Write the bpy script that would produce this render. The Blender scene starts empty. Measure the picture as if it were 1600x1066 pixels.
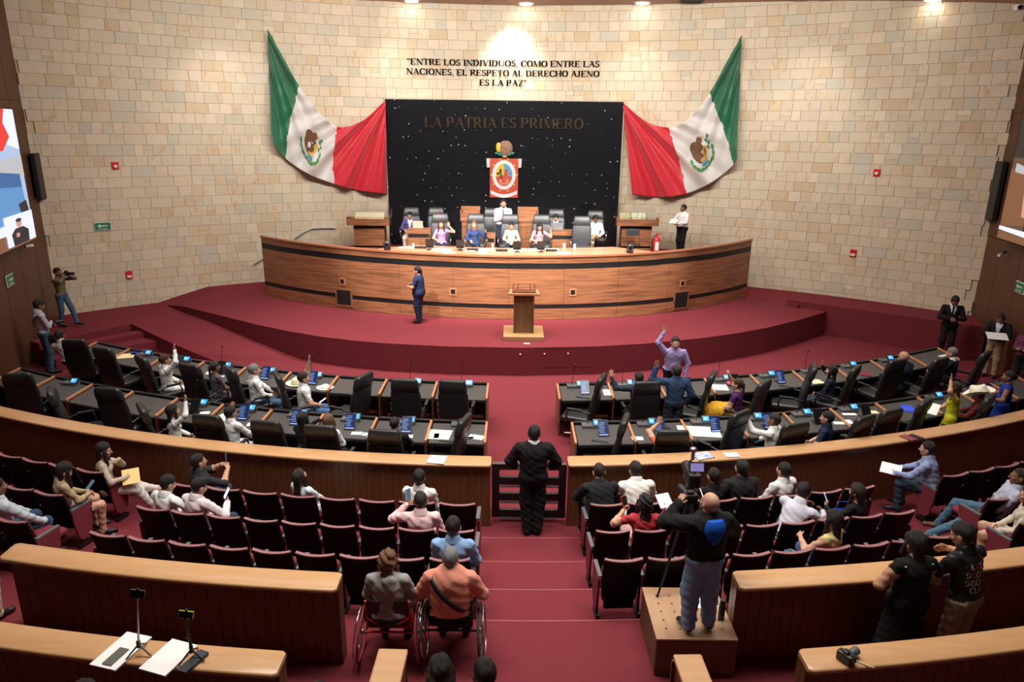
import bpy, bmesh, math, random
import numpy as np
from mathutils import Vector, Matrix
random.seed(7); rng = np.random.default_rng(5)
S = bpy.context.scene; COL = S.collection; PI = math.pi
# ---------------------------------------------------------------- camera, world, light
FPX, PITCH, ROLL, EYE = 1100.0, math.radians(16.5), math.radians(0.7), 5.95
cd = bpy.data.cameras.new('camera'); cam = bpy.data.objects.new('camera', cd); COL.objects.link(cam)
cd.sensor_width = 36; cd.lens = 36*FPX/1600; cd.clip_end = 200
cam.matrix_world = Matrix.Translation((0, 0, EYE)) @ Matrix.Rotation(PI/2-PITCH, 4, 'X') @ Matrix.Rotation(ROLL, 4, 'Z')
S.camera = cam
w = bpy.data.worlds.new('world'); S.world = w; w.use_nodes = True
w.node_tree.nodes['Background'].inputs[0].default_value = (1.0, .93, .84, 1)
w.node_tree.nodes['Background'].inputs[1].default_value = .07
S.view_settings.view_transform = 'Standard'; S.view_settings.look = 'None'
S.view_settings.gamma = 1; S.view_settings.use_curve_mapping = False; S.view_settings.exposure = 0.0
def lamp(kind, loc, target, power, color=(1, .945, .87), size=.3, spot=None, blend=.6, sy=None):
    l = bpy.data.lights.new('light', kind); o = bpy.data.objects.new('light', l); COL.objects.link(o)
    l.energy = power; l.color = color; o.location = loc
    d = Vector(target)-Vector(loc); o.rotation_euler = d.to_track_quat('-Z', 'Y').to_euler()
    if kind == 'AREA':
        l.size = size
        if sy: l.shape = 'RECTANGLE'; l.size_y = sy
    else: l.shadow_soft_size = size
    if kind == 'SPOT': l.spot_size = math.radians(spot or 60); l.spot_blend = blend
    return o
# stage spots hung out in the hall, aimed at the dais and the rostrum
for x, p in ((-5.5, 1.0), (-2.0, 1.0), (2.0, 1.0), (5.5, 1.0)):
    lamp('SPOT', (x, 13.5, 9.7), (x*.42, 21.5, 2.3), 4300*p, size=.12, spot=34, blend=.6)
for x in (-1.2, 1.2):
    lamp('SPOT', (x*2.2, 18.2, 9.8), (x*2.6, 18.9, .7), 2700, size=.15, spot=72, blend=1)
# downlights in the ceiling rim that wash the stone wall
lamp('SPOT', (-.1, 24.5, 9.85), (-.1, 25.75, 7.9), 620, size=.1, spot=74, blend=1)
for x in (-3.9, 3.9): lamp('SPOT', (x, 24.0, 9.8), (x, 25.2, 4.0), 210, size=.1, spot=90, blend=1)
for x in (-8.5, 8.5): lamp('SPOT', (x, 21.5, 9.5), (x*1.02, 23.6, 3.5), 260, size=.1, spot=95, blend=1)
# broad ceiling light over the whole stone wall and a dimmer one over the benches and the public seats
lamp('AREA', (0, 17, 9.9), (0, 24, 4.2), 2200, size=14, sy=1.5)
lamp('AREA', (0, 14.0, 9.9), (0, 13.9, 0), 760, size=18, sy=2.5).data.spread = math.radians(105)
lamp('AREA', (0, 7.6, 9.9), (0, 7.8, 0), 640, size=10, sy=2.5).data.spread = math.radians(115)
# ---------------------------------------------------------------- photograph pixel -> point of a known plane
_c, _s = math.cos(ROLL), math.sin(ROLL); _ct, _st = math.cos(PITCH), math.sin(PITCH)
def ray(px, py):
    x = (px-800)/FPX; y = (py-533)/FPX; x, y = x*_c+y*_s, -x*_s+y*_c
    return (x, _ct-y*_st, -(_st+y*_ct))
def at(px, py, z):
    r = ray(px, py); t = (z-EYE)/r[2]; return Vector((r[0]*t, r[1]*t, z))
def aty(px, py, Y):
    r = ray(px, py); t = Y/r[1]; return Vector((r[0]*t, Y, EYE+r[2]*t))
WR, WYC = 18.9, 6.8
def onwall(px, py, off=0.0):
    r = ray(px, py); R = WR-off; a = r[0]**2+r[1]**2; b = -2*r[1]*WYC; c = WYC*WYC-R*R
    t = (-b+math.sqrt(b*b-4*a*c))/(2*a); return Vector((r[0]*t, r[1]*t, EYE+r[2]*t))
def wally(x, off=0.0): return WYC+math.sqrt((WR-off)**2-x*x)
# ---------------------------------------------------------------- materials
MATS = {}
def mat(name, col, rough=.6, metal=0, emit=None, es=1.0, spec=.5, noise=None, bump=None, trans=0, alpha=1, sheen=0):
    if name in MATS: return MATS[name]
    m = bpy.data.materials.new(name); m.use_nodes = True; nt = m.node_tree; b = nt.nodes['Principled BSDF']
    b.inputs['Base Color'].default_value = (*col, 1); b.inputs['Roughness'].default_value = rough
    b.inputs['Metallic'].default_value = metal; b.inputs['Specular IOR Level'].default_value = spec
    if trans: b.inputs['Transmission Weight'].default_value = trans
    if sheen: b.inputs['Sheen Weight'].default_value = sheen
    if alpha < 1: b.inputs['Alpha'].default_value = alpha
    if emit: b.inputs['Emission Color'].default_value = (*emit, 1); b.inputs['Emission Strength'].default_value = es
    tc = nt.nodes.new('ShaderNodeTexCoord')
    def noisen(sc, det=3, st=(1, 1, 1)):
        mp = nt.nodes.new('ShaderNodeMapping'); mp.inputs['Scale'].default_value = st
        nt.links.new(tc.outputs['Object'], mp.inputs[0])
        n = nt.nodes.new('ShaderNodeTexNoise'); n.inputs['Scale'].default_value = sc; n.inputs['Detail'].default_value = det
        nt.links.new(mp.outputs[0], n.inputs['Vector']); return n
    if noise:   # (scale, colour2, stretch, lo, hi)
        sc, c2, st, lo, hi = noise
        n = noisen(sc, 5, st); r = nt.nodes.new('ShaderNodeValToRGB')
        r.color_ramp.elements[0].position = lo; r.color_ramp.elements[1].position = hi
        r.color_ramp.elements[0].color = (*col, 1); r.color_ramp.elements[1].color = (*c2, 1)
        nt.links.new(n.outputs[0], r.inputs[0]); nt.links.new(r.outputs[0], b.inputs['Base Color'])
    if bump:
        n = noisen(bump[0], 3, bump[2] if len(bump) > 2 else (1, 1, 1)); bp = nt.nodes.new('ShaderNodeBump')
        bp.inputs['Strength'].default_value = bump[1]; bp.inputs['Distance'].default_value = .02
        nt.links.new(n.outputs[0], bp.inputs['Height']); nt.links.new(bp.outputs[0], b.inputs['Normal'])
    MATS[name] = m; return m
def cloth(col, name=None, rough=.85):
    name = name or 'cloth_%02x%02x%02x' % tuple(int(255*min(1, c)) for c in col)
    return mat(name, col, rough, spec=.25, bump=(14, .35))
CARPET = mat('red carpet', (.190, .032, .042), .95, spec=.1, noise=(60, (.158, .026, .034), (1, 1, 1), .35, .65), bump=(220, .25))
WOODC = mat('light oak laminate cap', (.56, .32, .155), .28, noise=(3, (.50, .275, .13), (1, 6, 6), .3, .7))
WOODD = mat('brown veneer boards', (.150, .055, .022), .38, noise=(4, (.115, .040, .016), (8, 8, .6), .3, .7))
WOODS = mat('dark walnut wall panel', (.115, .048, .022), .5, noise=(3, (.085, .034, .015), (6, 6, .4), .3, .7))
DAISW = mat('walnut laminate', (.36, .150, .070), .4, noise=(2.2, (.17, .068, .034), (.55, .55, 9), .40, .70))
PODW = mat('podium oak', (.20, .105, .045), .35, noise=(2.2, (.13, .065, .027), (5, 5, .5), .35, .65))
BOXW = mat('stand laminate', (.46, .27, .15), .45, noise=(3, (.40, .23, .12), (6, .7, 1), .3, .7))
EDGE = mat('oak edge strip', (.50, .235, .12), .4, noise=(4, (.42, .19, .09), (1, 1, 1), .3, .7))
BLACK = mat('black strip', (.008, .008, .009), .5)
BLKMATT = mat('matt black panel', (.012, .012, .013), .7)
DESKT = mat('charcoal desk top', (.060, .057, .055), .45, bump=(90, .1))
DESKB = mat('black desk body', (.012, .012, .013), .45)
LEATHER = mat('black leather', (.014, .015, .016), .42, spec=.6, bump=(60, .12))
SHELL = mat('black seat shell', (.0035, .0033, .0036), .6, spec=.2)
MAROON = mat('maroon upholstery', (.19, .024, .037), .85, noise=(90, (.19, .02, .032), (1, 1, 1), .3, .7))
MAUVE = mat('mauve piping', (.26, .12, .125), .5)
ARMG = mat('grey arm pad', (.115, .118, .125), .42)
CHROME = mat('chrome', (.75, .75, .77), .22, 1)
DKMETAL = mat('dark metal', (.05, .05, .055), .35, .8)
STEEL = mat('brushed steel', (.45, .45, .47), .32, 1)
PLASTIC = mat('black plastic', (.015, .015, .017), .35)
GREYPL = mat('grey plastic', (.10, .10, .105), .4)
WHITEPL = mat('white plastic', (.8, .8, .78), .4)
PAPER = mat('white paper', (.86, .86, .84), .7)
CREAM = mat('cream paper', (.80, .70, .42), .7)
BLUESCR = mat('blue lit screen', (.02, .1, .2), .3, emit=(.06, .42, .95), es=1.1)
NAVYSCR = mat('navy screen', (.006, .012, .04), .2, emit=(.012, .03, .14), es=.55)
SCRTXT = mat('screen text', (.2, .3, .5), .3, emit=(.25, .38, .75), es=.6)
OFFSCR = mat('dark screen', (.008, .009, .011), .08)
REDP = mat('red paint', (.62, .02, .025), .35)
GLASS = mat('clear glass', (.95, .97, .96), .03, trans=1, spec=.5)
SKIN = {k: mat('skin '+k, c, .55, spec=.35) for k, c in dict(a=(.46, .235, .15), b=(.34, .165, .10), c=(.55, .31, .21), d=(.25, .115, .068)).items()}
HAIRM = {k: mat('hair '+k, c, .5, spec=.4, bump=(120, .5, (4, 4, .6))) for k, c in dict(black=(.010, .008, .008), brown=(.055, .024, .013), grey=(.20, .20, .20), light=(.16, .075, .035), dark=(.022, .014, .011)).items()}
EYEW = mat('eye white', (.7, .7, .68), .3); EYED = mat('iris', (.02, .012, .01), .2); LIP = mat('lips', (.32, .10, .08), .5)
# ---------------------------------------------------------------- mesh collector
def rotz(a): return Matrix.Rotation(a, 4, 'Z')
class MB:
    def __init__(s): s.v = []; s.f = []; s.m = []; s.sm = []
    def add(s, vs, fs, mi=0, smooth=False):
        n = len(s.v); s.v += [tuple(v) for v in vs]; s.f += [tuple(i+n for i in f) for f in fs]
        s.m += [mi]*len(fs); s.sm += [smooth]*len(fs); return s
    def box(s, c, d, mi=0, M=None, bev=0):
        x, y, z = d[0]/2, d[1]/2, d[2]/2
        if bev:
            b = min(bev, x*.9, y*.9, z*.9); vs = []; 
            bm = bmesh.new(); bmesh.ops.create_cube(bm, size=1)
            for v in bm.verts: v.co = Vector((v.co.x*2*x, v.co.y*2*y, v.co.z*2*z))
            bmesh.ops.bevel(bm, geom=bm.edges[:], offset=b, segments=2, profile=.6, affect='EDGES')
            vs = [v.co+Vector(c) for v in bm.verts]; fs = [[v.index for v in f.verts] for f in bm.faces]; bm.free()
        else:
            vs = [Vector((c[0]+i*x, c[1]+j*y, c[2]+k*z)) for i in (-1, 1) for j in (-1, 1) for k in (-1, 1)]
            fs = [(0, 1, 3, 2), (4, 6, 7, 5), (0, 4, 5, 1), (2, 3, 7, 6), (0, 2, 6, 4), (1, 5, 7, 3)]
        if M is not None: vs = [M @ v for v in vs]
        return s.add(vs, fs, mi)
    def prism(s, pts, z0, z1, mi=0, M=None):
        n = len(pts); a = 0
        for i in range(n): a += pts[i][0]*pts[(i+1) % n][1]-pts[(i+1) % n][0]*pts[i][1]
        if a < 0: pts = pts[::-1]
        vs = [Vector((p[0], p[1], z0)) for p in pts]+[Vector((p[0], p[1], z1)) for p in pts]
        fs = [tuple(range(n))[::-1], tuple(range(n, 2*n))]+[(i, (i+1) % n, n+(i+1) % n, n+i) for i in range(n)]
        if M is not None: vs = [M @ v for v in vs]
        return s.add(vs, fs, mi)
    def loft(s, rings, mi=0, cap=True, smooth=True, closed=True):
        n = len(rings[0]); vs = [v for r in rings for v in r]; fs = []
        for k in range(len(rings)-1):
            for i in range(n if closed else n-1):
                j = (i+1) % n; fs.append((k*n+i, k*n+j, (k+1)*n+j, (k+1)*n+i))
        s.add(vs, fs, mi, smooth)
        if cap: s.add(rings[0][::-1], [tuple(range(n))], mi); s.add(rings[-1], [tuple(range(n))], mi)
        return s
    def tube(s, pts, r, n=8, mi=0, cap=True, smooth=True):
        pts = [Vector(p) for p in pts]; rs = r if isinstance(r, (list, tuple)) else [r]*len(pts); rings = []; up = None
        for i, p in enumerate(pts):
            t = (pts[min(i+1, len(pts)-1)]-pts[max(i-1, 0)])
            if t.length < 1e-9: t = Vector((0, 0, 1))
            t.normalize()
            if up is None: up = t.orthogonal().normalized()
            up = (up-t*up.dot(t)); up = up.normalized() if up.length > 1e-6 else t.orthogonal().normalized()
            q = t.cross(up); rings.append([p+(up*math.cos(2*PI*k/n)+q*math.sin(2*PI*k/n))*rs[i] for k in range(n)])
        return s.loft(rings, mi, cap, smooth)
    def cyl(s, c, r, h, n=16, mi=0, r2=None, axis=(0, 0, 1)):
        c = Vector(c); a = Vector(axis).normalized(); return s.tube([c, c+a*h], [r, r if r2 is None else r2], n, mi)
    def ball(s, c, r, n=12, mi=0, M=None):
        rx, ry, rz = r if isinstance(r, (tuple, list)) else (r, r, r); m = max(6, n//2+2); rings = []
        for k in range(1, m):
            ph = PI*k/m; rings.append([Vector((c[0]+rx*math.sin(ph)*math.cos(2*PI*i/n), c[1]+ry*math.sin(ph)*math.sin(2*PI*i/n), c[2]-rz*math.cos(ph))) for i in range(n)])
        if M is not None: rings = [[M @ v for v in r_] for r_ in rings]
        return s.loft(rings, mi)
    def grid(s, P, mi=0, smooth=True, mf=None):
        nu = len(P); nv = len(P[0]); n = len(s.v); s.v += [tuple(p) for r in P for p in r]
        for i in range(nu-1):
            for j in range(nv-1):
                s.f.append((n+i*nv+j, n+(i+1)*nv+j, n+(i+1)*nv+j+1, n+i*nv+j+1)); s.m.append(mf(i, j) if mf else mi); s.sm.append(smooth)
        return s
    def mesh(s, name):
        me = bpy.data.meshes.new(name); me.from_pydata(s.v, [], s.f)
        me.polygons.foreach_set('material_index', s.m); me.polygons.foreach_set('use_smooth', s.sm); me.update(); return me
    def build(s, name, mats, parent=None, loc=None, rz=0, M=None):
        me = s.mesh(name)
        for m in (mats if isinstance(mats, (list, tuple)) else [mats]): me.materials.append(m)
        return link(name, me, parent, loc, rz, M)
KIDS = {}
def link(name, data, parent=None, loc=None, rz=0, M=None):
    o = bpy.data.objects.new(name, data); COL.objects.link(o)
    if parent is not None: o.parent = parent; KIDS.setdefault(parent.name, []).append(o)
    if loc is not None: o.location = loc
    if rz: o.rotation_euler.z = rz
    if M is not None: o.matrix_local = M
    return o
def tag(o, label=None, cat=None, group=None, kind=None):
    if label: o['label'] = label
    if cat: o['category'] = cat
    if group: o['group'] = group
    if kind: o['kind'] = kind
    return o
def thing(name, label, cat, loc=(0, 0, 0), rz=0, group=None, scale=None):
    o = link(name, None, None, loc, rz); o.empty_display_size = .1
    if scale: o.scale = scale
    return tag(o, label, cat, group)
def dup(root, loc, rz=0, label=None, group=None, scale=None):
    def cp(o, par):
        c = o.copy(); COL.objects.link(c); c.parent = par
        if par is not None: KIDS.setdefault(par.name, []).append(c)
        for ch in KIDS.get(o.name, ()): cp(ch, c)
        return c
    r = cp(root, None); r.location = loc; r.rotation_euler = (0, 0, rz)
    if scale: r.scale = scale
    if label: r['label'] = label
    if group: r['group'] = group
    return r
ORD = ['first', 'second', 'third', 'fourth', 'fifth', 'sixth', 'seventh', 'eighth', 'ninth', 'tenth', 'eleventh', 'twelfth']
class Curve:
    def __init__(s, y0, a, b): s.y0, s.a, s.b = y0, a, b
    def y(s, x): u = x-.2; return s.y0+s.a*u*u+s.b*u
    def ang(s, x): return math.atan(2*s.a*(x-.2)+s.b)
# ================================================================= SETTING
def struct(o): o['kind'] = 'structure'; return o
def surf(name, polys, m, parent=None):
    b = MB()
    for p in polys: b.add(p, [tuple(range(len(p)))])
    return b.build(name, m, parent)
def ceil_z(x): return 10.02-.000022*x**4
LW0, LWS = -13.45, .325       # left side wall: x = LW0+LWS*(20.3-y)
RW0, RWS = 13.52, .22
def lwx(y): return LW0+LWS*(20.3-y)
def rwx(y): return RW0-RWS*(20.3-y)
def onside(px, py, side, off=0.0):
    r = ray(px, py)
    if side < 0: t = (LW0+off+LWS*20.3)/(r[0]+LWS*r[1])
    else: t = (RW0-off-RWS*20.3)/(r[0]-RWS*r[1])
    return Vector((r[0]*t, r[1]*t, EYE+r[2]*t))
# floor slab, then the stepped public area
fl = struct(surf('floor', [[(-13.6, 8, 0), (13.6, 8, 0), (13.6, 26, 0), (-13.6, 26, 0)]], CARPET))
ROWA, ROWB, ROWC = Curve(8.62, .023, .015), Curve(7.70, .0217, .012), Curve(6.86, .0212, .018)   # top of the seat backs
NOSE = [Curve(9.25, .022, .015), Curve(8.42, .022, .012), Curve(7.60, .0215, .012), Curve(6.82, .0212, .012), Curve(4.75, .02, .01)]
for k, c in enumerate(NOSE):
    z1 = .15*(k+1); z0 = z1-.15; nx = NOSE[k+1] if k < 4 else None; b = MB(); xs = [i*.5 for i in range(-22, 23)]
    for i in range(len(xs)-1):
        xa, xb = xs[i], xs[i+1]; ya, yb = c.y(xa), c.y(xb); r = .018
        na, nb = (nx.y(xa)-.05, nx.y(xb)-.05) if nx else (-1.5, -1.5)
        P = [(0, -.004), (r*.3, -.0015), (r, 0)]
        pr = [[(xa, ya, z0-.002), (xb, yb, z0-.002)], [(xa, ya, z1-r), (xb, yb, z1-r)], [(xa, ya-r*.3, z1-r*.3), (xb, yb-r*.3, z1-r*.3)], [(xa, ya-r, z1), (xb, yb-r, z1)], [(xa, na, z1), (xb, nb, z1)]]
        for q in range(4): b.add([pr[q][0], pr[q][1], pr[q+1][1], pr[q+1][0]][::-1], [(0, 1, 2, 3)])
    fo_ = struct(b.build('floor', CARPET))
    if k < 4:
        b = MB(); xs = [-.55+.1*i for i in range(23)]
        b.grid([[(x, c.y(x)+q[0], z1+q[1]) for q in ((.001, -.022), (.0012, -.004), (-.006, .0018), (-.026, .0022))] for x in xs]); b.build('nosing_highlight', mat('painted carpet highlight', (.30, .075, .08), .9), fo_)  # paler strip painted on for the light caught by the rounded nosing
# stone wall: backing, tiles that can be told apart as parts, the remainder joined
b = MB(); N = 64; P = []
for i in range(N+1):
    x = -13.5+27*i/N; P.append([(x, wally(x, -.02), 0), (x, wally(x, -.02), ceil_z(x)+.1)])
wall = struct(b.grid(P, smooth=True).build('wall_back', mat('mortar', (.62, .53, .39), .9)))
STONE = mat('sandstone', (.62, .50, .36), .62, spec=.3)
nt = STONE.node_tree; bs = nt.nodes['Principled BSDF']
at_ = nt.nodes.new('ShaderNodeAttribute'); at_.attribute_name = 'tint'
tc = nt.nodes.new('ShaderNodeTexCoord'); geo = nt.nodes.new('ShaderNodeNewGeometry')
vm = nt.nodes.new('ShaderNodeVectorMath'); vm.operation = 'MULTIPLY_ADD'
nt.links.new(at_.outputs['Color'], vm.inputs[0]); vm.inputs[1].default_value = (37, 61, 83); nt.links.new(geo.outputs['Position'], vm.inputs[2])
n1 = nt.nodes.new('ShaderNodeTexWave'); n1.inputs['Scale'].default_value = 1.1; n1.inputs['Distortion'].default_value = 14; n1.inputs['Detail'].default_value = 3; n1.inputs['Detail Scale'].default_value = .7
nt.links.new(vm.outputs[0], n1.inputs['Vector'])
n2 = nt.nodes.new('ShaderNodeTexNoise'); n2.inputs['Scale'].default_value = 1.9; n2.inputs['Detail'].default_value = 4; nt.links.new(vm.outputs[0], n2.inputs['Vector'])
r1 = nt.nodes.new('ShaderNodeValToRGB'); r1.color_ramp.elements[0].position = .84; r1.color_ramp.elements[1].position = 1.0
r1.color_ramp.elements[0].color = (0, 0, 0, 1); r1.color_ramp.elements[1].color = (1, 1, 1, 1); nt.links.new(n1.outputs[0], r1.inputs[0])
r2 = nt.nodes.new('ShaderNodeValToRGB'); r2.color_ramp.elements[0].position = .52; r2.color_ramp.elements[1].position = .72
r2.color_ramp.elements[0].color = (0, 0, 0, 1); r2.color_ramp.elements[1].color = (1, 1, 1, 1); nt.links.new(n2.outputs[0], r2.inputs[0])
mm = nt.nodes.new('ShaderNodeMath'); mm.operation = 'MULTIPLY'; nt.links.new(r1.outputs[0], mm.inputs[0]); nt.links.new(r2.outputs[0], mm.inputs[1])
m2 = nt.nodes.new('ShaderNodeMath'); m2.operation = 'MULTIPLY'; m2.inputs[1].default_value = .7; nt.links.new(mm.outputs[0], m2.inputs[0])
m3 = nt.nodes.new('ShaderNodeMath'); m3.operation = 'MULTIPLY'; m3.inputs[1].default_value = .35; nt.links.new(r2.outputs[0], m3.inputs[0])
x1 = nt.nodes.new('ShaderNodeMix'); x1.data_type = 'RGBA'; nt.links.new(m3.outputs[0], x1.inputs[0]); nt.links.new(at_.outputs['Color'], x1.inputs[6]); x1.inputs[7].default_value = (.66, .49, .27, 1)
x2 = nt.nodes.new('ShaderNodeMix'); x2.data_type = 'RGBA'; nt.links.new(m2.outputs[0], x2.inputs[0]); nt.links.new(x1.outputs[2], x2.inputs[6]); x2.inputs[7].default_value = (.55, .33, .16, 1)
nt.links.new(x2.outputs[2], bs.inputs['Base Color'])
def tint():
    base = np.array((.69, .605, .455)); k = rng.random()
    if k < .10: base = np.array((.67, .545, .365))
    elif k < .17: base = np.array((.61, .57, .455))
    elif k < .27: base = np.array((.72, .62, .47))
    elif k < .36: base = np.array((.69, .58, .43))
    return base*(1+rng.normal(0, .035))
def tile_mesh(tn, name):
    me = bpy.data.meshes.new(name); h = .5
    vs = [(-h, 0, -h), (h, 0, -h), (h, 0, h), (-h, 0, h), (-.493, -.02, -.493), (.493, -.02, -.493), (.493, -.02, .493), (-.493, -.02, .493)]
    me.from_pydata(vs, [], [(4, 5, 6, 7), (0, 1, 5, 4), (1, 2, 6, 5), (2, 3, 7, 6), (3, 0, 4, 7)]); me.materials.append(STONE)
    ca = me.color_attributes.new('tint', 'FLOAT_COLOR', 'CORNER'); ca.data.foreach_set('color', [*tn, 1]*20); return me
tiles = []; LEN = 27.4; z = .45; phi0 = math.asin(-13.5/WR)
while z < 10.1:
    h = .315*(1+rng.normal(0, .02)); s = -rng.random()*.3; arc = WR*2*abs(phi0)
    while s < arc:
        wd = rng.choice([.27, .33, .36, .5, .6, .66], p=[.17, .27, .2, .12, .12, .12])*(1+rng.normal(0, .03))
        if rng.random() < .10 and wd < .4: tiles += [(s, wd, z, h*.5), (s, wd, z+h*.5, h*.5)]
        else: tiles.append((s, wd, z, h))
        s += wd
    z += h
keep = []
for s, wd, z, h in tiles:
    ph = phi0+(s+wd/2)/WR; x = WR*math.sin(ph); y = WYC+WR*math.cos(ph); zc = z+h/2
    if abs(x) > 13.45 or zc > ceil_z(x)+.1 or (-4.1 < x < 3.4 and zc < 6.8) or (abs(x) < 6.3 and zc < 1.9): continue
    keep.append((wd*h/(x*x*.0+(y*.96)**2)*(1.0 if zc > 1.1 else .3), x, y, zc, wd, h, ph))
keep.sort(reverse=True)
protos = [tile_mesh(tint(), 'stone_tile') for _ in range(40)]
for k, (_, x, y, zc, wd, h, ph) in enumerate(keep[:300]):
    o = link('stone_tile', protos[k % 40], wall); pr = 1+rng.random()*.25
    o.location = (x, y, zc); o.rotation_euler.z = -ph; o.scale = (wd-.0035, pr, h-.0035)
rest = keep[300:]; n = len(rest); V = np.zeros((n, 8, 3)); T = np.zeros((n, 20, 4)); T[..., 3] = 1
base = np.array([(-.5, 0, -.5), (.5, 0, -.5), (.5, 0, .5), (-.5, 0, .5), (-.493, -.02, -.493), (.493, -.02, -.493), (.493, -.02, .493), (-.493, -.02, .493)])
for k, (_, x, y, zc, wd, h, ph) in enumerate(rest):
    q = base*(wd-.0035, 1+rng.random()*.25, h-.0035); c, s_ = math.cos(-ph), math.sin(-ph)
    V[k, :, 0] = x+q[:, 0]*c-q[:, 1]*s_; V[k, :, 1] = y+q[:, 0]*s_+q[:, 1]*c; V[k, :, 2] = zc+q[:, 2]; T[k, :, :3] = tint()
fc = [(4, 5, 6, 7), (0, 1, 5, 4), (1, 2, 6, 5), (2, 3, 7, 6), (3, 0, 4, 7)]
me = bpy.data.meshes.new('stone_tiles'); me.from_pydata([tuple(v) for v in V.reshape(-1, 3)], [], [tuple(i+8*k for i in f) for k in range(n) for f in fc])
ca = me.color_attributes.new('tint', 'FLOAT_COLOR', 'CORNER'); ca.data.foreach_set('color', T.reshape(-1)); me.materials.append(STONE)
tag(link('stone_tiles', me, wall), kind='stuff')
# ceiling
b = MB(); P = []
for i in range(41):
    x = -14+28*i/40; P.append([(x, -3+(min(29, wally(max(-13.5, min(13.5, x)))+.3)+3)*j/16, ceil_z(x)) for j in range(17)])
ceilg = struct(b.grid(P).build('ceiling', mat('ceiling plaster', (.40, .27, .21), .8)))
# side walls of tall veneer panels
for side, nm in ((-1, 'wall_left'), (1, 'wall_right')):
    fx = lwx if side < 0 else rwx; b = MB(); y1 = 20.32
    b.add([(fx(y1)+side*.03, y1, 0), (fx(-3)+side*.03, -3, 0), (fx(-3)+side*.03, -3, 10.05), (fx(y1)+side*.03, y1, 10.05)], [(0, 1, 2, 3)])
    wl = struct(b.build(nm, BLKMATT)); y = y1
    while y > -2.5:
        ya, yb = y-.006, y-1.19; b = MB(); q = side*-.0
        n_ = side
        for z0, z1 in ((0, 3.3), (3.31, 6.6), (6.61, 9.9)):
            pts = [(fx(ya), ya), (fx(yb), yb), (fx(yb)+n_*.03, yb), (fx(ya)+n_*.03, ya)]
            b.prism(pts, z0, z1)
        b.build('wall_panel', WOODS, wl); y -= 1.2
# stage: top, riser, ramp and landing on the left, high platform on the right
SE = [at(x, y, .75) for x, y in ((283, 478), (340, 492), (400, 507), (450, 517.5), (500, 526), (550, 532), (600, 536.5), (700, 541.5), (815, 543.5), (930, 541.5), (1010, 537), (1100, 528), (1150, 521), (1200, 512), (1250, 499.5), (1292, 487))]
RP0, RP1 = at(1230, 468, .95), at(1513, 508, .95)
DL, DR = at(417, 462, .75), at(1163, 465, .75)
wL, wR = (-8.6, wally(-8.6)), (8.6, wally(8.6))
top = [tuple(p) for p in SE]+[(RP0.x, RP0.y, .75), (7.9, 23.2, .75), (-8.2, 22.7, .75)]
b = MB(); b.add(top, [tuple(range(len(top)))])
for i in range(len(SE)-1):
    p, q = SE[i], SE[i+1]; b.add([(p.x, p.y, -.01), (q.x, q.y, -.01), (q.x, q.y, .75), (p.x, p.y, .75)], [(0, 1, 2, 3)])
b.add([(SE[0].x, SE[0].y, -.01), (SE[0].x, SE[0].y, .75), (-8.2, 22.7, .75), (-8.2, 22.7, 0)], [(0, 1, 2, 3)])
b.add([(RP0.x, RP0.y, .75), (7.9, 23.2, .75), (8.15, wally(8.15), .95), (9.6, wally(9.6), .95)], [(0, 1, 2, 3)])
b.add([(7.9, 23.2, .75), (-8.2, 22.7, .75), (-8.4, wally(8.4), .95), (8.15, wally(8.15), .95)], [(0, 1, 2, 3)])
lamb = struct(b.build('floor', CARPET)); 
b = MB(); arcR = [(x, wally(x)) for x in (9.6, 10.6, 11.6, 12.6, 13.5)]
e0, e1 = (RP0.x, RP0.y), (rwx(18.7), 18.7+.1)
e1 = (RP1.x+.35, RP1.y-.26)
b.prism([e0, e1, (13.6, 20.3)]+arcR[::-1][1:]+[(9.6, wally(9.6)+.0)], -.01, .95); struct(b.build('floor', CARPET))
b = MB(); b.prism([(RP0.x, RP0.y), (at(1246, 482, .75).x, at(1246, 482, .75).y-.02), (9.35, 22.2), (9.0, 22.35)], .75, .86); struct(b.build('floor', CARPET))
# left landing (z .6), ramp down along the stage, slope up to the wall strip
LZ = .60
LA, LB = at(205, 506, LZ), at(112, 526, LZ)
def stage_y(x):
    for p, q in zip(SE, SE[1:]):
        if p.x <= x <= q.x: return p.y+(q.y-p.y)*(x-p.x)/(q.x-p.x)
    return SE[0].y
b = MB()
lcor = (-13.5, 20.2)
arcL = [(x, wally(x), LZ) for x in (-13.4, -12.8, -12.0, -11.35)]
b.add([(LB.x-.75, LB.y-.22, LZ), (LA.x, LA.y, LZ), (-10.95, 21.6, LZ)]+[(p[0], p[1], p[2]) for p in arcL[::-1]], [tuple(range(7))][0:1])
b.add([(-10.95, 21.6, LZ), (SE[0].x, SE[0].y, .56), (SE[0].x, SE[0].y, .745)], [(0, 1, 2)]); b.add([(-10.95, 21.6, LZ), (SE[0].x, SE[0].y, .745), (-9.55, 22.75, .95), (-10.1, wally(-10.1), .95), (-11.35, wally(-11.35), LZ)], [(0, 1, 2, 3, 4)])
b.add([(SE[0].x, SE[0].y, .745), (-8.2, 22.7, .75), (-8.4, wally(8.4), .95), (-10.1, wally(-10.1), .95), (-9.55, 22.75, .95)], [(0, 1, 2, 3, 4)])
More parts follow.
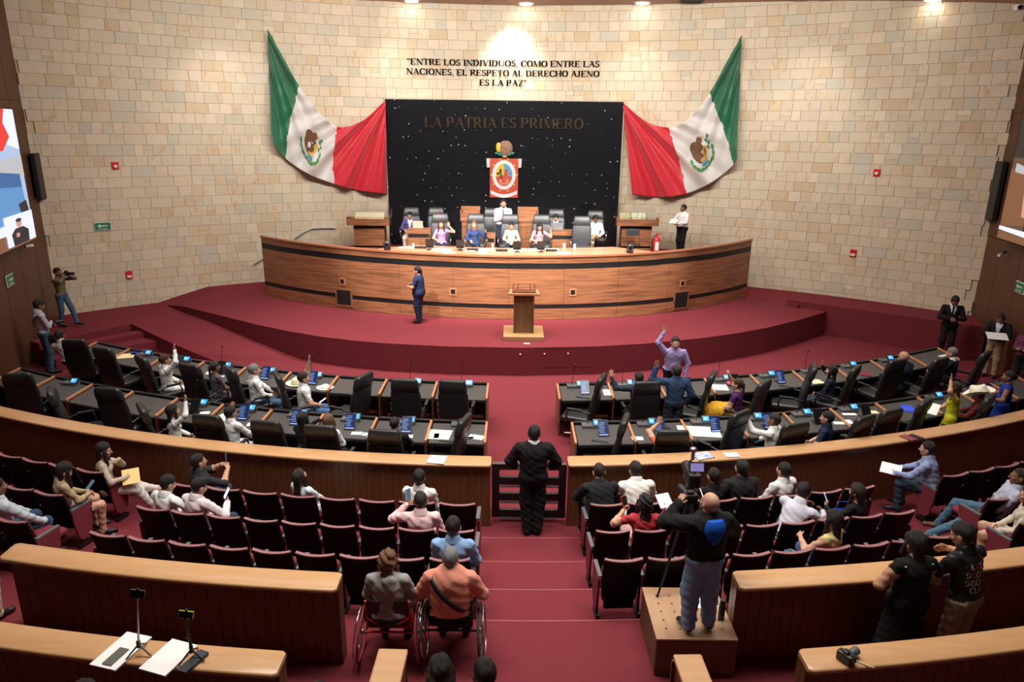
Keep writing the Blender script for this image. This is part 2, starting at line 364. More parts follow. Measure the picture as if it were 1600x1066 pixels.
# ramp between the stage riser and its own outer kerb
ko = [(LA.x, LA.y, LZ), at(240, 523, .47), at(270, 537, .33), at(300, 550, .19), at(338, 565, .0)]
ki = [(SE[0].x, SE[0].y, .56), (-9.0, stage_y(-9.0), .47), (-7.9, stage_y(-7.9), .33), (-6.7, stage_y(-6.7), .17), (-5.6, stage_y(-5.6), .0)]
for i in range(4): b.add([ko[i], ko[i+1], ki[i+1], ki[i]], [(0, 1, 2, 3)])
for i in range(4): b.add([(ko[i][0], ko[i][1], -.01), (ko[i+1][0], ko[i+1][1], -.01), ko[i+1], ko[i]], [(0, 1, 2, 3)])
b.add([(LA.x, LA.y, LZ), ki[0], (-10.95, 21.6, LZ)], [(0, 1, 2)])
struct(b.build('floor', CARPET))
# three steps from the landing down to the floor
d = Vector((LB.x-LA.x, LB.y-LA.y, 0)).normalized(); nrm = Vector((d.y, -d.x, 0)); nrm = nrm if nrm.y < 0 else -nrm
A = Vector((LA.x, LA.y, 0)); B = Vector((LB.x, LB.y, 0))+d*.8
for k in range(3):
    z1 = LZ*(3-k)/4 if k else LZ; b = MB(); z1 = LZ-.15*(k); 
    if k == 0: b.prism([tuple((A)[:2]), tuple(B[:2]), tuple((B-nrm*.5)[:2]), tuple((A-nrm*.5)[:2])], -.01, LZ-.003)
    else:
        sk = Vector((.42, 0, 0))*k*.8
        b.prism([tuple((A+sk)[:2]), tuple(B[:2]), tuple((B+nrm*.36*k)[:2]), tuple((A+sk+nrm*.36*k)[:2])], -.01, z1)
    struct(b.build('floor', CARPET))
# raised floor behind the dais
b = MB(); b.prism([(-6.3, 21.9), (-3.5, 20.7), (0, 20.3), (3.5, 20.8), (6.0, 22.0), (6.9, 22.9), (6.9, 25.2), (3.6, 26), (-4.3, 26), (-6.3, 25.0)], .7, 2.05); struct(b.build('floor', CARPET))
b = MB(); b.prism([(-4.3, 22.3), (3.3, 22.3), (3.3, 25.0), (-4.3, 25.0)], 2.0, 2.08); struct(b.build('floor', CARPET))
# small access doors in the riser with white knobs
b = MB()
for px in (813, 851, 888): p = at(px, 553, .6); b.ball((p.x, stage_y(p.x)-.02, .58), .022, 8)
kn = b.build('riser_knobs', WHITEPL, lamb)
b = MB()
for x0, x1 in ((-.1, .72), (.75, 1.5), (1.53, 2.1)):
    ya, yb = stage_y(x0)-.006, stage_y(x1)-.006
    for z0, z1 in ((.70, .71), (.2, .21)): b.add([(x0, ya, z0), (x1, yb, z0), (x1, yb, z1), (x0, ya, z1)], [(0, 1, 2, 3)])
b.build('riser_joint', BLKMATT, lamb)
# ================================================================= DAIS, BLACK PANEL, FLAGS
def zsolve(px, py, Y): return aty(px, py, Y).z
TOPP = [(412, 367), (450, 374), (500, 381), (555, 387.5), (610, 392), (660, 395.5), (700, 398), (750, 400), (815, 401.5), (870, 400.5), (930, 398.5), (990, 395.5), (1040, 391.5), (1080, 387.5), (1130, 381), (1172, 374)]
FTP = [(417, 462), (555, 485), (700, 497), (815, 500), (960, 496), (1060, 487), (1163, 465)]
fp = [at(x, y, .75) for x, y in FTP]
co = np.polyfit([p.x for p in fp], [p.y for p in fp], 4); DY = lambda x: float(np.polyval(co, x))
X0, X1 = -8.06, 7.83
ztop = lambda x: 2.615+.0012*x*x
tag(thing('presiding_dais', 'long curved walnut dais with two black stripes across the stage', 'dais', (0, 0, 0)), None)
dais = bpy.data.objects['presiding_dais']
def dstrip(x0, x1, z0f, z1f, off, th, m, nm, par=dais, n=6, mi=0):
    b = MB(); fr = []; bk = []
    for i in range(n+1):
        x = x0+(x1-x0)*i/n; y = DY(x)-off
        fr.append([(x, y, z0f(x)), (x, y, z1f(x))]); bk.append([(x, y+th, z0f(x)), (x, y+th, z1f(x))])
    R = [[fr[i][0], fr[i][1], bk[i][1], bk[i][0]] for i in range(n+1)]
    b.loft([[Vector(v) for v in r] for r in R], 0, True, False); return b.build(nm, m, par)
lv = lambda f: (lambda x: .75+(ztop(x)-.75)*f)
dstrip(X0, X1, lv(0), lv(.985), -.03, .05, BLKMATT, 'core', n=30)
xs = np.linspace(X0, X1, 11); rr = random.Random(3)
for k in range(10):
    a, c = xs[k]+.003, xs[k+1]-.003
    dstrip(a, c, lv(.005), lv(.175), 0, .04, DAISW, 'plinth_panel')
    m1 = .52
    off = [.0, .35][k % 2]*0
    dstrip(a, c, lv(.245), lv(.795), .0, .04, DAISW, 'front_panel')
    dstrip(a, c, lv(.885), lv(.975), .0, .04, DAISW, 'top_panel')
for f0, f1, nm in ((.18, .24, 'lower_stripe'), (.80, .88, 'upper_stripe')): dstrip(X0, X1, lv(f0), lv(f1), -.012, .03, BLACK, nm, n=30)
dstrip(X0-.03, X1+.03, lambda x: ztop(x)-.045, lambda x: ztop(x)+.0, .035, .20, mat('dais cap', (.34, .13, .065), .35), 'cap', n=36)
# the desk surface behind the cap, centre part
b = MB(); fr = []; n = 24
for i in range(n+1):
    x = -3.95+8.0*i/n; y = DY(x); yb = y+.16+1.22*min(1, 8*min(i, n-i)/n+.05)
    fr.append([Vector((x, y+.1, ztop(x)-.03)), Vector((x, y+.1, ztop(x)+.004)), Vector((x, yb, ztop(x)+.004)), Vector((x, yb, ztop(x)-.03))])
b.loft(fr, 0, True, False); b.build('desk_surface', mat('dais desk', (.46, .25, .145), .35, noise=(2.5, (.40, .20, .11), (.6, .6, 8), .3, .7)), dais)
b = MB(); dx = [-3.8+7.7*i/12 for i in range(13)]
b.loft([[Vector((x, DY(x)+1.0, 2.05)), Vector((x, DY(x)+1.0, 2.6)), Vector((x, DY(x)+1.03, 2.6)), Vector((x, DY(x)+1.03, 2.05))] for x in dx], 0, True, False); b.build('modesty_board', DAISW, dais)
def dais_plate(px, py, w_, h_, big):
    x = 0
    r = ray(px, py)  # meet of the ray with the front face
    t = 19.0
    for _ in range(30): t += (DY(r[0]*t)-r[1]*t)/r[1]*.8
    x, z = r[0]*t, EYE+r[2]*t; ang = math.atan((DY(x+.05)-DY(x-.05))/.1)
    M = Matrix.Translation((x, DY(x)-.002, z)) @ rotz(ang)
    b = MB(); fw = .05 if big else .04
    for c, d in (((0, 0, h_/2+fw/2), (w_+2*fw, .03, fw)), ((0, 0, -h_/2-fw/2), (w_+2*fw, .03, fw)), ((-w_/2-fw/2, 0, 0), (fw, .03, h_)), ((w_/2+fw/2, 0, 0), (fw, .03, h_))): b.box(c, d)
    f = b.build('vent_frame' if big else 'socket_frame', EDGE if not big else DAISW, dais, M=M)
    b = MB(); b.box((0, 0, 0), (w_, .016, h_))
    if big:
        for i in range(9): b.box((0, -.012, -h_/2+h_*(i+.5)/9), (w_*.96, .01, .01))
    b.build('vent_grille' if big else 'socket_plate', BLACK if not big else mat('black grille', (.02, .021, .024), .5), f)
for px, py in ((535, 440), (708, 456), (895, 457), (1066.5, 443)): dais_plate(px, py, .13, .14, False)
dais_plate(537.5, 465, .50, .45, True); dais_plate(1064, 469, .50, .48, True)
# black sparkling panel on the stone wall
PX0, PX1, PZ0, PZ1, PY = -4.40, 3.68, 2.05, 6.98, 25.1
SPK = mat('black sparkle granite', (.012, .013, .016), .16, spec=.5)
nt = SPK.node_tree; bs = nt.nodes['Principled BSDF']
tc = nt.nodes.new('ShaderNodeTexCoord')
vo = nt.nodes.new('ShaderNodeTexVoronoi'); vo.voronoi_dimensions = '2D'; vo.inputs['Scale'].default_value = 4.2; mpp = nt.nodes.new('ShaderNodeMapping'); mpp.inputs['Rotation'].default_value = (PI/2, 0, 0); nt.links.new(tc.outputs['Object'], mpp.inputs[0]); nt.links.new(mpp.outputs[0], vo.inputs['Vector'])
sp = nt.nodes.new('ShaderNodeSeparateColor'); nt.links.new(vo.outputs['Color'], sp.inputs[0])
ml = nt.nodes.new('ShaderNodeMath'); ml.operation = 'MULTIPLY'; ml.inputs[1].default_value = .085; nt.links.new(sp.outputs[0], ml.inputs[0])
lt = nt.nodes.new('ShaderNodeMath'); lt.operation = 'LESS_THAN'; nt.links.new(vo.outputs['Distance'], lt.inputs[0]); nt.links.new(ml.outputs[0], lt.inputs[1])
g2 = nt.nodes.new('ShaderNodeMath'); g2.operation = 'GREATER_THAN'; g2.inputs[1].default_value = .66; nt.links.new(sp.outputs[1], g2.inputs[0])
mu = nt.nodes.new('ShaderNodeMath'); mu.operation = 'MULTIPLY'; nt.links.new(lt.outputs[0], mu.inputs[0]); nt.links.new(g2.outputs[0], mu.inputs[1])
mx = nt.nodes.new('ShaderNodeMix'); mx.data_type = 'RGBA'; nt.links.new(mu.outputs[0], mx.inputs[0]); mx.inputs[6].default_value = (.012, .013, .016, 1); mx.inputs[7].default_value = (.6, .65, .8, 1)  # pale dots painted into the base colour for the panel's glints
nt.links.new(mx.outputs[2], bs.inputs['Base Color'])
panel = thing('black_wall_panel', 'tall black sparkling granite panel behind the presiding table', 'wall panel', (0, 0, 0))
nx_ = 4
for i in range(nx_):
    for z0, z1 in ((PZ0, 3.55), (3.55, 5.15), (5.15, PZ1)):
        a = PX0+(PX1-PX0)*i/nx_; c = PX0+(PX1-PX0)*(i+1)/nx_
        b = MB(); b.box(((a+c)/2, PY+.15, (z0+z1)/2), (c-a-.003, .3, z1-z0-.004)); b.build('granite_slab', SPK, panel)
b = MB(); b.box(((PX0+PX1)/2, PY+.16, PZ1+.02), (PX1-PX0+.04, .3, .03)); b.box((PX0-.015, PY+.16, (PZ0+PZ1)/2), (.03, .3, PZ1-PZ0)); b.box((PX1+.015, PY+.16, (PZ0+PZ1)/2), (.03, .3, PZ1-PZ0))
b.build('edge_trim', mat('panel edge', (.55, .5, .42), .5), panel)
# serif lettering
def arc(cx, cy, rx, ry, a0, a1, n=10): return [(cx+rx*math.cos(math.radians(a0+(a1-a0)*i/n)), cy+ry*math.sin(math.radians(a0+(a1-a0)*i/n))) for i in range(n+1)]
K, k_ = .19, .085
def st(x, y0=0, y1=1, w_=K): return [(x-w_/2, y0), (x+w_/2, y0), (x+w_/2, y1), (x-w_/2, y1)]
def sf(x, y, w_=.34): return [(x-w_/2, y), (x+w_/2, y), (x+w_/2, y+.05), (x-w_/2, y+.05)]
def hb(x0, x1, y, t=k_): return [(x0, y-t/2), (x1, y-t/2), (x1, y+t/2), (x0, y+t/2)]
def dg(x0, y0, x1, y1, w_): return [(x0-w_/2, y0), (x0+w_/2, y0), (x1+w_/2, y1), (x1-w_/2, y1)]
def ring(cx, cy, rx, ry, a0, a1, tv=K, th=k_, n=12):
    o = []; 
    for i in range(n):
        p = []
        for (j, s_) in ((i, 1), (i+1, 1), (i+1, -1), (i, -1)):
            a = math.radians(a0+(a1-a0)*j/n); t = tv*abs(math.cos(a))+th*abs(math.sin(a)); k = s_*t/2
            p.append((cx+(rx+k)*math.cos(a), cy+(ry+k)*math.sin(a)))
        o.append(p)
    return o
G = {'E': (.72, [st(.15), sf(.15, 0), sf(.15, .95), hb(.1, .62, .03), hb(.1, .62, .97), hb(.15, .45, .5), st(.6, 0, .26, .06), st(.6, .74, 1, .06), st(.46, .38, .62, .05)]),
 'N': (.86, [st(.14, w_=.07), st(.72, w_=.07), dg(.70, 0, .14, 1, .2), sf(.12, 0, .26), sf(.72, .95, .26), sf(.08, .95, .2)]),
 'T': (.72, [st(.36), sf(.36, 0), hb(.04, .68, .97), st(.06, .72, 1, .06), st(.66, .72, 1, .06)]),
 'R': (.8, [st(.15), sf(.15, 0), sf(.15, .95), hb(.15, .4, .97), hb(.15, .4, .5)]+ring(.38, .735, .17, .235, -90, 90)+[dg(.68, 0, .36, .5, .18), sf(.7, 0, .2)]),
 'L': (.7, [st(.15), sf(.15, 0), sf(.15, .95), hb(.1, .62, .03), st(.6, 0, .28, .06)]),
 'O': (.84, ring(.41, .5, .31, .48, 0, 360, n=20)), 'S': (.6, ring(.29, .735, .19, .235, 20, 270, .12, .09)+ring(.29, .265, .2, .235, -160, 90, .14, .09)+[st(.48, .72, 1, .05), st(.07, 0, .28, .05)]),
 'I': (.38, [st(.18), sf(.18, 0), sf(.18, .95)]), 'D': (.82, [st(.15), sf(.12, 0, .26), sf(.12, .95, .26), hb(.15, .38, .97), hb(.15, .38, .03)]+ring(.36, .5, .31, .47, -90, 90)),
 'V': (.8, [dg(.42, 0, .12, 1, .18), dg(.42, 0, .66, 1, .07), sf(.12, .95, .3), sf(.66, .95, .24)]), 'U': (.82, [st(.15, .25, 1), st(.66, .25, 1, .07), sf(.15, .95, .32), sf(.66, .95, .24)]+ring(.41, .27, .26, .24, 180, 360, .12, .08)),
 'C': (.76, ring(.42, .5, .32, .48, 40, 320, n=18)+[st(.66, .68, 1, .05), st(.66, 0, .3, .04)]), 'M': (1.0, [st(.12, w_=.06), st(.84), dg(.46, 0, .16, 1, .19), dg(.46, 0, .80, 1, .07), sf(.12, 0, .24), sf(.84, 0, .32), sf(.1, .95, .22), sf(.86, .95, .28)]),
 'A': (.8, [dg(.08, 0, .4, 1, .07), dg(.68, 0, .38, 1, .2), hb(.2, .6, .35), sf(.1, 0, .24), sf(.68, 0, .3)]), 'P': (.72, [st(.15), sf(.15, 0), sf(.15, .95), hb(.15, .4, .97), hb(.15, .4, .47)]+ring(.38, .72, .18, .25, -90, 90)),
 'J': (.5, [st(.28, .2, 1), sf(.28, .95, .32)]+ring(.17, .2, .12, .17, 180, 360, .1, .08)), 'H': (.88, [st(.15), st(.7), sf(.15, 0), sf(.7, 0), sf(.15, .95), sf(.7, .95), hb(.15, .7, .5)]),
 'Z': (.7, [dg(.12, .03, .56, .97, .18), hb(.06, .62, .97), hb(.06, .64, .03), st(.62, 0, .26, .06), st(.08, .74, 1, .05)]), ',': (.28, [dg(.08, -.18, .14, .12, .1)]),
 '\u201c': (.42, [dg(.14, .72, .08, 1, .12), dg(.32, .72, .26, 1, .12)]), '\u201d': (.42, [dg(.08, .72, .14, 1, .12), dg(.26, .72, .32, 1, .12)]), ' ': (.32, [])}
def letters(txt, x0, x1, z, h, y, m, parent, th=.03, fy=None):
    tot = sum(G[c][0] for c in txt); sc = (x1-x0)/tot; x = x0
    for ch in txt:
        wd, pol = G[ch]
        if pol:
            b = MB()
            xc = x+wd*sc/2; yy = fy(xc) if fy else y
            for i, p in enumerate(pol):
                q = [((px_-wd/2)*sc, pz*h) for px_, pz in p]; a = sum(q[j][0]*q[(j+1) % len(q)][1]-q[(j+1) % len(q)][0]*q[j][1] for j in range(len(q)))
                if a < 0: q = q[::-1]
                nn = len(q); e = i*.0002
                vs = [(px_, -th-e, pz) for px_, pz in q]+[(px_, 0, pz) for px_, pz in q]
                b.add(vs, [tuple(range(nn))]+[(j, nn+j, nn+(j+1) % nn, (j+1) % nn) for j in range(nn)])
            ang = 0 if fy is None else -math.asin(max(-1, min(1, xc/WR)))
            b.build('letter', m, parent, M=Matrix.Translation((xc, yy, z)) @ rotz(ang))
        x += wd*sc
INK = mat('black letter', (.006, .005, .004), 1.0, spec=0)
ins = thing('wall_quotation', 'three lines of black serif letters on the stone above the black panel', 'lettering', (0, 0, 0))
fy = lambda x: wally(x, .055)
for txt, xa, xb, zp, hp in (('\u201cENTRE LOS INDIVIDUOS, COMO ENTRE LAS', 636, 937, 103.8, 9.4), ('NACIONES, EL RESPETO AL DERECHO AJENO', 635, 937, 119, 9.4), ('ES LA PAZ\u201d', 749, 823, 134.2, 9.4)):
    p0, p1 = onwall(xa, zp, .035), onwall(xb, zp, .035); zz = onwall((xa+xb)/2, zp, .035).z; zt = onwall((xa+xb)/2, zp-hp, .035).z
    letters(txt, p0.x, p1.x, zz, zt-zz, 0, INK, ins, .012, fy=fy)
ins2 = thing('panel_motto', 'bronze serif letters LA PATRIA ES PRIMERO across the black panel', 'lettering', (0, 0, 0))
p0, p1 = aty(663, 198, PY-.01), aty(912, 199, PY-.01)
letters('LA PATRIA ES PRIMERO', p0.x, p1.x, p0.z-.02, .34, PY-.01, mat('dark bronze', (.14, .105, .07), .25, .9), ins2, .04)
# ---------------------------------------------------------------- draped flags
def lerp_poly(pts, t):
    n = len(pts)-1; k = min(int(t*n), n-1); f = t*n-k; a, b_ = pts[k], pts[k+1]
    if 0 < 1:
        p0 = pts[max(k-1, 0)]; p3 = pts[min(k+2, n)]
        return tuple(.5*((2*a[i])+(-p0[i]+b_[i])*f+(2*p0[i]-5*a[i]+4*b_[i]-p3[i])*f*f+(-p0[i]+3*a[i]-3*b_[i]+p3[i])*f**3) for i in (0, 1))
GRN = mat('flag green satin', (.010, .145, .062), .5, sheen=.3); WHT = mat('flag white satin', (.68, .66, .64), .5, sheen=.3); RDF = mat('flag red satin', (.62, .016, .035), .45, sheen=.3)
def flag(top, bot, peak, corner, label, mirror):
    root = thing('draped_flag', label, 'flag', (0, 0, 0)); NU, NV = 150, 70; Pg = []; PX = {}
    for i in range(NU+1):
        u = i/NU; T = lerp_poly(top, u); B = lerp_poly(bot, u); row = []
        for j in range(NV+1):
            v = j/NV; wob = .0
            px = T[0]+(B[0]-T[0])*v; py = T[1]+(B[1]-T[1])*v
            # hanging curves sag across the width
            px += math.sin(v*PI)*mirror*(-6*math.sin(u*PI)); py += math.sin(v*PI)*7*math.sin(u*PI)*(.3+u)
            da = math.atan2(py-peak[1]+6, (px-peak[0])*mirror+8); db = math.atan2(py-corner[1]+4, (corner[0]-px)*mirror+6)
            g1 = math.hypot(px-peak[0], py-peak[1]); g2 = math.hypot(px-corner[0], py-corner[1])
            wA = max(0, 1-u*1.15); wA = wA*wA*(3-2*wA); wB = 1-wA
            fa = math.sin(da*26+u*2)*.65+math.sin(da*47+1.3)*.35
            fb = math.sin(db*17+u*3.0)*.6+math.sin(db*31+2+u*4)*.4
            amp = .21*min(1, (min(g1, g2)+8)/60)
            dd = amp*(fa*wA+fb*wB)+.24+.05*math.sin(u*PI)
            p = onwall(px, py, max(.03, dd)); row.append(p); PX[i, j] = (px, py)
        Pg.append(row)
    b = MB()
    def mf(i, j):
        u = (i+.5)/NU; v = j/NV; q = u+.003*math.sin(v*21)+.002*math.sin(v*47+1)
        return 0 if q < .345 else (1 if q < .665 else 2)
    b.grid(Pg, mf=mf); fo = b.build('flag_cloth', [GRN, WHT, RDF], root)
    so = fo.modifiers.new('thick', 'SOLIDIFY'); so.thickness = .012
    return root, Pg
topL = [(418, 45), (441, 88), (466, 132), (496, 172), (528, 198), (566, 189), (602, 157)]
botL = [(424, 205), (428, 224), (445, 247), (482, 272), (524, 288), (562, 298), (605, 303)]
# the green hoist hangs down from the peg: spread its top edge so that the hoist side is vertical
fL, PgL = flag(topL, botL, (418, 45), (602, 157), 'green white and red flag draped on the left of the black panel', 1)
topR = [(1159, 55), (1135, 98), (1110, 143), (1077, 184), (1043, 199), (1005, 187), (973, 161)]
botR = [(1152, 217), (1151, 235), (1147, 256), (1112, 285), (1071, 303), (1030, 308), (988, 304)]
fR, PgR = flag(topR, botR, (1159, 55), (973, 161), 'green white and red flag draped on the right of the black panel', -1)
def emblem(Pg, root, ic, jc, flip):
    EB = mat('eagle brown', (.13, .055, .022), .6); EG = mat('laurel green', (.05, .25, .06), .6); EY = mat('ochre', (.55, .33, .06), .6); EBL = mat('lake blue', (.05, .25, .42), .6)
    b = MB(); C0 = Pg[ic][jc]; ex = (Pg[ic+6][jc]-Pg[ic-6][jc]).normalized(); ez = (Pg[ic][jc-6]-Pg[ic][jc+6]).normalized()
    nrm = ex.cross(ez).normalized(); nrm = nrm if nrm.y < 0 else -nrm
    from mathutils.bvhtree import BVHTree
    vs = [p for r in Pg for p in r]; nv = len(Pg[0]); bt = BVHTree.FromPolygons(vs, [(i*nv+j, (i+1)*nv+j, (i+1)*nv+j+1, i*nv+j+1) for i in range(len(Pg)-1) for j in range(nv-1)])
    def blob(cx, cz, rx, rz, rot, m, lift, n=12):
        pts = []
        for k in range(n):
            a = 2*PI*k/n; x = rx*math.cos(a); z = rz*math.sin(a); x, z = x*math.cos(rot)-z*math.sin(rot), x*math.sin(rot)+z*math.cos(rot)
            q = C0+ex*(cx+x)*flip*1.25+ez*(cz+z)*1.25; h = bt.ray_cast(Vector((q.x, q.y-2, q.z)), Vector((0, 1, 0)))
            pts.append((h[0] if h[0] else q)+Vector((0, -.035-lift*1.5, 0)))
        c = sum(pts, Vector())/n; b.add([c]+pts, [(0, k+1, (k+1) % n+1) for k in range(n)], m, True)
    blob(-.05, .12, .17, .27, .35, 0, 0, 16); blob(.08, .33, .08, .09, 0, 0, .01); blob(-.10, -.02, .12, .22, .5, 0, .006); blob(.15, .36, .06, .025, -.3, 2, .012)
    blob(.10, .0, .07, .16, -.4, 2, .004); blob(.02, -.17, .10, .07, 0, 2, .008); blob(.02, -.27, .12, .05, 0, 3, .008)
    for k in range(9):
        a = PI+PI*k/8; blob(.36*math.cos(a), -.02+.36*math.sin(a), .075, .04, a+PI/2+.3*(k % 2), 1, .005+.002*(k % 2))
    for k in range(4): blob(.24+.05*(k % 2), .05+.09*k, .03, .06, .5-(k % 2), 1, .004)
    b.build('eagle_emblem', [EB, EG, EY, EBL], root)
emblem(PgL, fL, 78, 34, 1); emblem(PgR, fR, 78, 33, -1)
# ---------------------------------------------------------------- painted coat of arms on the panel
def disc(b, cx, cz, rx, rz, y, mi, n=28, a0=0, a1=360, ri=None):
    if ri:
        ps = [(cx+rx*math.cos(math.radians(a0+(a1-a0)*i/n)), cz+rz*math.sin(math.radians(a0+(a1-a0)*i/n))) for i in range(n+1)]
        qs = [(cx+(rx-ri)*math.cos(math.radians(a0+(a1-a0)*i/n)), cz+(rz-ri)*math.sin(math.radians(a0+(a1-a0)*i/n))) for i in range(n+1)]
        for i in range(n): b.add([(ps[i][0], y, ps[i][1]), (qs[i][0], y, qs[i][1]), (qs[i+1][0], y, qs[i+1][1]), (ps[i+1][0], y, ps[i+1][1])], [(0, 1, 2, 3)], mi)
    else:
        ps = [(cx+rx*math.cos(math.radians(a0+(a1-a0)*i/n)), y, cz+rz*math.sin(math.radians(a0+(a1-a0)*i/n))) for i in range(n+1)]
        b.add([(cx, y, cz)]+ps, [(0, i+1, i+2) for i in range(n)], mi)
ca_ = aty(787.5, 277, PY); cx, cz = ca_.x, ca_.z; u = 1/43.5
coat = thing('coat_of_arms', 'red scroll shaped coat of arms with white oval on the black panel', 'coat of arms', (cx, PY-.03, cz))
CR = mat('arms red', (.66, .10, .06), .5); CW = mat('arms white', (.85, .85, .85), .5); CY_ = mat('arms yellow', (.80, .58, .05), .5); CB = mat('arms blue', (.14, .42, .72), .5); CK = mat('arms black', (.03, .02, .015), .5); CPK = mat('arms pink', (.75, .33, .24), .5); CBR = mat('arms eagle', (.28, .15, .13), .6); CG = mat('arms green', (.03, .26, .16), .6)
b = MB(); b.box((0, 0, -.03), (.98, .05, 1.32)); b.build('shield_board', CR, coat)
for s_ in (-1, 1):
    b = MB(); b.tube([(s_*.545, -.06, .63), (s_*.545, -.06, .33)], [.075, .055], 10); b.build('scroll_end', CW, coat)
b = MB(); disc(b, 0, .08, .41, .50, -.031, 0, ri=.12); b.build('oval_ring', CW, coat)
b = MB()
disc(b, -.005, .08, .30, .385, -.029, 1, 14, 90, 190); disc(b, .005, .08, .30, .385, -.029, 2, 14, -10, 90); disc(b, 0, .06, .30, .36, -.0285, 4, 16, 188, 352)
b.add([(.02, -.030, .26), (.12, -.030, .26), (.14, -.030, .03), (.02, -.030, .03)], [(3, 2, 1, 0)], 0)
for q in ((-.2, .12, .05, .05), (-.12, .2, .04, .1), (-.10, .06, .03, .05), (-.1, -.02, .06, .02), (.10, .24, .025, .02), (.06, .12, .02, .02)): disc(b, q[0], q[1], q[2], q[3], -.032, 3, 8)
disc(b, .21, .13, .04, .04, -.032, 0, 10)
for s_ in (-1, 1): disc(b, s_*.12, -.14, .045, .09, -.032, 5, 8)
disc(b, 0, -.22, .1, .03, -.033, 5, 8)
b.build('quartered_field', [CR, CY_, CB, CK, CR, CPK], coat)
for a in range(10):
    an = math.radians(90+36*a+18); b = MB(); disc(b, .44*math.cos(an)*(1.0), .08+.56*math.sin(an), .032, .032, -.032, 0, 6); b.build('gold_star', CY_, coat)
b = MB()
for i in range(12):
    def rp(t): x = -.46+.92*t; return x, -.50-.14*math.sin(PI*t)
    (xa, za), (xb, zb) = rp(i/12), rp((i+1)/12); b.add([(xa, -.034, za-.06), (xb, -.034, zb-.06), (xb, -.034, zb+.06), (xa, -.034, za+.06)], [(0, 1, 2, 3)])
b.build('ribbon', CW, coat)
b = MB(); b.ball((.05, -.04, .97), (.25, .06, .27), 14, 0); b.ball((-.19, -.05, 1.0), (.10, .04, .17), 10, 1); [b.tube([(.05+.08*math.cos(a), -.095, .97+.08*math.sin(a)), (.05+.22*math.cos(a), -.075, .97+.24*math.sin(a))], [.012, .005], 4, 1) for a in (0, .7, 1.4, 2.1, 3.6, 4.4, 5.4)]
for k in range(6): b.ball((-.26+.11*k, -.05, .72+.035*abs(k-2.5)), (.07, .03, .05), 8, 2)
b.ball((.02, -.06, .70), (.10, .02, .04), 8, 3); b.build('eagle', [CBR, CY_, CG, CPK], coat)
# ================================================================= FURNITURE OF THE FLOOR
def sign(x): return 'left' if x < 0 else 'right'
# ---- low curved partition in front of the public seats, with boards and cap
def partition(label, crv, x0, x1, z0, zt, capw, over, bw, ends, cat='partition', base_t=.18, off=.0):
    # crv gives the near edge of the cap; near face stands a little behind it
    root = thing('curved_partition', label, cat, (0, 0, 0)); fy_ = lambda x: crv.y(x)+over
    n = max(2, int((x1-x0)/.4)); xs = [x0+(x1-x0)*i/n for i in range(n+1)]; b = MB()
    e = .03
    b.loft([[Vector((x, fy_(x)+.012, z0)), Vector((x, fy_(x)+.012, zt-.04)), Vector((x, fy_(x)+base_t, zt-.04)), Vector((x, fy_(x)+base_t, z0))] for x in [max(x0+e, min(x1-e, v)) for v in xs]], 0, True, False)
    b.build('core', WOODD, root)
    k = int((x1-x0-2*e)/bw)
    for i in range(k):
        a = x0+e+(x1-x0-2*e)*i/k; c = x0+e+(x1-x0-2*e)*(i+1)/k-.005; b = MB()
        b.prism([(a, fy_(a)), (c, fy_(c)), (c, fy_(c)+.02), (a, fy_(a)+.02)], z0, zt-.045); b.build('board', WOODD, root)
    for s_, xe in ((-1, x0), (1, x1)):
        if not ends[(s_+1)//2]: continue
        nb = 2 if base_t > .12 else 1
        for q in range(nb):
            ya = fy_(xe)+.0+(base_t)*q/nb; yb = fy_(xe)+base_t*(q+1)/nb-.006; b = MB()
            b.prism([(xe+(-s_)*e, ya), (xe, ya), (xe, yb), (xe+(-s_)*e, yb)], z0, zt-.045); b.build('end_board', WOODD, root)
    # cap with rounded edges
    t = .045; r = .018; rings = []
    def sec(x, sh=0):
        y0 = crv.y(x)+sh; y1 = y0+capw-2*sh
        return [(y0, zt-t+r), (y0+r*.3, zt-t), (y1-r*.3, zt-t), (y1, zt-t+r), (y1, zt-r), (y1-r*.35, zt-r*.3), (y1-r, zt), (y0+r, zt), (y0+r*.35, zt-r*.3), (y0, zt-r)]
    xc = [x0-.012*ends[0], x0+.005, x0+.03]+[v for v in xs if x0+.05 < v < x1-.05]+[x1-.03, x1-.005, x1+.012*ends[1]]
    sh = [.03, .012, 0]+[0]*(len(xc)-6)+[0, .012, .03]
    if not ends[0]: sh[0] = sh[1] = 0
    if not ends[1]: sh[-1] = sh[-2] = 0
    b = MB(); b.loft([[Vector((x, y, z)) for y, z in sec(x, s_)] for x, s_ in zip(xc, sh)], 0, True, True); cp = b.build('cap', WOODC, root)
    return root
PART = Curve(9.735, .0227, .0245)
partition('long curved wooden partition with oak cap left of the aisle gate', PART, -10.6, -.31, 0, 1.09, .34, .06, .105, (0, 1))
partition('long curved wooden partition with oak cap right of the aisle gate', PART, .90, 11.4, 0, 1.09, .34, .06, .105, (1, 0))
LPL = Curve(5.93, .0212, .030); LPR = Curve(5.95, .019, .010)
partition('wooden partition with oak cap behind the left public seats', LPL, -5.36, -1.72, .6, 1.6, .31, .14, .12, (1, 1))
partition('wooden partition with oak cap behind the right public seats', LPR, 2.33, 8.6, .6, 1.6, .31, .14, .12, (1, 0))
LQL = Curve(4.74, .0205, .02); LQR = Curve(4.77, .0205, .012)
partition('nearest oak capped partition at the lower left, papers and phone tripods on it', LQL, -8.0, -1.93, .75, 1.62, .30, .1, .12, (0, 1))
partition('nearest oak capped partition at the lower right with a camera on it', LQR, 2.56, 7.6, .75, 1.62, .28, .1, .12, (1, 0))
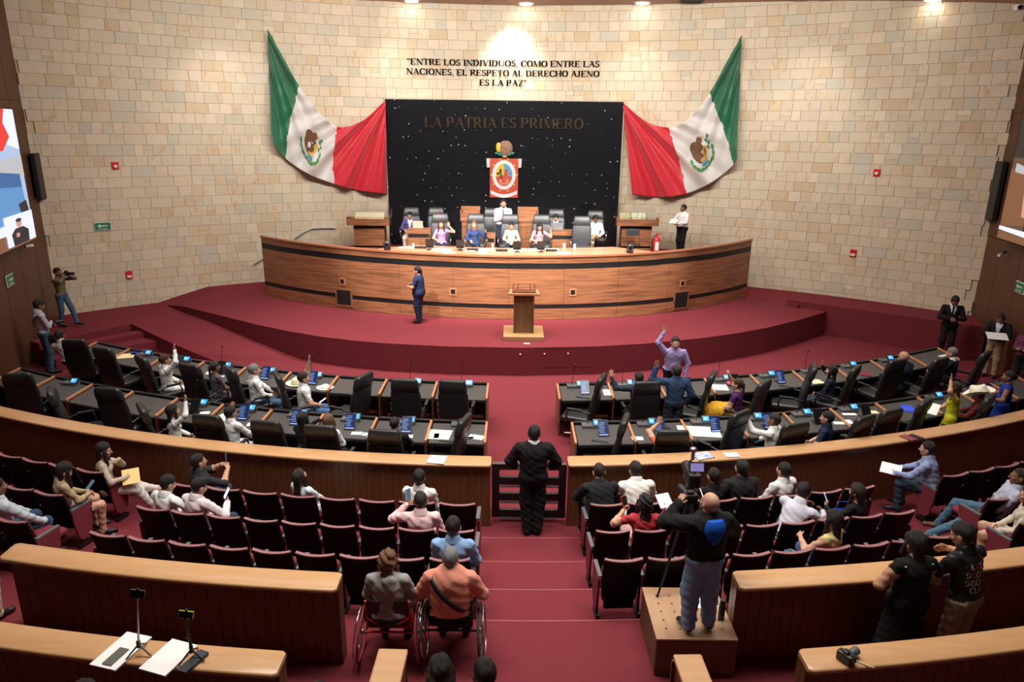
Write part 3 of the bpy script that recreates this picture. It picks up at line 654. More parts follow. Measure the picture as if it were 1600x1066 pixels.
def rail_wall(x0, x1, y0, y1, label, rz):
    root = thing('aisle_partition', label, 'partition', (x0, y1, .75), rz); b = MB(); w_ = x1-x0
    b.box((w_/2+.012, -(y1-y0)/2, .41), (w_-.04, y1-y0-.04, .82)); b.build('body', WOODD, root)
    for i in range(2): b = MB(); b.box((w_*(i+.5)/2, -.012, .41), (w_/2-.006, .02, .8)); b.build('end_board', WOODD, root)
    b = MB(); b.box((w_/2+.012, -(y1-y0)/2, .845), (w_, y1-y0, .05), bev=.018); b.build('cap', WOODC, root)
rail_wall(-1.145, -.885, 3.6, 5.13, 'short oak capped aisle wall at the bottom beside the wheelchairs', -.02)
rail_wall(1.42, 1.67, 3.6, 5.1, 'short oak capped aisle wall at the bottom below the perforated stand', .03)
# ---- black swing gate in the aisle
g = thing('aisle_gate', 'black louvred gate across the aisle between the partitions', 'gate', (0, 0, 0)); gy = 10.0
gx0, gx1 = -.29, .88; GBK = mat('gate black', (.010, .009, .010), .4)
for x in (gx0+.06, gx1-.06): b = MB(); b.box((x, gy, .52), (.12, .06, .92), bev=.006); b.build('stile', GBK, g)
for z, h in ((.935, .09), (.70, .13), (.42, .13), (.12, .15)): b = MB(); b.box(((gx0+gx1)/2, gy, z), (gx1-gx0-.24, .05, h), bev=.006); b.build('board', GBK, g)
for z in (.615, .335, .055): b = MB(); b.box(((gx0+gx1)/2, gy-.03, z+.0), (gx1-gx0-.26, .05, .016)); b.build('louvre_edge', mat('gate edge', (.12, .085, .085), .5), g)
b = MB(); b.box(((gx0+gx1)/2, gy, .992), (gx1-gx0, .07, .014)); b.build('top_edge', mat('gate top', (.10, .085, .08), .4), g)
# ---- desks
D1, D2 = Curve(14.22, .0254, .0163), Curve(12.12, .0227, .008)
DZ = .79
def desk_unit(crv, xa, xb, first, label, group, depth=.95, last=False):
    ya, yb = crv.y(xa), crv.y(xb); root = thing('desk', label, 'desk', (xa, ya, 0), 0, group); w_ = xb-xa; k = (yb-ya)/w_
    sh = Matrix(((1, 0, 0, 0), (k, 1, 0, 0), (0, 0, 1, 0), (0, 0, 0, 1)))
    def bx(c, d, nm, m, par=root):
        b = MB(); b.box(c, d, M=sh); return b.build(nm, m, par)
    bx((w_/2+.012, -depth/2-.03, DZ-.04), (w_-.07, depth-.10, .022), 'worktop', DESKT)
    bx((w_/2+.012, -depth-.0, DZ-.055), (w_-.07, .025, .05), 'front_edge', DESKB)
    bx((w_/2+.012, -.03, DZ/2+.0), (w_-.07, .03, DZ), 'back_panel', DESKB)
    bx((w_/2+.012, -.02, DZ+.004), (w_-.05, .075, .022), 'back_ledge', DESKB)
    bx((w_/2+.012, -.35, .45), (w_-.08, .02, .60), 'modesty_panel', DESKB)
    for x in ([0] if not last else [0, w_]):
        b = MB(); b.box((x, -depth/2, DZ/2-.02), (.034, depth, DZ-.04), M=None if x == 0 else Matrix.Translation((0, k*w_, 0))); o = b.build('divider', PODW if (x == 0 and first) or (x and last) else WOODD, root)
        b = MB(); b.box((x, -depth/2-.02, DZ+.0), (.045, depth-.04, .045), M=None if x == 0 else Matrix.Translation((0, k*w_, 0)), bev=.008); b.build('divider_strip', EDGE, root)
    bx((w_*.72, -.66, .34), (w_*.42, .30, .02), 'shelf', WOODD)
    return root
def bounds(a, n, st): return [a+st*i for i in range(n+1)]
X1L = bounds(-10.40, 9, 1.1); X1R = [.98, 2.08, 3.17, 4.25, 5.35, 6.42, 7.52, 8.62, 9.77, 10.88]
X2L = [-10.93, -9.85, -8.77, -7.71, -6.64, -5.62, -4.59, -3.55, -2.51, -1.48, -.45]; X2R = [1.13, 2.18, 3.20, 4.24, 5.27, 6.29, 7.35, 8.40, 9.45, 10.5, 11.4]
DESKS = {}
for nm, crv, X, row, rev in (('1L', D1, X1L, 'front row', True), ('1R', D1, X1R, 'front row', False), ('2L', D2, X2L, 'rear row', True), ('2R', D2, X2R, 'rear row', False)):
    n = len(X)-1
    for i in range(n):
        k = n-1-i if rev else i; side = 'left' if rev else 'right'
        lab = f'charcoal desk with oak divider, {ORD[k]} from the central aisle, {row}, {side} side'
        o = desk_unit(crv, X[i], X[i+1], (not rev and i == 0), lab, f'{side} {row} desks', last=(rev and i == n-1) or (not rev and i == n-1))
        DESKS[nm, k] = ((X[i]+X[i+1])/2, crv, X[i], X[i+1])
# ---- consoles, microphones and tablets on the desks
def console0(label):
    t = thing('voting_console', label, 'console', (0, 0, 0), 0, 'voting consoles on the desks')
    b = MB(); b.prism([(-.19, -.10), (.15, -.10), (.15, .08), (-.19, .08)], 0, .05); b.build('console_body', GREYPL, t)
    M = Matrix.Translation((.09, -.02, .085)) @ Matrix.Rotation(math.radians(38), 4, 'X')
    b = MB(); b.box((0, 0, 0), (.17, .14, .035), M=M, bev=.008); h = b.build('screen_housing', PLASTIC, t)
    b = MB(); b.box((0, 0, .019), (.13, .10, .004), M=M); b.build('screen', BLUESCR, h)
    b = MB(); b.box((-.02, .012, .0225), (.06, .012, .002), M=M); b.box((-.02, -.012, .0225), (.06, .01, .002), M=M); b.build('screen_text', mat('console text', (.5, .6, .7), .4, emit=(.55, .8, 1), es=.9), h)
    b = MB(); b.cyl((-.08, .03, .05), .012, .02, 8); b.build('mic_socket', PLASTIC, t)
    return t
C0 = console0('small grey voting console with lit blue screen'); C0.location = (0, 0, -50)
def mic0():
    t = thing('gooseneck_microphone', 'thin black gooseneck microphone standing on a desk console', 'microphone', (0, 0, 0))
    b = MB(); b.tube([(0, 0, 0), (.005, .01, .15), (.02, .02, .30), (.045, .0, .42)], .006, 6); b.build('gooseneck', PLASTIC, t)
    b = MB(); b.tube([(.045, 0, .42), (.055, -.012, .47)], .014, 8); b.build('mic_head', PLASTIC, t); return t
M0 = mic0()
def tablet0(m, nm):
    t = thing('tablet', nm, 'tablet', (0, 0, 0), 0, 'tablets on the desks')
    M = Matrix.Translation((0, 0, .13)) @ Matrix.Rotation(math.radians(52), 4, 'X')
    b = MB(); b.box((0, 0, 0), (.19, .31, .014), M=M, bev=.006); b.build('tablet_body', PLASTIC, t)
    b = MB(); b.box((0, 0, .009), (.172, .285, .003), M=M); s_ = b.build('tablet_screen', m, t)
    if m is NAVYSCR:
        b = MB(); b.box((0, -.125, .0115), (.16, .02, .001), M=M)
        for k in range(7): b.box((-.02-.01*(k % 3), .10-.03*k, .0115), (.09+.02*(k % 2), .007, .001), M=M)
        b.build('screen_lines', SCRTXT, t)
    b = MB(); b.box((0, .06, .055), (.03, .012, .12)); b.box((0, .05, .006), (.14, .13, .012)); b.build('stand', DKMETAL, t); return t
T0 = tablet0(NAVYSCR, 'tablet with navy lit screen'); T1 = tablet0(OFFSCR, 'tablet with dark screen')
used = {}
def place(proto, loc, rz, label, group=None):
    if proto.name not in used:
        used[proto.name] = 1; proto.location = loc; proto.rotation_euler.z = rz
        if label: proto['label'] = label
        if group: proto['group'] = group
        return proto
    return dup(proto, loc, rz, label, group)
def deskname(key, k): return f"{ORD[k]} desk from the aisle, {'front' if key[0] == '1' else 'rear'} row {'left' if key[1] == 'L' else 'right'}"
TAB = {('1L', 0): 0, ('1L', 1): 0, ('1L', 3): 1, ('1L', 4): 1, ('1L', 5): 2, ('1L', 6): 2, ('2L', 0): 1, ('2L', 1): 1, ('2L', 2): 1, ('2L', 3): 1, ('2L', 4): 1, ('2L', 5): 2, ('1R', 0): 1, ('1R', 1): 1, ('1R', 2): 1, ('1R', 3): 2, ('1R', 4): 1,
       ('2R', 0): 1, ('2R', 1): 1, ('2R', 2): 1, ('2R', 3): 1, ('2R', 4): 2, ('2R', 5): 2, ('2R', 8): 1}
MIC = {('1L', 0): 1, ('1L', 1): 1, ('1L', 3): 1, ('1L', 5): 1, ('1R', 0): 1, ('1R', 3): 1, ('1R', 5): 1, ('1R', 1): 1, ('2L', 5): 1}
NOCON = {('1L', 8), ('2L', 9), ('2L', 7), ('1R', 8), ('2L', 6), ('2R', 6)}
for (key, k), (xc, crv, xa, xb) in DESKS.items():
    ang = crv.ang(xc)*.5; x = xc+(.06 if key[1] == 'L' else -.16); y = crv.y(x)-.15; wz = DZ-.029
    if (key, k) not in NOCON: place(C0, (x, y, wz), ang, 'voting console with blue screen on the '+deskname(key, k))
    if (key, k) in MIC: place(M0, (x-.08, y+.03, wz+.05), ang+(.6 if k % 2 else -.6), 'gooseneck microphone on the '+deskname(key, k))
    tb = TAB.get((key, k))
    if tb: place(T0 if tb == 1 else T1, (x+(.06 if key[1] == 'L' else .16), y-.36, wz), ang, ('tablet with navy screen on the ' if tb == 1 else 'dark tablet on the ')+deskname(key, k))
# ---- executive chair
def rrect(w_, d, z, r, n=3, y0=0):
    pts = []
    for cx_, cy_, a0 in ((w_/2-r, d/2-r, 0), (-w_/2+r, d/2-r, 90), (-w_/2+r, -d/2+r, 180), (w_/2-r, -d/2+r, 270)):
        for i in range(n+1):
            a = math.radians(a0+90*i/n); pts.append(Vector((cx_+r*math.cos(a), cy_+r*math.sin(a)+y0, z)))
    return pts
def exec_chair(label, m, grp):
    t = thing('executive_chair', label, 'chair', (0, 0, 0), 0, grp)
    # occupant faces +y; back slopes to -y
    b = MB(); prof = [(.44, -.20, .46, .07), (.50, -.215, .50, .09), (.62, -.235, .53, .10), (.78, -.255, .53, .095), (.92, -.285, .52, .085), (1.0, -.305, .50, .08)]
    b.loft([rrect(w_, d, z, min(.04, d/2.1), 3, y) for z, y, w_, d in prof]); b.build('backrest', m, t)
    b = MB(); prof = [(1.005, -.30, .47, .07), (1.03, -.31, .49, .10), (1.12, -.33, .475, .12), (1.2, -.35, .45, .11), (1.245, -.36, .42, .08), (1.255, -.362, .37, .045)]
    b.loft([rrect(w_, d, z, min(.04, d/2.1), 3, y) for z, y, w_, d in prof]); b.build('headrest', m, t)
    b = MB(); b.loft([rrect(w_, d, z, .05, 3, .05) for z, w_, d in ((.40, .46, .44), (.42, .52, .50), (.47, .53, .51), (.50, .50, .48), (.505, .44, .42))]); b.build('seat', m, t)
    for s_ in (-1, 1):
        b = MB(); b.tube([(s_*.27, .16, .42), (s_*.30, .19, .55), (s_*.30, .15, .655), (s_*.295, -.05, .66), (s_*.27, -.24, .62)], .016, 6); a = b.build('armrest', CHROME if m is not LEATHER else DKMETAL, t)
        b = MB(); b.box((s_*.30, .05, .675), (.055, .26, .028), bev=.01); b.build('arm_pad', m if m is LEATHER else PLASTIC, a)
    b = MB(); b.cyl((0, 0, .10), .03, .31, 10); b.build('gas_column', DKMETAL, t)
    b = MB()
    for k in range(5):
        a = 2*PI*k/5+.3; b.tube([(0, 0, .11), (.29*math.cos(a), .29*math.sin(a), .07)], [.03, .018], 6)
    b.build('star_base', CHROME, t)
    for k in range(5):
        a = 2*PI*k/5+.3; b = MB(); c = Vector((.29*math.cos(a), .29*math.sin(a), .03)); q = Vector((-math.sin(a), math.cos(a), 0)); b.cyl(c-q*.02, .03, .04, 10, axis=q); b.build('caster', PLASTIC, t)
    return t
CH = exec_chair('black leather chair', LEATHER, 'black chairs at the desks')
CS = 1.13
CHAIRS = [('1L', 0, 707, 594, -4), ('1L', 1, 632, 592, -2), ('1L', 2, 568, 585, 66), ('1L', 3, 434, 584, -62), ('1L', 4, 359, 574, -48), ('1L', 5, 296, 569, -22), ('1L', 6, 221, 557, -42), ('1L', 7, 160, 543, -18), ('1L', 8, 115, 530, 4),
          ('2L', 0, 725, 652, 74), ('2L', 1, 600, 671, -5), ('2L', 2, 500, 664, -5), ('2L', 3, 415, 657, -8), ('2L', 4, 323, 648, -10), ('2L', 5, 222, 634, -55), ('2L', 6, 168, 606, -8), ('2L', 7, 80, 608, -60), ('2L', 8, 26, 583, 12),
          ('1R', 0, 940, 587, 70), ('1R', 1, 1012, 596, 4), ('1R', 2, 1113, 583, 66), ('1R', 3, 1194, 596, 48), ('1R', 4, 1271, 571, 70), ('1R', 5, 1337, 573, 50), ('1R', 6, 1402, 562, 25), ('1R', 7, 1470, 560, 28), ('1R', 8, 1540, 550, 42),
          ('2R', 0, 976, 652, 74), ('2R', 1, 1052, 672, 0), ('2R', 2, 1157, 643, 40), ('2R', 3, 1244, 661, 20), ('2R', 4, 1352, 650, 32), ('2R', 5, 1393, 640, 26), ('2R', 6, 1446, 625, 42), ('2R', 8, 1546, 619, 44)]
CPOS = {}
for key, k, px, py, hd in CHAIRS:
    r = math.radians(hd); p = at(px, py, 1.25*CS); x = p.x-.34*CS*math.sin(r); y = p.y+.34*CS*math.cos(r)
    CPOS[key, k] = (x, y, hd); o = place(CH, (x, y, 0), r, f"black high-backed leather chair at the {deskname(key, k)}"); o.scale = (CS, CS, CS)
# ---- theatre seats of the public area
def theatre_seat(down, arms, endp=0):
    t = thing('theatre_seat', 'seat', 'theatre seat', (0, 0, 0), 0, 'theatre seats'); w_ = .50
    def back(zs, thick, yo, m, nm, shrink=0, dip=0):
        b = MB(); F = []; n = 9
        for z, y, wf in zs:
            ring_ = []; hw = w_/2*wf-shrink
            for i in range(n): xx = -hw+2*hw*i/(n-1); bow = .035*(abs(xx)/(w_/2))**2; dz = dip*(abs(xx)/(w_/2))**2.2; ring_.append(Vector((xx, y+bow+yo, z+dz)))
            for i in range(n): xx = hw-2*hw*i/(n-1); bow = .035*(abs(xx)/(w_/2))**2; dz = dip*(abs(xx)/(w_/2))**2.2; ring_.append(Vector((xx, y+bow+thick+yo, z+dz)))
            F.append(ring_)
        b.loft(F, 0, True, False); return b.build(nm, m, t)
    Z = [(.30, -.16, .90), (.42, -.185, .96), (.62, -.235, 1.0), (.80, -.285, 1.0), (.875, -.305, .99)]
    back(Z, .035, 0, SHELL, 'back_shell'); 
    Z2 = [(.40, -.16, .92), (.62, -.205, .95), (.80, -.257, .95), (.858, -.277, .93)]
    back(Z2, .04, .0, MAROON, 'backrest', .01, .012)
    back([(.862, -.3085, .985), (.880, -.311, .975)], .045, -.004, MAUVE, 'top_edge', 0, .014)
    if down:
        b = MB(); b.loft([rrect(x, y, z, .06, 3, .07) for z, x, y in ((.40, .42, .42), (.42, .47, .46), (.47, .48, .47), (.49, .44, .43))]); b.build('seat_cushion', MAROON, t)
        b = MB(); b.loft([rrect(x, y, z, .05, 3, .07) for z, x, y in ((.34, .36, .36), (.37, .44, .43), (.40, .44, .43))]); b.build('seat_pan', SHELL, t)
    else:
        M = Matrix.Translation((0, -.075, .27)) @ Matrix.Rotation(math.radians(80), 4, 'X')
        b = MB(); b.loft([[M @ v for v in rrect(x, y, z, .06, 3, .17)] for z, x, y in ((-.02, .42, .40), (.0, .45, .44), (.05, .46, .45), (.07, .42, .41))]); b.build('seat_cushion', MAROON, t)
        b = MB(); b.loft([[M @ v for v in rrect(x, y, z, .05, 3, .16)] for z, x, y in ((-.075, .30, .30), (-.05, .40, .38), (-.02, .42, .40))]); b.build('seat_pan', SHELL, t)
        b = MB(); b.box((0, -.13, .22), (.40, .05, .16), bev=.02); b.build('lower_cover', SHELL, t)
    for s_ in arms:
        b = MB(); b.box((s_*.275, -.03, .615), (.055, .34, .025), bev=.008); a = b.build('arm_pad', ARMG, t)
        b = MB(); b.box((s_*.275, -.06, .33), (.03, .10, .56)); b.box((s_*.275, -.06, .04), (.05, .22, .05)); b.build('standard', DKMETAL, t)
    if endp:
        b = MB(); b.loft([[Vector((endp*.305, y0, z)), Vector((endp*.305, y1, z)), Vector((endp*.275, y1, z)), Vector((endp*.275, y0, z))] for z, y0, y1 in ((.12, -.10, .0), (.18, -.16, .06), (.40, -.20, .10), (.59, -.21, .13), (.605, -.20, .13))], 0, True, False); b.build('end_panel', MAROON, t)
    return t
PRO = {}
SEATS = {}
def seat(x, crv, z0, down, arms, endp, label, group, wd):
    key = (down, arms, endp)
    if key not in PRO: PRO[key] = theatre_seat(*key); o = PRO[key]; o['label'] = label; o['group'] = group
    else: o = dup(PRO[key], (0, 0, 0), 0, label, group)
    r = crv.ang(x); off = .30*math.cos(r)
    o.location = (x, crv.y(x)+off, z0); o.rotation_euler = (0, 0, r); o.scale = ((wd-.002)/.552*math.sqrt(1+math.tan(r)**2), 1, 1)
    return o
OCC = {('A', 'L'): {1, 4, 7}, ('B', 'L'): {1, 7, 8}, ('C', 'L'): {0}, ('A', 'R'): {0, 1, 3, 4, 5}, ('B', 'R'): {1, 5, 7}, ('C', 'R'): {5},
       ('A', 'LL'): {0}, ('B', 'LL'): {0}, ('C', 'LL'): {0, 1}, ('A', 'RR'): {0}, ('B', 'RR'): {0}, ('C', 'RR'): {0}}
ROWS = {'A': (ROWA, .15, 'first'), 'B': (ROWB, .30, 'second'), 'C': (ROWC, .45, 'third')}
SPAN = {('A', 'L'): (-4.61, -.72, 8), ('B', 'L'): (-4.63, -.66, 9), ('C', 'L'): (-4.72, -.67, 9), ('A', 'R'): (1.33, 5.05, 8), ('B', 'R'): (1.28, 5.12, 9), ('C', 'R'): (1.28, 5.22, 9),
        ('A', 'LL'): (-8.75, -6.22, 6), ('B', 'LL'): (-7.7, -6.2, 4), ('C', 'LL'): (-6.55, -6.05, 2), ('A', 'RR'): (6.72, 9.22, 6), ('B', 'RR'): (6.75, 8.25, 4), ('C', 'RR'): (6.55, 7.55, 3)}
NM = {'L': 'left of the central aisle', 'R': 'right of the central aisle', 'LL': 'beyond the far left aisle', 'RR': 'beyond the far right aisle'}
for (row, blk), (xa, xb, n) in SPAN.items():
    crv, z0, rn = ROWS[row]
    for i in range(n):
        x = xa+(xb-xa)*i/(n-1); k = n-1-i if blk in ('L', 'LL') else i; wd = (xb-xa)/(n-1)
        down = k in OCC[row, blk]; near = i == (n-1 if blk in ('L', 'LL') else 0); far = i == (0 if blk in ('L', 'LL') else n-1)
        lft = blk in ('L', 'LL')
        if lft: arms = (-1, 1) if near else (-1,)
        else: arms = (-1, 1) if near else (1,)
        endp = (1 if lft else -1) if near else ((-1 if lft else 1) if far and blk in ('L', 'R') else 0)
        lab = f"{'occupied' if down else 'empty'} maroon theatre seat, {ORD[k]} from the {'central' if len(blk) == 1 else 'far'} aisle, {rn} row, {'left' if blk[0] == 'L' else 'right'}"
        SEATS[row, blk, k] = seat(x, crv, z0, down, arms, endp, lab, f'theatre seats in the {rn} row {NM[blk]}', wd)
# ================================================================= PEOPLE
def surfnet(f, o, h):
    sg = f < 0; nx, ny, nz = f.shape
    c = np.zeros((nx-1, ny-1, nz-1), np.int8)
    for i in (0, 1):
        for j in (0, 1):
            for k in (0, 1): c += sg[i:nx-1+i, j:ny-1+j, k:nz-1+k]
    act = (c > 0) & (c < 8); I, J, K_ = np.nonzero(act)
    if len(I) == 0: return np.zeros((0, 3)), np.zeros((0, 4), int)
    acc = np.zeros((len(I), 3)); cnt = np.zeros(len(I))
    for ax in range(3):
        for a in (0, 1):
            for b in (0, 1):
                d0 = [0, 0, 0]; oth = [q for q in range(3) if q != ax]; d0[oth[0]] = a; d0[oth[1]] = b; d1 = list(d0); d1[ax] = 1
                f0 = f[I+d0[0], J+d0[1], K_+d0[2]]; f1 = f[I+d1[0], J+d1[1], K_+d1[2]]; m = (f0 < 0) != (f1 < 0)
                t = np.where(m, f0/np.where(m, f0-f1, 1), 0); p = np.zeros((len(I), 3)); p[:, oth[0]] = a; p[:, oth[1]] = b; p[:, ax] = t
                acc += p*m[:, None]; cnt += m
    V = (np.stack([I, J, K_], 1)+acc/cnt[:, None])*h+o
    idx = -np.ones(act.shape, np.int64); idx[I, J, K_] = np.arange(len(I)); F = []
    for ax in range(3):
        b_, c_ = (ax+1) % 3, (ax+2) % 3
        sl0 = [slice(None)]*3; sl1 = [slice(None)]*3; sl0[ax] = slice(0, -1); sl1[ax] = slice(1, None)
        s0, s1 = sg[tuple(sl0)], sg[tuple(sl1)]; d = s0 != s1
        e = np.array(np.nonzero(d)).T
        e = e[(e[:, b_] > 0) & (e[:, c_] > 0) & (e[:, b_] < f.shape[b_]-1) & (e[:, c_] < f.shape[c_]-1)]
        if len(e) == 0: continue
        ins = s0[e[:, 0], e[:, 1], e[:, 2]]
        def g(db, dc):
            q = e.copy(); q[:, b_] -= db; q[:, c_] -= dc; return idx[q[:, 0], q[:, 1], q[:, 2]]
        q = np.stack([g(1, 1), g(0, 1), g(0, 0), g(1, 0)], 1); q[~ins] = q[~ins][:, ::-1]; F.append(q)
    return V, np.concatenate(F)
A_ = lambda *v: np.array(v, float)
def nrmz(v): return v/max(1e-9, np.linalg.norm(v))
def seg(p, a, b):
    ab = b-a; t = np.clip(((p-a)@ab)/max(1e-9, ab@ab), 0, 1); return t, p-(a+t[..., None]*ab)
class Prim:
    # rounded cone, optionally flattened along axis fl by factor ff
    def __init__(s, a, b, r1, r2, lab, fl=None, ff=1, s0=0, s1=0): s.a, s.b, s.r1, s.r2, s.lab, s.fl, s.ff, s.s0, s.s1 = np.array(a, float), np.array(b, float), r1, r2, lab, fl, ff, s0, s1
    def d(s, p):
        t, q = seg(p, s.a, s.b); r = s.r1+(s.r2-s.r1)*t
        if s.fl is not None:
            c = q@s.fl; q = q+(c*(1/s.ff-1))[..., None]*s.fl
            return (np.sqrt((q*q).sum(-1))-r)*(s.ff*.5+.5), t
        return np.sqrt((q*q).sum(-1))-r, t
class Ell:
    def __init__(s, c, R, r, lab='skin'): s.c, s.R, s.r, s.lab = np.array(c, float), R, np.array(r, float), lab
    def d(s, p):
        q = ((p-s.c)@s.R)/s.r; k = np.sqrt((q*q).sum(-1)); return (k-1)*s.r.min()*(.5+.5*s.r.mean()/s.r.min()), None
def smin(a, b, k): h = np.clip(.5+.5*(b-a)/k, 0, 1); return b+(a-b)*h-k*h*(1-h)
def field(prims, lo, hi, h, k):
    n = np.ceil((hi-lo)/h).astype(int)+1
    g = np.stack(np.meshgrid(*[lo[i]+np.arange(n[i])*h for i in range(3)], indexing='ij'), -1); f = np.full(g.shape[:3], 1.0)
    for pr in prims:
        if isinstance(pr, Prim): rr = max(pr.r1, pr.r2)+k+2*h; a = np.minimum(pr.a, pr.b)-rr; b = np.maximum(pr.a, pr.b)+rr
        else: rr = pr.r.max()+k+2*h; a = pr.c-rr; b = pr.c+rr
        i0 = np.clip(np.floor((a-lo)/h).astype(int), 0, n-1); i1 = np.clip(np.ceil((b-lo)/h).astype(int)+1, 1, n)
        if np.any(i1 <= i0): continue
        s_ = tuple(slice(i0[q], i1[q]) for q in range(3)); d, _t = pr.d(g[s_]); f[s_] = smin(f[s_], d, k)
    return g, f
def ik(a, t, l1, l2, pole):
    d = t-a; L = np.linalg.norm(d); L2 = min(L, (l1+l2)*.995); d = d/max(L, 1e-6); t = a+d*L2
    x = (l1*l1-l2*l2+L2*L2)/(2*L2); y = math.sqrt(max(0, l1*l1-x*x)); p = pole-d*(pole@d); p = nrmz(p)
    return a+d*x+p*y, t
def Rm(ax, a):
    M = Matrix.Rotation(math.radians(a), 3, Vector(ax)); return np.array([list(r) for r in M])
ARMS = dict(down=(.07, .03, -.50), lap=(-.08, .27, -.36), desk=(-.05, .36, -.26), phone=(-.10, .30, -.16), eye=(-.10, .24, .12), up=(.06, .10, .47), upbent=(.14, .16, .26), fold=(-.20, .22, -.22), knee=(.0, .40, -.40), hip=(.10, -.02, -.40), back=(-.10, -.14, -.42), wide=(.30, .20, -.28), fwd=(-.02, .45, -.18), rest=(.09, .24, -.27))
NPEOPLE = [0]
def person(label, loc, rz=0, sit=None, H=1.70, lean=0, side=0, twist=0, hy=0, hp=0, ra='lap', la='lap', rh='relax', lh='relax', rp=None, lp=None, feet=None, knee=None, skin='a', hair='black', hs='short',
           top=(.8, .8, .8), bot=(.02, .025, .04), shoe=(.012, .012, .012), sleeve=2.0, leg=2.0, inner=None, tie=None, fat=1.0, fem=False, skirt=0, res=None, cat='person', ph=None, collar=None, extra=None, topm=None, botm=None, spread=.10, group=None, glasses=False, beard=False, loose=.0):
    s = H/1.72; far = loc[1] > 11; hh = res or (.024 if loc[1] > 15 else (.021 if far else .016)); X = A_(1, 0, 0)
    root = thing('person', label, cat, loc, math.radians(rz), group)
    ph = ph if ph is not None else (.95*s if sit is None else sit+.085); P = A_(0, 0, ph)
    up = Rm((1, 0, 0), -lean) @ Rm((0, 1, 0), side) @ A_(0, 0, 1); fw0 = A_(0, 1, 0)
    Rt = Rm(tuple(up), twist); ax = nrmz(Rt @ nrmz(X-up*(X@up))); fw = np.cross(up, ax); hax = nrmz(X-up*(X@up)) if sit is None else X
    sw = (.162 if fem else .188)*s*(1+.30*(fat-1)); N = P+up*.49*s; C = P+up*.27*s
    sh = {1: N-up*.055*s+ax*sw, -1: N-up*.055*s-ax*sw}; hip = {1: P+X*.088*s, -1: P-X*.088*s}
    pr = []; F_ = fat; lo_ = .006+loose
    pr.append(Prim(hip[-1]*.95+P*.05, hip[1]*.95+P*.05, .108*s*F_, .108*s*F_, 'torso', None)); wa = (.122 if fem else .142)*s*F_; ch = (.145 if fem else .166)*s*(1+.7*(F_-1))
    pr.append(Prim(P+up*.03, P+up*.20*s, .135*s*F_, wa, 'torso', fw, .84)); pr.append(Prim(P+up*.18*s, N-up*.14*s, wa+lo_, ch+lo_, 'torso', fw, .74))
    pr.append(Prim(sh[-1]+ax*.02, sh[1]-ax*.02, .058*s, .058*s, 'torso')); pr.append(Prim(N-up*.10*s-ax*.07, N-up*.10*s+ax*.07, .085*s, .085*s, 'torso', fw, .9)); pr.append(Prim(N-up*.05, N+up*.02*s-fw*.005, .085*s, .052*s, 'torso'))
    if fem:
        for q in (-1, 1): pr.append(Prim(C+up*.07*s+ax*q*.062*s+fw*.07*s, C+up*.065*s+ax*q*.062*s+fw*.085*s, .055*s, .045*s, 'torso'))
    if F_ > 1.1: pr.append(Prim(P+up*.10*s+fw*.05, P+up*.16*s+fw*.07, .10*s*F_, .09*s*F_, 'torso'))
    # head
    hu = nrmz(up*.55+A_(0, 0, 1)*.45); Rh = Rm((0, 0, 1), hy) @ Rm((1, 0, 0), -hp); hf = Rh @ (fw*1.0 if abs(lean) < 40 else fw0); 
    hx = nrmz(np.cross(hf, Rh @ A_(0, 0, 1))); hz = nrmz(Rh @ nrmz(hu*.4+A_(0, 0, 1)*.6)); hf = nrmz(np.cross(hz, hx)); Rhd = np.stack([hx, hf, hz], 1)
    Hc = N+hu*.062*s+hz*.092*s+hf*.020*s; hs_ = (.93*s+.07)*(1.14 if far else 1.09)
    nk0, nk1 = N-up*.02, Hc-hz*.06*s-hf*.015*s
    # arms
    UA, FA = .285*s, .25*s; arms = {}
    for q, tg, pole, hnd in ((1, ra, rp, rh), (-1, la, lp, lh)):
        v = A_(*(ARMS[tg] if isinstance(tg, str) else tg))*s; t = sh[q]+A_(v[0]*q, v[1], v[2]) if not isinstance(tg, str) or sit is not None or True else 0
        if isinstance(tg, str): 
            Ry = Rm((0, 0, 1), twist); t = sh[q]+Ry @ A_(v[0]*q, v[1], v[2])
        pl = A_(*pole)*A_(q, 1, 1) if pole is not None else (A_(q*.9, -.35, -.6) if v[2] < .15 else A_(q*1.0, .3, -.3))
        e, w_ = ik(sh[q], t, UA, FA, pl); arms[q] = (e, w_, hnd, tg); a_r = (.058+lo_*.8, .047+lo_, .034+lo_*(1 if sleeve > 1.8 else 0)) if not fem else (.050+lo_*.8, .040+lo_, .029+lo_*(1 if sleeve > 1.8 else 0))
        k_ = (1+.5*(F_-1))*s; pr.append(Prim(sh[q], e, a_r[0]*k_, a_r[1]*k_, 'arm', s0=0, s1=1)); pr.append(Prim(e, w_, a_r[1]*k_, a_r[2]*s, 'arm', s0=1, s1=2))
    # legs
    TL, SL = .43*s, .43*s
    for q in (1, -1):
        i = 0 if q == 1 else 1
        if sit is None:
            ft = A_(q*spread*s, 0, .075) if not feet else A_(*feet[i])
        else:
            ft = A_(q*(.11+spread*.3)*s, .40*s, .085) if not feet else A_(*feet[i])
        pl = A_(q*.15, 1, .25 if sit is None else .9) if not knee else A_(*knee[i])
        kn, an = ik(hip[q], ft, TL, SL, pl); l_ = lo_+(.010 if leg > 1.7 else 0)
        F2 = 1+.6*(F_-1)
        pr.append(Prim(hip[q], kn, (.090)*s*F2, (.060+l_)*s*F2, 'leg', s0=0, s1=1)); pr.append(Prim(kn, an, (.056+l_)*s*F2, (.040+l_)*s, 'leg', s0=1, s1=2))
        fd = nrmz(A_(q*.16, 1, -.12)) if sit is None or not feet or ft[2] < .2 else nrmz((an-kn)*.25+A_(0, 1, .2)); h0 = an-A_(0, 0, 1)*(.03*s); 
        pr.append(Prim(h0-fd*.035*s, h0+fd*.17*s, .043*s, .034*s, 'shoe'))
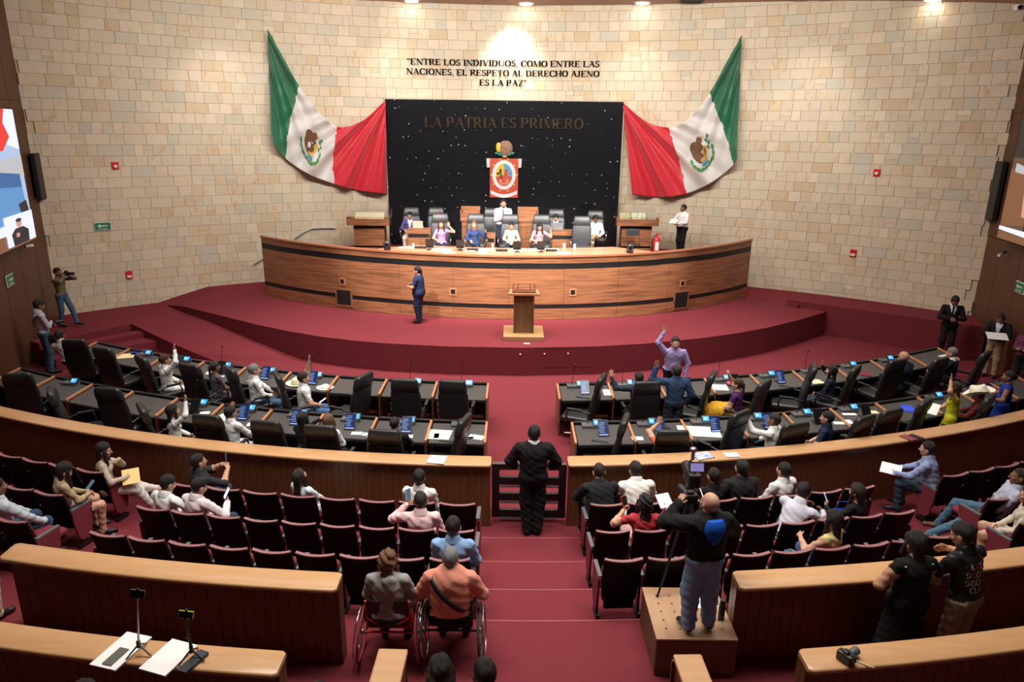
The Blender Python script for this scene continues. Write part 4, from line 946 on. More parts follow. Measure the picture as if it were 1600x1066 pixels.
    if skirt: # hem height as share of pelvis height
        z1 = skirt; pr.append(Prim(P+up*.02, A_(0, .02, z1+.12), .13*s*F_, .20*s*F_, 'skirt', fw, .8))
    if extra: pr += extra(locals())
    pr.append(Prim(nk0, nk1, .056*s*(1+.4*(F_-1)), .050*s, 'neck'))
    allp = [x for x in pr]; lo = np.min([np.minimum(x.a, x.b)-max(x.r1, x.r2) for x in allp], 0)-.05; hi = np.max([np.maximum(x.a, x.b)+max(x.r1, x.r2) for x in allp], 0)+.05
    g, f = field(pr, lo, hi, hh, .030)
    gp = g*1.0; rs = NPEOPLE[0]*1.7; NPEOPLE[0] += 1
    f = f+.0035*(np.sin(gp[..., 0]*41+gp[..., 2]*63+rs+2*np.sin(gp[..., 1]*19))+np.sin(gp[..., 1]*57-gp[..., 2]*38+rs*2+2*np.sin(gp[..., 0]*23)))*(1 if leg > 1.5 or sleeve > 1 else .5)
    V, Fc = surfnet(f, lo, hh)
    cen = V[Fc].mean(1); D = []; T = []
    for x in pr: d, t = x.d(cen); D.append(d); T.append(t)
    D = np.array(D); D[-1] += .012; w_ = D.argmin(0); T = np.array(T)[w_, np.arange(len(w_))]
    lab = np.array([x.lab for x in pr]); s0 = np.array([x.s0 for x in pr])[w_]; s1 = np.array([x.s1 for x in pr])[w_]; L = lab[w_]; tt = s0+(s1-s0)*T
    mi = np.ones(len(cen), int); hgt = (cen-P)@up; dn = (N-cen)@up; xx = np.abs((cen-N)@ax); yy = (cen-C)@fw
    mi[(L == 'torso') & (hgt < .035*s)] = 2
    mi[(L == 'arm') & (tt > sleeve)] = 0
    mi[L == 'leg'] = 2; mi[(L == 'leg') & (tt > leg)] = 0; mi[L == 'shoe'] = 3; mi[L == 'skirt'] = 2; mi[L == 'neck'] = 0
    rn = np.linalg.norm((cen-N)-((cen-N)@up)[:, None]*up, axis=1); mi[(L == 'torso') & (dn < -.004) & (rn < .066)] = 0
    if inner is not None: mi[((L == 'torso') | (L == 'neck')) & (yy > .02) & (xx < np.clip(.33-dn, 0, 1)*.26) & (dn > .0)] = 4; mi[(L == 'neck') & (dn > -.035)] = 4
    if tie is not None: mi[((L == 'torso') | (L == 'neck')) & (yy > .02) & (xx < .028) & (dn > .01) & (dn < .42)] = 5
    if spec_ := None: pass
    b = MB(); b.add(V.tolist(), Fc.tolist()); b.m = mi.tolist(); b.sm = [True]*len(b.f)
    # head mesh
    hr = .0125 if loc[1] > 15 else (.0105 if far else .0085); hp_ = []
    def hl(x, y, z): return Hc+(hx*x+hf*y+hz*z)*hs_
    hp_ += [Ell(hl(0, -.012, .028), Rhd, A_(.074, .094, .092)*hs_), Ell(hl(0, .018, -.035), Rhd, A_(.058, .070, .080)*hs_), Ell(hl(0, .052, -.088), Rhd, A_(.028, .026, .022)*hs_), Ell(hl(0, .075, .018), Rhd, A_(.050, .016, .010)*hs_)]
    hp_ += [Prim(hl(0, .088, .002), hl(0, .104, -.028), .0085*hs_, .0135*hs_, 'skin'), Ell(hl(0, .080, -.060), Rhd, A_(.024, .012, .010)*hs_)]
    for q in (-1, 1): hp_ += [Ell(hl(q*.076, -.006, -.008), Rhd, A_(.012, .022, .034)*hs_), Ell(hl(q*.038, .062, -.02), Rhd, A_(.024, .022, .022)*hs_)]
    hp_ += [Prim(nk0+up*.05, nk1, .050*s, .049*s, 'neck')]
    lo = Hc-.16; hi = Hc+.16; g, f = field(hp_, lo, hi, hr, .012)
    for q in (-1, 1): e_, _ = Ell(hl(q*.032, .092, .0), Rhd, A_(.017, .014, .010)*hs_).d(g); f = np.maximum(f, -e_)
    V2, F2_ = surfnet(f, lo, hr); c2 = (V2[F2_].mean(1)-Hc)@Rhd/hs_; m2 = np.zeros(len(c2), int); m2[(np.abs(c2[:, 0]) < .024) & (c2[:, 1] > .07) & (np.abs(c2[:, 2]+.060) < .008)] = 6
    if beard: m2[(c2[:, 1] > -.01) & (c2[:, 2] < -.045+.4*np.clip(.05-c2[:, 1], 0, 1)) & (c2[:, 2] > -.13) & ~((np.abs(c2[:, 0]) < .02) & (np.abs(c2[:, 2]+.060) < .009))] = 7
    n0 = len(b.v); b.v += V2.tolist(); b.f += [tuple(i+n0 for i in q) for q in F2_.tolist()]; b.m += m2.tolist(); b.sm += [True]*len(F2_)
    for q in (-1, 1):
        e_ = hl(q*.032, .079, .0); b.ball(tuple(e_), tuple(A_(.013, .011, .009)*hs_), 8, 8); e2 = hl(q*.032, .0885, .0); b.ball(tuple(e2), .0062*hs_, 6, 7)
        M = Matrix([list(r)+[0] for r in Rhd]+[[0, 0, 0, 1]]); c_ = hl(q*.034, .0865, .022); b.box((0, 0, 0), (.032*hs_, .006, .006), 7, M=Matrix.Translation(tuple(c_)) @ M)
    # hands
    for q, (e, w_, hnd, tg) in arms.items():
        d = nrmz(w_-e); isup = w_[2] > sh[q][2]+.1
        if hnd == 'none': continue
        if isup: d = nrmz(d*.3+A_(0, 0, 1)*.9)
        elif hnd in ('relax', 'lapd'): d = nrmz(d+A_(0, .1, -.25))
        n = A_(-q*.9, .1, -.45) if not isup else fw0*1.0
        if hnd == 'grip': n = A_(-q*.8, .3, .25)
        if hnd == 'flat': n = A_(0, 0, -1); 
        n = nrmz(n-d*(n@d)); tv = np.cross(n, d)*q; tv = nrmz(tv)
        if (tg != 'down' and not isup and tv[2] < -.3): pass
        sd = nrmz(np.cross(d, n)); th = sd if (sd@A_(-q, 0, .35)) > 0 else -sd
        hsz = s*(.92 if fem else 1.0); wr = w_-d*.012; R_ = np.stack([th, n, d], 1); L_ = []
        L_ += [Prim(wr, wr+d*.03, .024*hsz, .026*hsz, 'skin'), Ell(wr+d*.055*hsz, R_, A_(.040, .014, .046)*hsz)]
        curl = dict(open=8, relax=38, lapd=38, grip=82, flat=10, fist=95, point=90)[hnd]; fr_ = .0092 if far else .0085
        for k_, (off, ln) in enumerate(((.030, .072), (.010, .080), (-.011, .074), (-.030, .058))):
            cu = curl if not (hnd == 'point' and k_ == 0) else 3; spr = (.10 if hnd == 'open' else .03)*(1.5-k_); base = wr+(d*.088+th*off)*hsz
            d0 = nrmz(d+th*spr); c1, s1_ = math.cos(math.radians(cu*.6)), math.sin(math.radians(cu*.6)); c2_, s2 = math.cos(math.radians(min(170, cu*1.6))), math.sin(math.radians(min(170, cu*1.6)))
            m_ = base+(d0*c1+n*s1_)*ln*.5*hsz; t_ = m_+(d0*c2_+n*s2)*ln*.5*hsz; L_ += [Prim(base-d*.02, m_, fr_*hsz*1.08, fr_*hsz, 'skin'), Prim(m_, t_, fr_*hsz, fr_*.85*hsz, 'skin')]
        tb = wr+(th*.026+d*.03)*hsz; tm = tb+nrmz(th*.8+d*.7+n*(.35 if hnd != 'open' else .0))*.040*hsz; te = tm+nrmz(th*.35+d*1+n*(.5 if hnd != 'open' else 0))*.030*hsz
        L_ += [Prim(tb, tm, .0125*hsz, .0105*hsz, 'skin'), Prim(tm, te, .0105*hsz, .0085*hsz, 'skin')]
        lo = np.min([np.minimum(x.a, x.b) if isinstance(x, Prim) else x.c-.05 for x in L_], 0)-.03; hi = np.max([np.maximum(x.a, x.b) if isinstance(x, Prim) else x.c+.05 for x in L_], 0)+.03
        g, f = field(L_, lo, hi, .0095 if loc[1] > 15 else (.0085 if far else .0065), .006); V3, F3 = surfnet(f, lo, .0095 if loc[1] > 15 else (.0085 if far else .0065))
        n0 = len(b.v); b.v += V3.tolist(); b.f += [tuple(i+n0 for i in q_) for q_ in F3.tolist()]; b.m += [0]*len(F3); b.sm += [True]*len(F3)
    hm = HAIRM[hair if hair in HAIRM else 'black']
    mats = [SKIN[skin], topm or cloth(top), botm or cloth(bot), cloth(shoe, rough=.4), cloth(inner or (.8, .8, .8)), cloth(tie or (.1, .1, .2)), LIP, hm, EYEW]
    bo = b.build('body', mats, root)
    # hair
    if hs != 'bald':
        Hh = []; big = 1.0
        cut = dict(short=-.075, buzz=-.06, long=-.09, pony=-.08, bun=-.08, curly=-.10, bob=-.10, fringe=-.06).get(hs, -.08); th_ = .002 if hs == 'buzz' else (.006 if hs in ('short', 'pony', 'bun', 'fringe') else .011)
        lo = Hc-.20; hi = Hc+.20
        if hs in ('long', 'curly', 'bob', 'pony'): lo = np.minimum(lo, Hc-A_(.17, .17, .17)-up*.42*s-A_(0, 0, .0)); hi = np.maximum(hi, Hc+.17)
        gr = hr*1.15; n = np.ceil((hi-lo)/gr).astype(int)+1; g = np.stack(np.meshgrid(*[lo[i]+np.arange(n[i])*gr for i in range(3)], indexing='ij'), -1)
        E, _ = Ell(hl(0, -.014, .030), Rhd, (A_(.075, .096, .095)+th_)*hs_).d(g); q_ = (g-Hc)@Rhd/hs_
        if hs == 'fringe': f = np.maximum(E, q_[..., 2]-.03); f = np.maximum(f, .9*q_[..., 1]-.4*q_[..., 2]-.012)
        else:
            hl_ = .78*q_[..., 1]-.62*q_[..., 2]-.012+.3*np.clip(np.abs(q_[..., 0])-.05, 0, 1); f = np.maximum(E, hl_*hs_)
        f = np.maximum(f, (cut-q_[..., 2])*hs_)
        if hs in ('long', 'curly', 'bob'):
            ln = dict(long=.34, curly=.30, bob=.17)[hs]; dn_ = nrmz(-A_(0, 0, 1)*.6-up*.4); base = hl(0, -.055, .0)
            for a_, b2, r1, r2, ff in ((base, base+dn_*ln*s-hf*.03, .078, .062, .6), ):
                d_, _ = Prim(a_, b2, r1*s, r2*s, 'h', hf, ff).d(g); f = smin(f, d_, .02)
            for q in (-1, 1):
                a_ = hl(q*.074, .012, .012); d_, _ = Prim(a_, a_+dn_*ln*.66*s+hx*q*.012+hf*.02, .030*s, .028*s, 'h').d(g); f = smin(f, d_, .015)
        if hs == 'pony': a_ = hl(0, -.11, .03); d_, _ = Prim(a_, a_-A_(0, 0, 1)*.24*s-hf*.02, .032*s, .02*s, 'h').d(g); f = smin(f, d_, .015)
        if hs == 'bun': d_, _ = Ell(hl(0, -.115, .04), Rhd, A_(.04, .035, .038)).d(g); f = smin(f, d_, .01)
        am = .011 if hs == 'curly' else (.0045 if hs in ('long', 'bob') else .003)
        f = f+am*(np.sin(g[..., 0]*95+rs)*np.sin(g[..., 1]*80+1)+np.sin(g[..., 2]*(90 if hs == 'curly' else 25)+g[..., 0]*60))*.7
        Vh, Fh = surfnet(f, lo, gr)
        if len(Vh): bh = MB(); bh.add(Vh.tolist(), Fh.tolist(), 0, True); bh.build('hair', hm, root)
    if collar is None and not fem and sleeve >= .7: collar = inner or top
    if collar:
        bc = MB(); R_ = []
        nd = nrmz(nk1-nk0); f2 = nrmz(fw-nd*(fw@nd)); x2 = np.cross(f2, nd); k_ = (1+.35*(F_-1))*s
        for h_, r_ in ((-.03, .096), (.010, .084), (.048, .073), (.048, .064), (-.03, .066)):
            R_.append([Vector(tuple(N+nd*(h_*s+.018*s-.018*s*math.sin(a)*(1 if h_ > 0 else .4))+x2*math.cos(a)*r_*k_*1.02+f2*(math.sin(a)*r_*k_*.98+.004))) for a in np.linspace(0, 2*PI, 21)[:-1]])
        bc.loft(R_, 0, False); bc.build('collar', cloth(collar), root)
    if glasses:
        bg = MB()
        for q in (-1, 1):
            c_ = hl(q*.034, .100, -.002); pts = [c_+(hx*.022*math.cos(a)+hz*.016*math.sin(a))*hs_ for a in np.linspace(0, 2*PI, 9)]; bg.tube([tuple(p) for p in pts], .0025, 4); bg.tube([tuple(hl(q*.056, .098, .002)), tuple(hl(q*.080, .0, .004))], .0025, 4)
        bg.build('glasses', PLASTIC, root)
    root['_w'] = 0; del root['_w']
    return dict(root=root, N=N, C=C, P=P, up=up, ax=ax, fw=fw, Hc=Hc, Rh=Rhd, arms=arms, s=s, hl=hl, sh=sh)
def wpt(r, p):
    c, s_ = math.cos(r['root'].rotation_euler.z), math.sin(r['root'].rotation_euler.z); l = r['root'].location
    return Vector((l.x+p[0]*c-p[1]*s_, l.y+p[0]*s_+p[1]*c, l.z+p[2]))
def strap(r, m, flip=1, w_=.035, k=1.0):
    e1 = nrmz(r['ax']*flip*.8+r['up']*.8); c = r['N']-r['up']*.22*r['s']; b = MB(); R = []
    s = r['s']; pts = []
    for a in np.linspace(0, 2*PI, 29)[:-1]: pts.append(c+e1*math.cos(a)*.255*s*(.6+.4*k)+r['fw']*math.sin(a)*.150*s*k)
    tn = nrmz(np.cross(e1, r['fw'])); rings = [[tuple(p-tn*w_/2), tuple(p+tn*w_/2)] for p in pts]
    P_ = [[Vector(a), Vector(b_)] for a, b_ in rings]+[[Vector(rings[0][0]), Vector(rings[0][1])]]
    b.grid(P_); o = b.build('bag_strap', m, r['root']); mo = o.modifiers.new('t', 'SOLIDIFY'); mo.thickness = .006; return o
# ================================================================= WHO IS IN THE ROOM
WH = (.78, .78, .77); NAVY = (.02, .028, .07); JEAN = (.055, .10, .18); BLK = (.010, .010, .011); DKG = (.03, .03, .032); KHAKI = (.36, .27, .16); SUIT = (.012, .013, .018)
def atseat(row, blk, k, dx=0, dy=0, dr=0):
    dy -= .10
    o = SEATS[row, blk, k]; r = o.rotation_euler.z; return (o.location.x+dx*math.cos(r)-dy*math.sin(r), o.location.y+dx*math.sin(r)+dy*math.cos(r), o.location.z), math.degrees(r)+dr
def atchair(key, k, dx=0, dy=0, dr=0):
    x, y, hd = CPOS[key, k]; r = math.radians(hd); return (x+dx*math.cos(r)-dy*math.sin(r), y+dx*math.sin(r)+dy*math.cos(r), 0), hd+dr
Q = {}
def who(nm, label, lr, **kw): Q[nm] = person(label, lr[0], lr[1], **kw); return Q[nm]
SE_ = .42; CE = .52
FZ, BZ = 2.05, 2.12
def fr_(px, Y=21.6): return (aty(px, 370, Y).x, Y, FZ), 180
def bk_(px, Y=23.25): return (aty(px, 350, Y).x, Y, BZ), 180
# --- dais, front and back rows
who('P6', 'woman in lilac top raising her left hand at the dais', fr_(690), sit=.50, H=1.6, fem=True, hs='long', hair='brown', skin='c', top=(.52, .25, .60), sleeve=.5, ra='desk', la=(.10, .12, .18), lh='open', lp=(.9, .2, -.6), hp=8)
who('P7', 'woman with curly auburn hair and navy blouse raising a hand at the dais', fr_(741), sit=.50, H=1.6, fem=True, hs='curly', hair='light', skin='c', top=(.03, .055, .17), ra='desk', la=(.22, .12, -.02), lh='open', lp=(.9, .1, -.6), hp=5)
who('P8', 'woman in beige top seated at the middle of the dais', fr_(799), sit=.50, H=1.58, fem=True, hs='bun', hair='black', skin='a', top=(.70, .55, .40), ra='desk', la='desk', hp=18)
who('P9', 'woman in pink top looking down with her left hand raised at the dais', fr_(842), sit=.50, H=1.58, fem=True, hs='long', hair='black', skin='c', top=(.75, .26, .30), sleeve=.6, ra='desk', la=(.22, .08, .10), lh='relax', lp=(.9, .2, -.6), hp=30, hy=10)
who('P1', 'man in purple jacket reading behind a laptop in the back row', bk_(641), sit=.5, H=1.64, hair='black', skin='a', top=(.07, .05, .17), bot=(.5, .46, .40), ra='desk', la='desk', hp=25, inner=(.5, .5, .55), glasses=True)
who('P2', 'woman in orange top in the back row of the dais', bk_(686, 23.35), sit=.5, H=1.6, fem=True, hs='bob', hair='light', skin='c', top=(.75, .30, .04), ra='desk', la='desk', hp=22)
who('P3', 'bearded man in white shirt and striped tie standing behind the dais', bk_(786, 22.75), H=1.78, hair='black', skin='a', top=(.85, .85, .85), bot=(.03, .04, .08), ra='fold', la='fold', beard=True, tie=(.06, .09, .18), hp=5, hy=10, fat=1.3)
who('P4', 'man in dark suit and grey tie looking down at a laptop', bk_(868), sit=.5, H=1.62, hair='black', skin='c', top=(.03, .035, .055), inner=(.8, .8, .85), tie=(.2, .2, .24), ra='desk', la='desk', hp=32)
who('P5', 'man in pale shirt and khaki trousers sitting with legs crossed on the dais', bk_(930, 22.9), sit=.5, H=1.68, hair='black', skin='d', top=(.68, .68, .72), bot=KHAKI, ra='lap', la='lap', hp=35, feet=[(.11, .36, .09), (.33, .52, .38)], knee=[(.1, 1, .9), (.3, 1, .5)])
who('P10', 'man in white shirt and black trousers standing right of the display case', ((5.62, 23.55, 2.05), 118), H=1.68, hair='black', skin='d', top=(.85, .85, .86), bot=BLK, ra=(-.05, .30, -.24), la=(-.05, .33, -.26), hp=0, fat=1.35)
who('P11', 'woman in navy uniform with pale piping walking before the dais', ((-2.62, 19.25, .75), 78), H=1.60, fem=True, hs='pony', hair='black', skin='a', top=(.018, .030, .075), bot=(.016, .026, .065), sleeve=.8, ra=(-.05, .28, -.22), la=(-.05, .28, -.24), fat=1.62, spread=.08, hp=8)
# --- side walls and stage steps
who('P12', 'man in pale shirt leaning on the left wall with a camera bag', ((-11.62, 16.75, .0), -42), H=1.90, hair='black', skin='d', top=(.42, .40, .44), bot=(.05, .085, .13), ra='fold', la=(-.16, .22, -.26), hp=22, lean=-4)
who('P13', 'photographer in olive top and jeans standing by the stone wall', ((-12.42, 18.9, .60), -95), H=1.66, hair='black', skin='d', top=(.16, .13, .07), bot=JEAN, ra='eye', la='eye', rh='grip', lh='grip', feet=[(.05, -.12, .075), (-.05, .30, .075)])
who('P32', 'man in black suit with white pocket square reading by the side platform', ((12.02, 18.72, 0), 160), H=1.88, hair='black', skin='d', top=BLK, bot=BLK, inner=WH, tie=BLK, ra=(-.12, .24, -.24), la=(-.12, .24, -.24), hp=38)
who('P33', 'balding man in dark jacket and khaki trousers with open papers by the right wall', ((12.42, 17.35, 0), 135), H=1.72, hs='buzz', hair='dark', skin='d', top=BLK, bot=KHAKI, inner=(.6, .6, .65), ra=(-.10, .30, -.25), la=(-.10, .30, -.25), hp=35, fat=1.1, lean=-5, loose=.01)
who('P34', 'person in purple shirt standing at the right edge', ((12.40, 16.25, 0), 120), H=1.66, hs='short', skin='d', top=(.13, .035, .07), bot=BLK, ra='fold', la='fold', fat=1.15)
# --- left benches, front row
who('P14', 'grey-haired man in pale shirt leaning beside the outermost chair on the left', ((-10.55, 15.95, 0), 8), sit=CE, H=1.72, hair='dark', skin='d', top=(.52, .48, .46), ra='lap', la='knee', side=-14)
who('P15', 'person in white shirt with arm raised in the front row, left', atchair('1L', 6, 0, .05, -4), sit=CE, H=1.66, hair='brown', skin='a', top=WH, bot=WH, ra=(.02, .18, .44), rh='open', la='lap')
who('P16', 'woman in patterned dress in the front row, left', atchair('1L', 5, .12, .12, -16), sit=CE, H=1.6, fem=True, hair='dark', skin='d', hs='pony', top=(.12, .09, .11), bot=(.14, .11, .13), ra='lap', la='lap', sleeve=.9)
who('P17', 'grey-haired man in white shirt with hands on his lap', atchair('1L', 4, .0, .08, -10), sit=CE, H=1.70, hair='grey', skin='c', top=WH, bot=JEAN, ra='lap', la='knee')
who('P18', 'man in white short-sleeved shirt holding a phone with one arm raised', atchair('1L', 3, .0, .08, -4), sit=CE, H=1.70, hair='dark', skin='c', top=WH, bot=(.06, .12, .26), sleeve=.7, ra='lap', la=(.08, .18, .45), lh='open', fat=1.1)
# --- left benches, rear row
who('P19', 'long-haired woman in white blouse raising her arm in the rear row', atchair('2L', 5, .0, .06, 4), sit=CE, H=1.60, fem=True, hs='long', hair='black', skin='c', top=WH, bot=BLK, la='lap', ra=(.0, .22, .40), rh='open')
who('P20', 'person in white sleeves mostly hidden by a chair with hand lifted', atchair('2L', 4, .05, .18, -18), sit=CE, H=1.62, hair='black', skin='a', top=WH, bot=WH, ra='knee', la=(.12, .30, .12), lh='open')
who('P21', 'person in black beside a chair lifting a hand in the rear row', atchair('2L', 3, .34, .22, -14), sit=CE, H=1.60, hair='black', hs='long', fem=True, skin='a', top=BLK, bot=BLK, ra='lap', la=(-.30, .34, .10), lh='open')
who('P22', 'brown-haired woman in white jacket behind a high chair', atchair('2L', 2, -.10, .24, -4), sit=CE, H=1.60, fem=True, hs='bob', hair='light', skin='c', top=WH, bot=DKG, ra='lap', la='lap')
who('P23', 'dark-haired person hidden behind the second chair of the rear row', atchair('2L', 1, -.02, .28, 0), sit=CE, H=1.60, hair='black', skin='a', top=BLK, bot=BLK, ra='desk', la='desk', hp=20)
# --- aisle
who('P24', 'man in black suit seen from behind at the aisle gate', ((.345, 9.60, 0), 0), H=1.80, hair='black', skin='d', top=BLK, bot=BLK, inner=None, ra=(.07, .26, -.40), la=(.07, .26, -.40), rp=(.9, -.4, -.5), lp=(.9, -.4, -.5), spread=.075, loose=.02, fat=1.2, collar=WH)
# --- right benches
who('P25', 'man in blue suit seen from behind raising his left hand', ((3.18, 12.82, 0), 4), H=1.70, hair='dark', skin='d', top=(.028, .055, .12), bot=(.022, .03, .05), ra=(.10, .1, -.48), la=(.20, .10, .26), lh='open', loose=.014, fat=1.08)
who('P26', 'smiling man in lilac shirt standing with his right hand raised high', ((3.56, 14.8, 0), 176), H=1.74, hair='black', skin='c', top=(.36, .28, .55), bot=BLK, ra=(.06, .04, .44), rh='open', la='down', lean=12, fat=1.2)
who('P27', 'dark-haired man in dark suit with raised left hand behind a chair', atchair('1R', 1, .0, .26, 4), sit=CE, H=1.68, hair='black', skin='c', top=(.018, .03, .045), bot=BLK, ra='desk', la=(.36, .14, .22), lh='open', lp=(.9, .0, -.4))
who('P28', 'woman in yellow and purple dress with fist raised in her chair', atchair('1R', 3, .0, .12, 10), sit=CE, H=1.62, fem=True, hs='pony', hair='brown', skin='c', top=(.075, .02, .10), bot=(.78, .42, .035), sleeve=.5, ra=(.0, .26, .34), rh='fist', la='lap', skirt=0, loose=.014, botm=cloth((.78, .42, .035)), extra=lambda L: [Prim(A_(-.10, .12, .66), A_(-.08, .44, .58), .13, .17, 'skirt'), Prim(A_(-.08, .44, .58), A_(-.08, .50, .25), .16, .17, 'skirt'), Prim(A_(.10, .12, .66), A_(.10, .44, .58), .12, .15, 'skirt')])
who('P29', 'long-haired woman in dark jacket with her hand at her brow', atchair('1R', 5, .0, .05, 8), sit=CE, H=1.62, fem=True, hs='long', hair='black', skin='c', top=(.02, .025, .04), bot=(.06, .075, .12), ra=(-.02, .24, .26), rh='open', la='lap')
who('P30', 'bald man in dark navy suit bent towards his desk', atchair('1R', 7, -.24, .22, 4), sit=CE, H=1.80, hs='bald', skin='a', top=(.012, .016, .032), bot=(.012, .016, .032), ra='desk', la='desk', fat=1.2, hp=22, loose=.012)
who('P31', 'grey-haired man in dark suit seated at the outermost desk on the right', atchair('1R', 8, -.08, .20, 4), sit=CE, H=1.72, hair='grey', skin='c', top=(.014, .016, .03), bot=BLK, inner=WH, ra='desk', la='desk', hp=10, loose=.012)
who('P35', 'person hidden behind a chair with one arm thrown up over the desk', atchair('2R', 1, .0, .20, 0), sit=CE, H=1.5, hair='black', skin='c', top=(.5, .1, .05), bot=BLK, sleeve=.4, ra='lap', la=(-.10, .32, .26), lh='open', side=0, lean=-16)
who('P36', 'person in white long-sleeved top raising a hand to the tablet', atchair('2R', 3, .05, .16, 28), sit=CE, H=1.66, hair='dark', skin='d', hs='buzz', top=WH, bot=JEAN, ra='knee', la=(.02, .42, .20), lh='open', lp=(.6, .4, -1))
who('P37', 'dark-haired man in navy polo shirt with forearm on the partition side', atchair('2R', 4, -.22, .14, 22), sit=CE, H=1.64, hair='black', skin='c', top=(.014, .018, .045), bot=BLK, sleeve=.8, ra='lap', la=(.20, .25, -.40))
who('P38', 'woman in yellow-green dress raising her left hand behind the partition', ((8.34, 12.42, 0), 62), H=1.56, fem=True, hs='long', hair='brown', skin='c', top=(.52, .52, .02), bot=(.52, .52, .02), sleeve=.4, skirt=.5, leg=.8, la=(-.02, .14, .42), lh='open', ra=(-.12, .28, -.32), hp=10)
who('P39', 'person in dark red shirt under a white cowboy hat', ((9.05, 12.72, 0), 50), sit=CE, H=1.62, hair='black', skin='a', top=(.12, .018, .018), bot=BLK, ra='desk', la='desk', hp=30, fat=1.15)
who('P40', 'woman in royal blue sleeveless dress standing at the far right', ((9.75, 13.05, 0), 60), H=1.58, fem=True, hs='bun', hair='black', skin='d', top=(.012, .030, .25), bot=(.012, .030, .25), sleeve=.1, skirt=.5, leg=.8, ra=(-.02, .26, -.28), la=(-.02, .26, -.28), fat=1.15)
# --- public seats, left
who('P41', 'long-haired woman in beige with white trousers and crossed legs', atseat('A', 'LL', 0, .05, .05, -50), sit=SE_, H=1.64, fem=True, hs='long', hair='black', skin='c', top=(.50, .42, .34), bot=(.62, .58, .54), leg=1.75, shoe=(.35, .2, .1), ra=(-.02, .30, -.25), la=(-.16, .22, .02), lh='relax', hp=10, feet=[(.14, .62, .10), (.10, .78, .34)], knee=[(.1, 1, .9), (.1, 1, .9)])
who('P42', 'woman with long black hair in tan jacket looking at her phone', atseat('B', 'LL', 0, .0, .05, -30), sit=SE_, H=1.62, fem=True, hs='long', hair='black', skin='c', top=(.42, .31, .19), bot=(.03, .035, .05), leg=.7, ra=(-.12, .32, -.26), la=(-.12, .32, -.26), hp=32)
who('P43', 'person in jeans with hand on knee at the left edge', atseat('C', 'LL', 1, .1, .05, -18), sit=SE_, H=1.72, hair='black', skin='d', top=(.5, .55, .6), bot=(.03, .06, .12), ra='knee', la='knee')
who('P44', 'person with cream trousered knee at the left edge beside the low partition', ((-5.98, 6.35, .6), -12), sit=.5, H=1.70, hair='black', skin='a', top=(.3, .3, .3), bot=(.50, .42, .30), ra='lap', la='lap')
who('P45', 'man in dark quilted vest and grey sleeves filming with a phone', atseat('A', 'L', 7, .06, .06, -34), sit=SE_, H=1.68, hair='black', skin='c', top=(.022, .022, .026), bot=(.05, .055, .07), ra=(.02, .34, .06), la=(-.20, .36, .06), rh='grip', lh='grip', sleeve=1.15, fat=1.15, hp=-4)
who('P46', 'man in white shirt reading a phone beside another man in white, left one', atseat('B', 'L', 8, .05, .05, -14), sit=SE_, H=1.66, hair='black', skin='c', top=WH, bot=BLK, ra=(.02, .32, -.10), la='lap', rh='grip', hp=24, hy=-14)
who('P47', 'man in pale pink shirt reading a phone beside another man, right one', atseat('B', 'L', 7, .0, .05, -16), sit=SE_, H=1.68, hair='black', skin='c', top=(.76, .66, .70), bot=(.03, .05, .10), ra=(.02, .32, -.12), la='lap', rh='grip', hp=26, hy=-14, fat=1.05)
who('P48', 'woman with hair clip and light blue blouse leaning to her side', atseat('A', 'L', 4, .0, .05, -22), sit=SE_, H=1.58, fem=True, hs='long', hair='dark', skin='c', top=(.55, .68, .70), bot=WH, ra='knee', la='lap', hp=-18, lean=-6)
who('P49', 'man in white shirt in the first row nearest the gate, left', atseat('A', 'L', 1, .0, .05, -4), sit=SE_, H=1.70, hair='black', skin='d', top=WH, bot=BLK, ra='fold', la='fold')
who('P50', 'man in pink polo shirt holding a phone up beside his head', atseat('B', 'L', 1, .02, .05, 4), sit=SE_, H=1.70, hair='dark', hs='buzz', skin='d', top=(.76, .52, .53), bot=BLK, la=(.02, .24, .03), lh='grip', lp=(.8, .1, -.6), ra='lap', hp=14, fat=1.05)
who('P51', 'man in light blue shirt in the aisle seat of the third row', atseat('C', 'L', 0, .02, .05, 0), sit=SE_, H=1.72, hair='black', skin='c', top=(.24, .40, .66), bot=NAVY, ra='lap', la='fold', hp=10, fat=1.1)
who('P52', 'brown-haired woman in grey hooded top in the red-framed wheelchair', ((-1.23, 6.16, .6), 0), sit=.50, H=1.58, fem=True, hs='curly', hair='light', skin='c', top=(.30, .28, .275), bot=DKG, ra='lap', la='lap', fat=1.42, hp=8, extra=lambda L: [Prim(L['N']-L['fw']*.10-L['up']*.02+L['ax']*.03, L['N']-L['fw']*.125-L['up']*.13+L['ax']*.05, .075, .055, 'torso', L['fw'], .6)])
who('P53', 'man in salmon shirt with black strap in a silver-wheeled wheelchair', ((-.60, 6.20, .6), 0), sit=.50, H=1.60, hair='grey', hs='long' if 0 else 'short', skin='c', top=(.72, .27, .19), bot=BLK, sleeve=.9, ra=(-.02, .24, -.34), la=(-.02, .24, -.34), fat=1.62, hp=16)
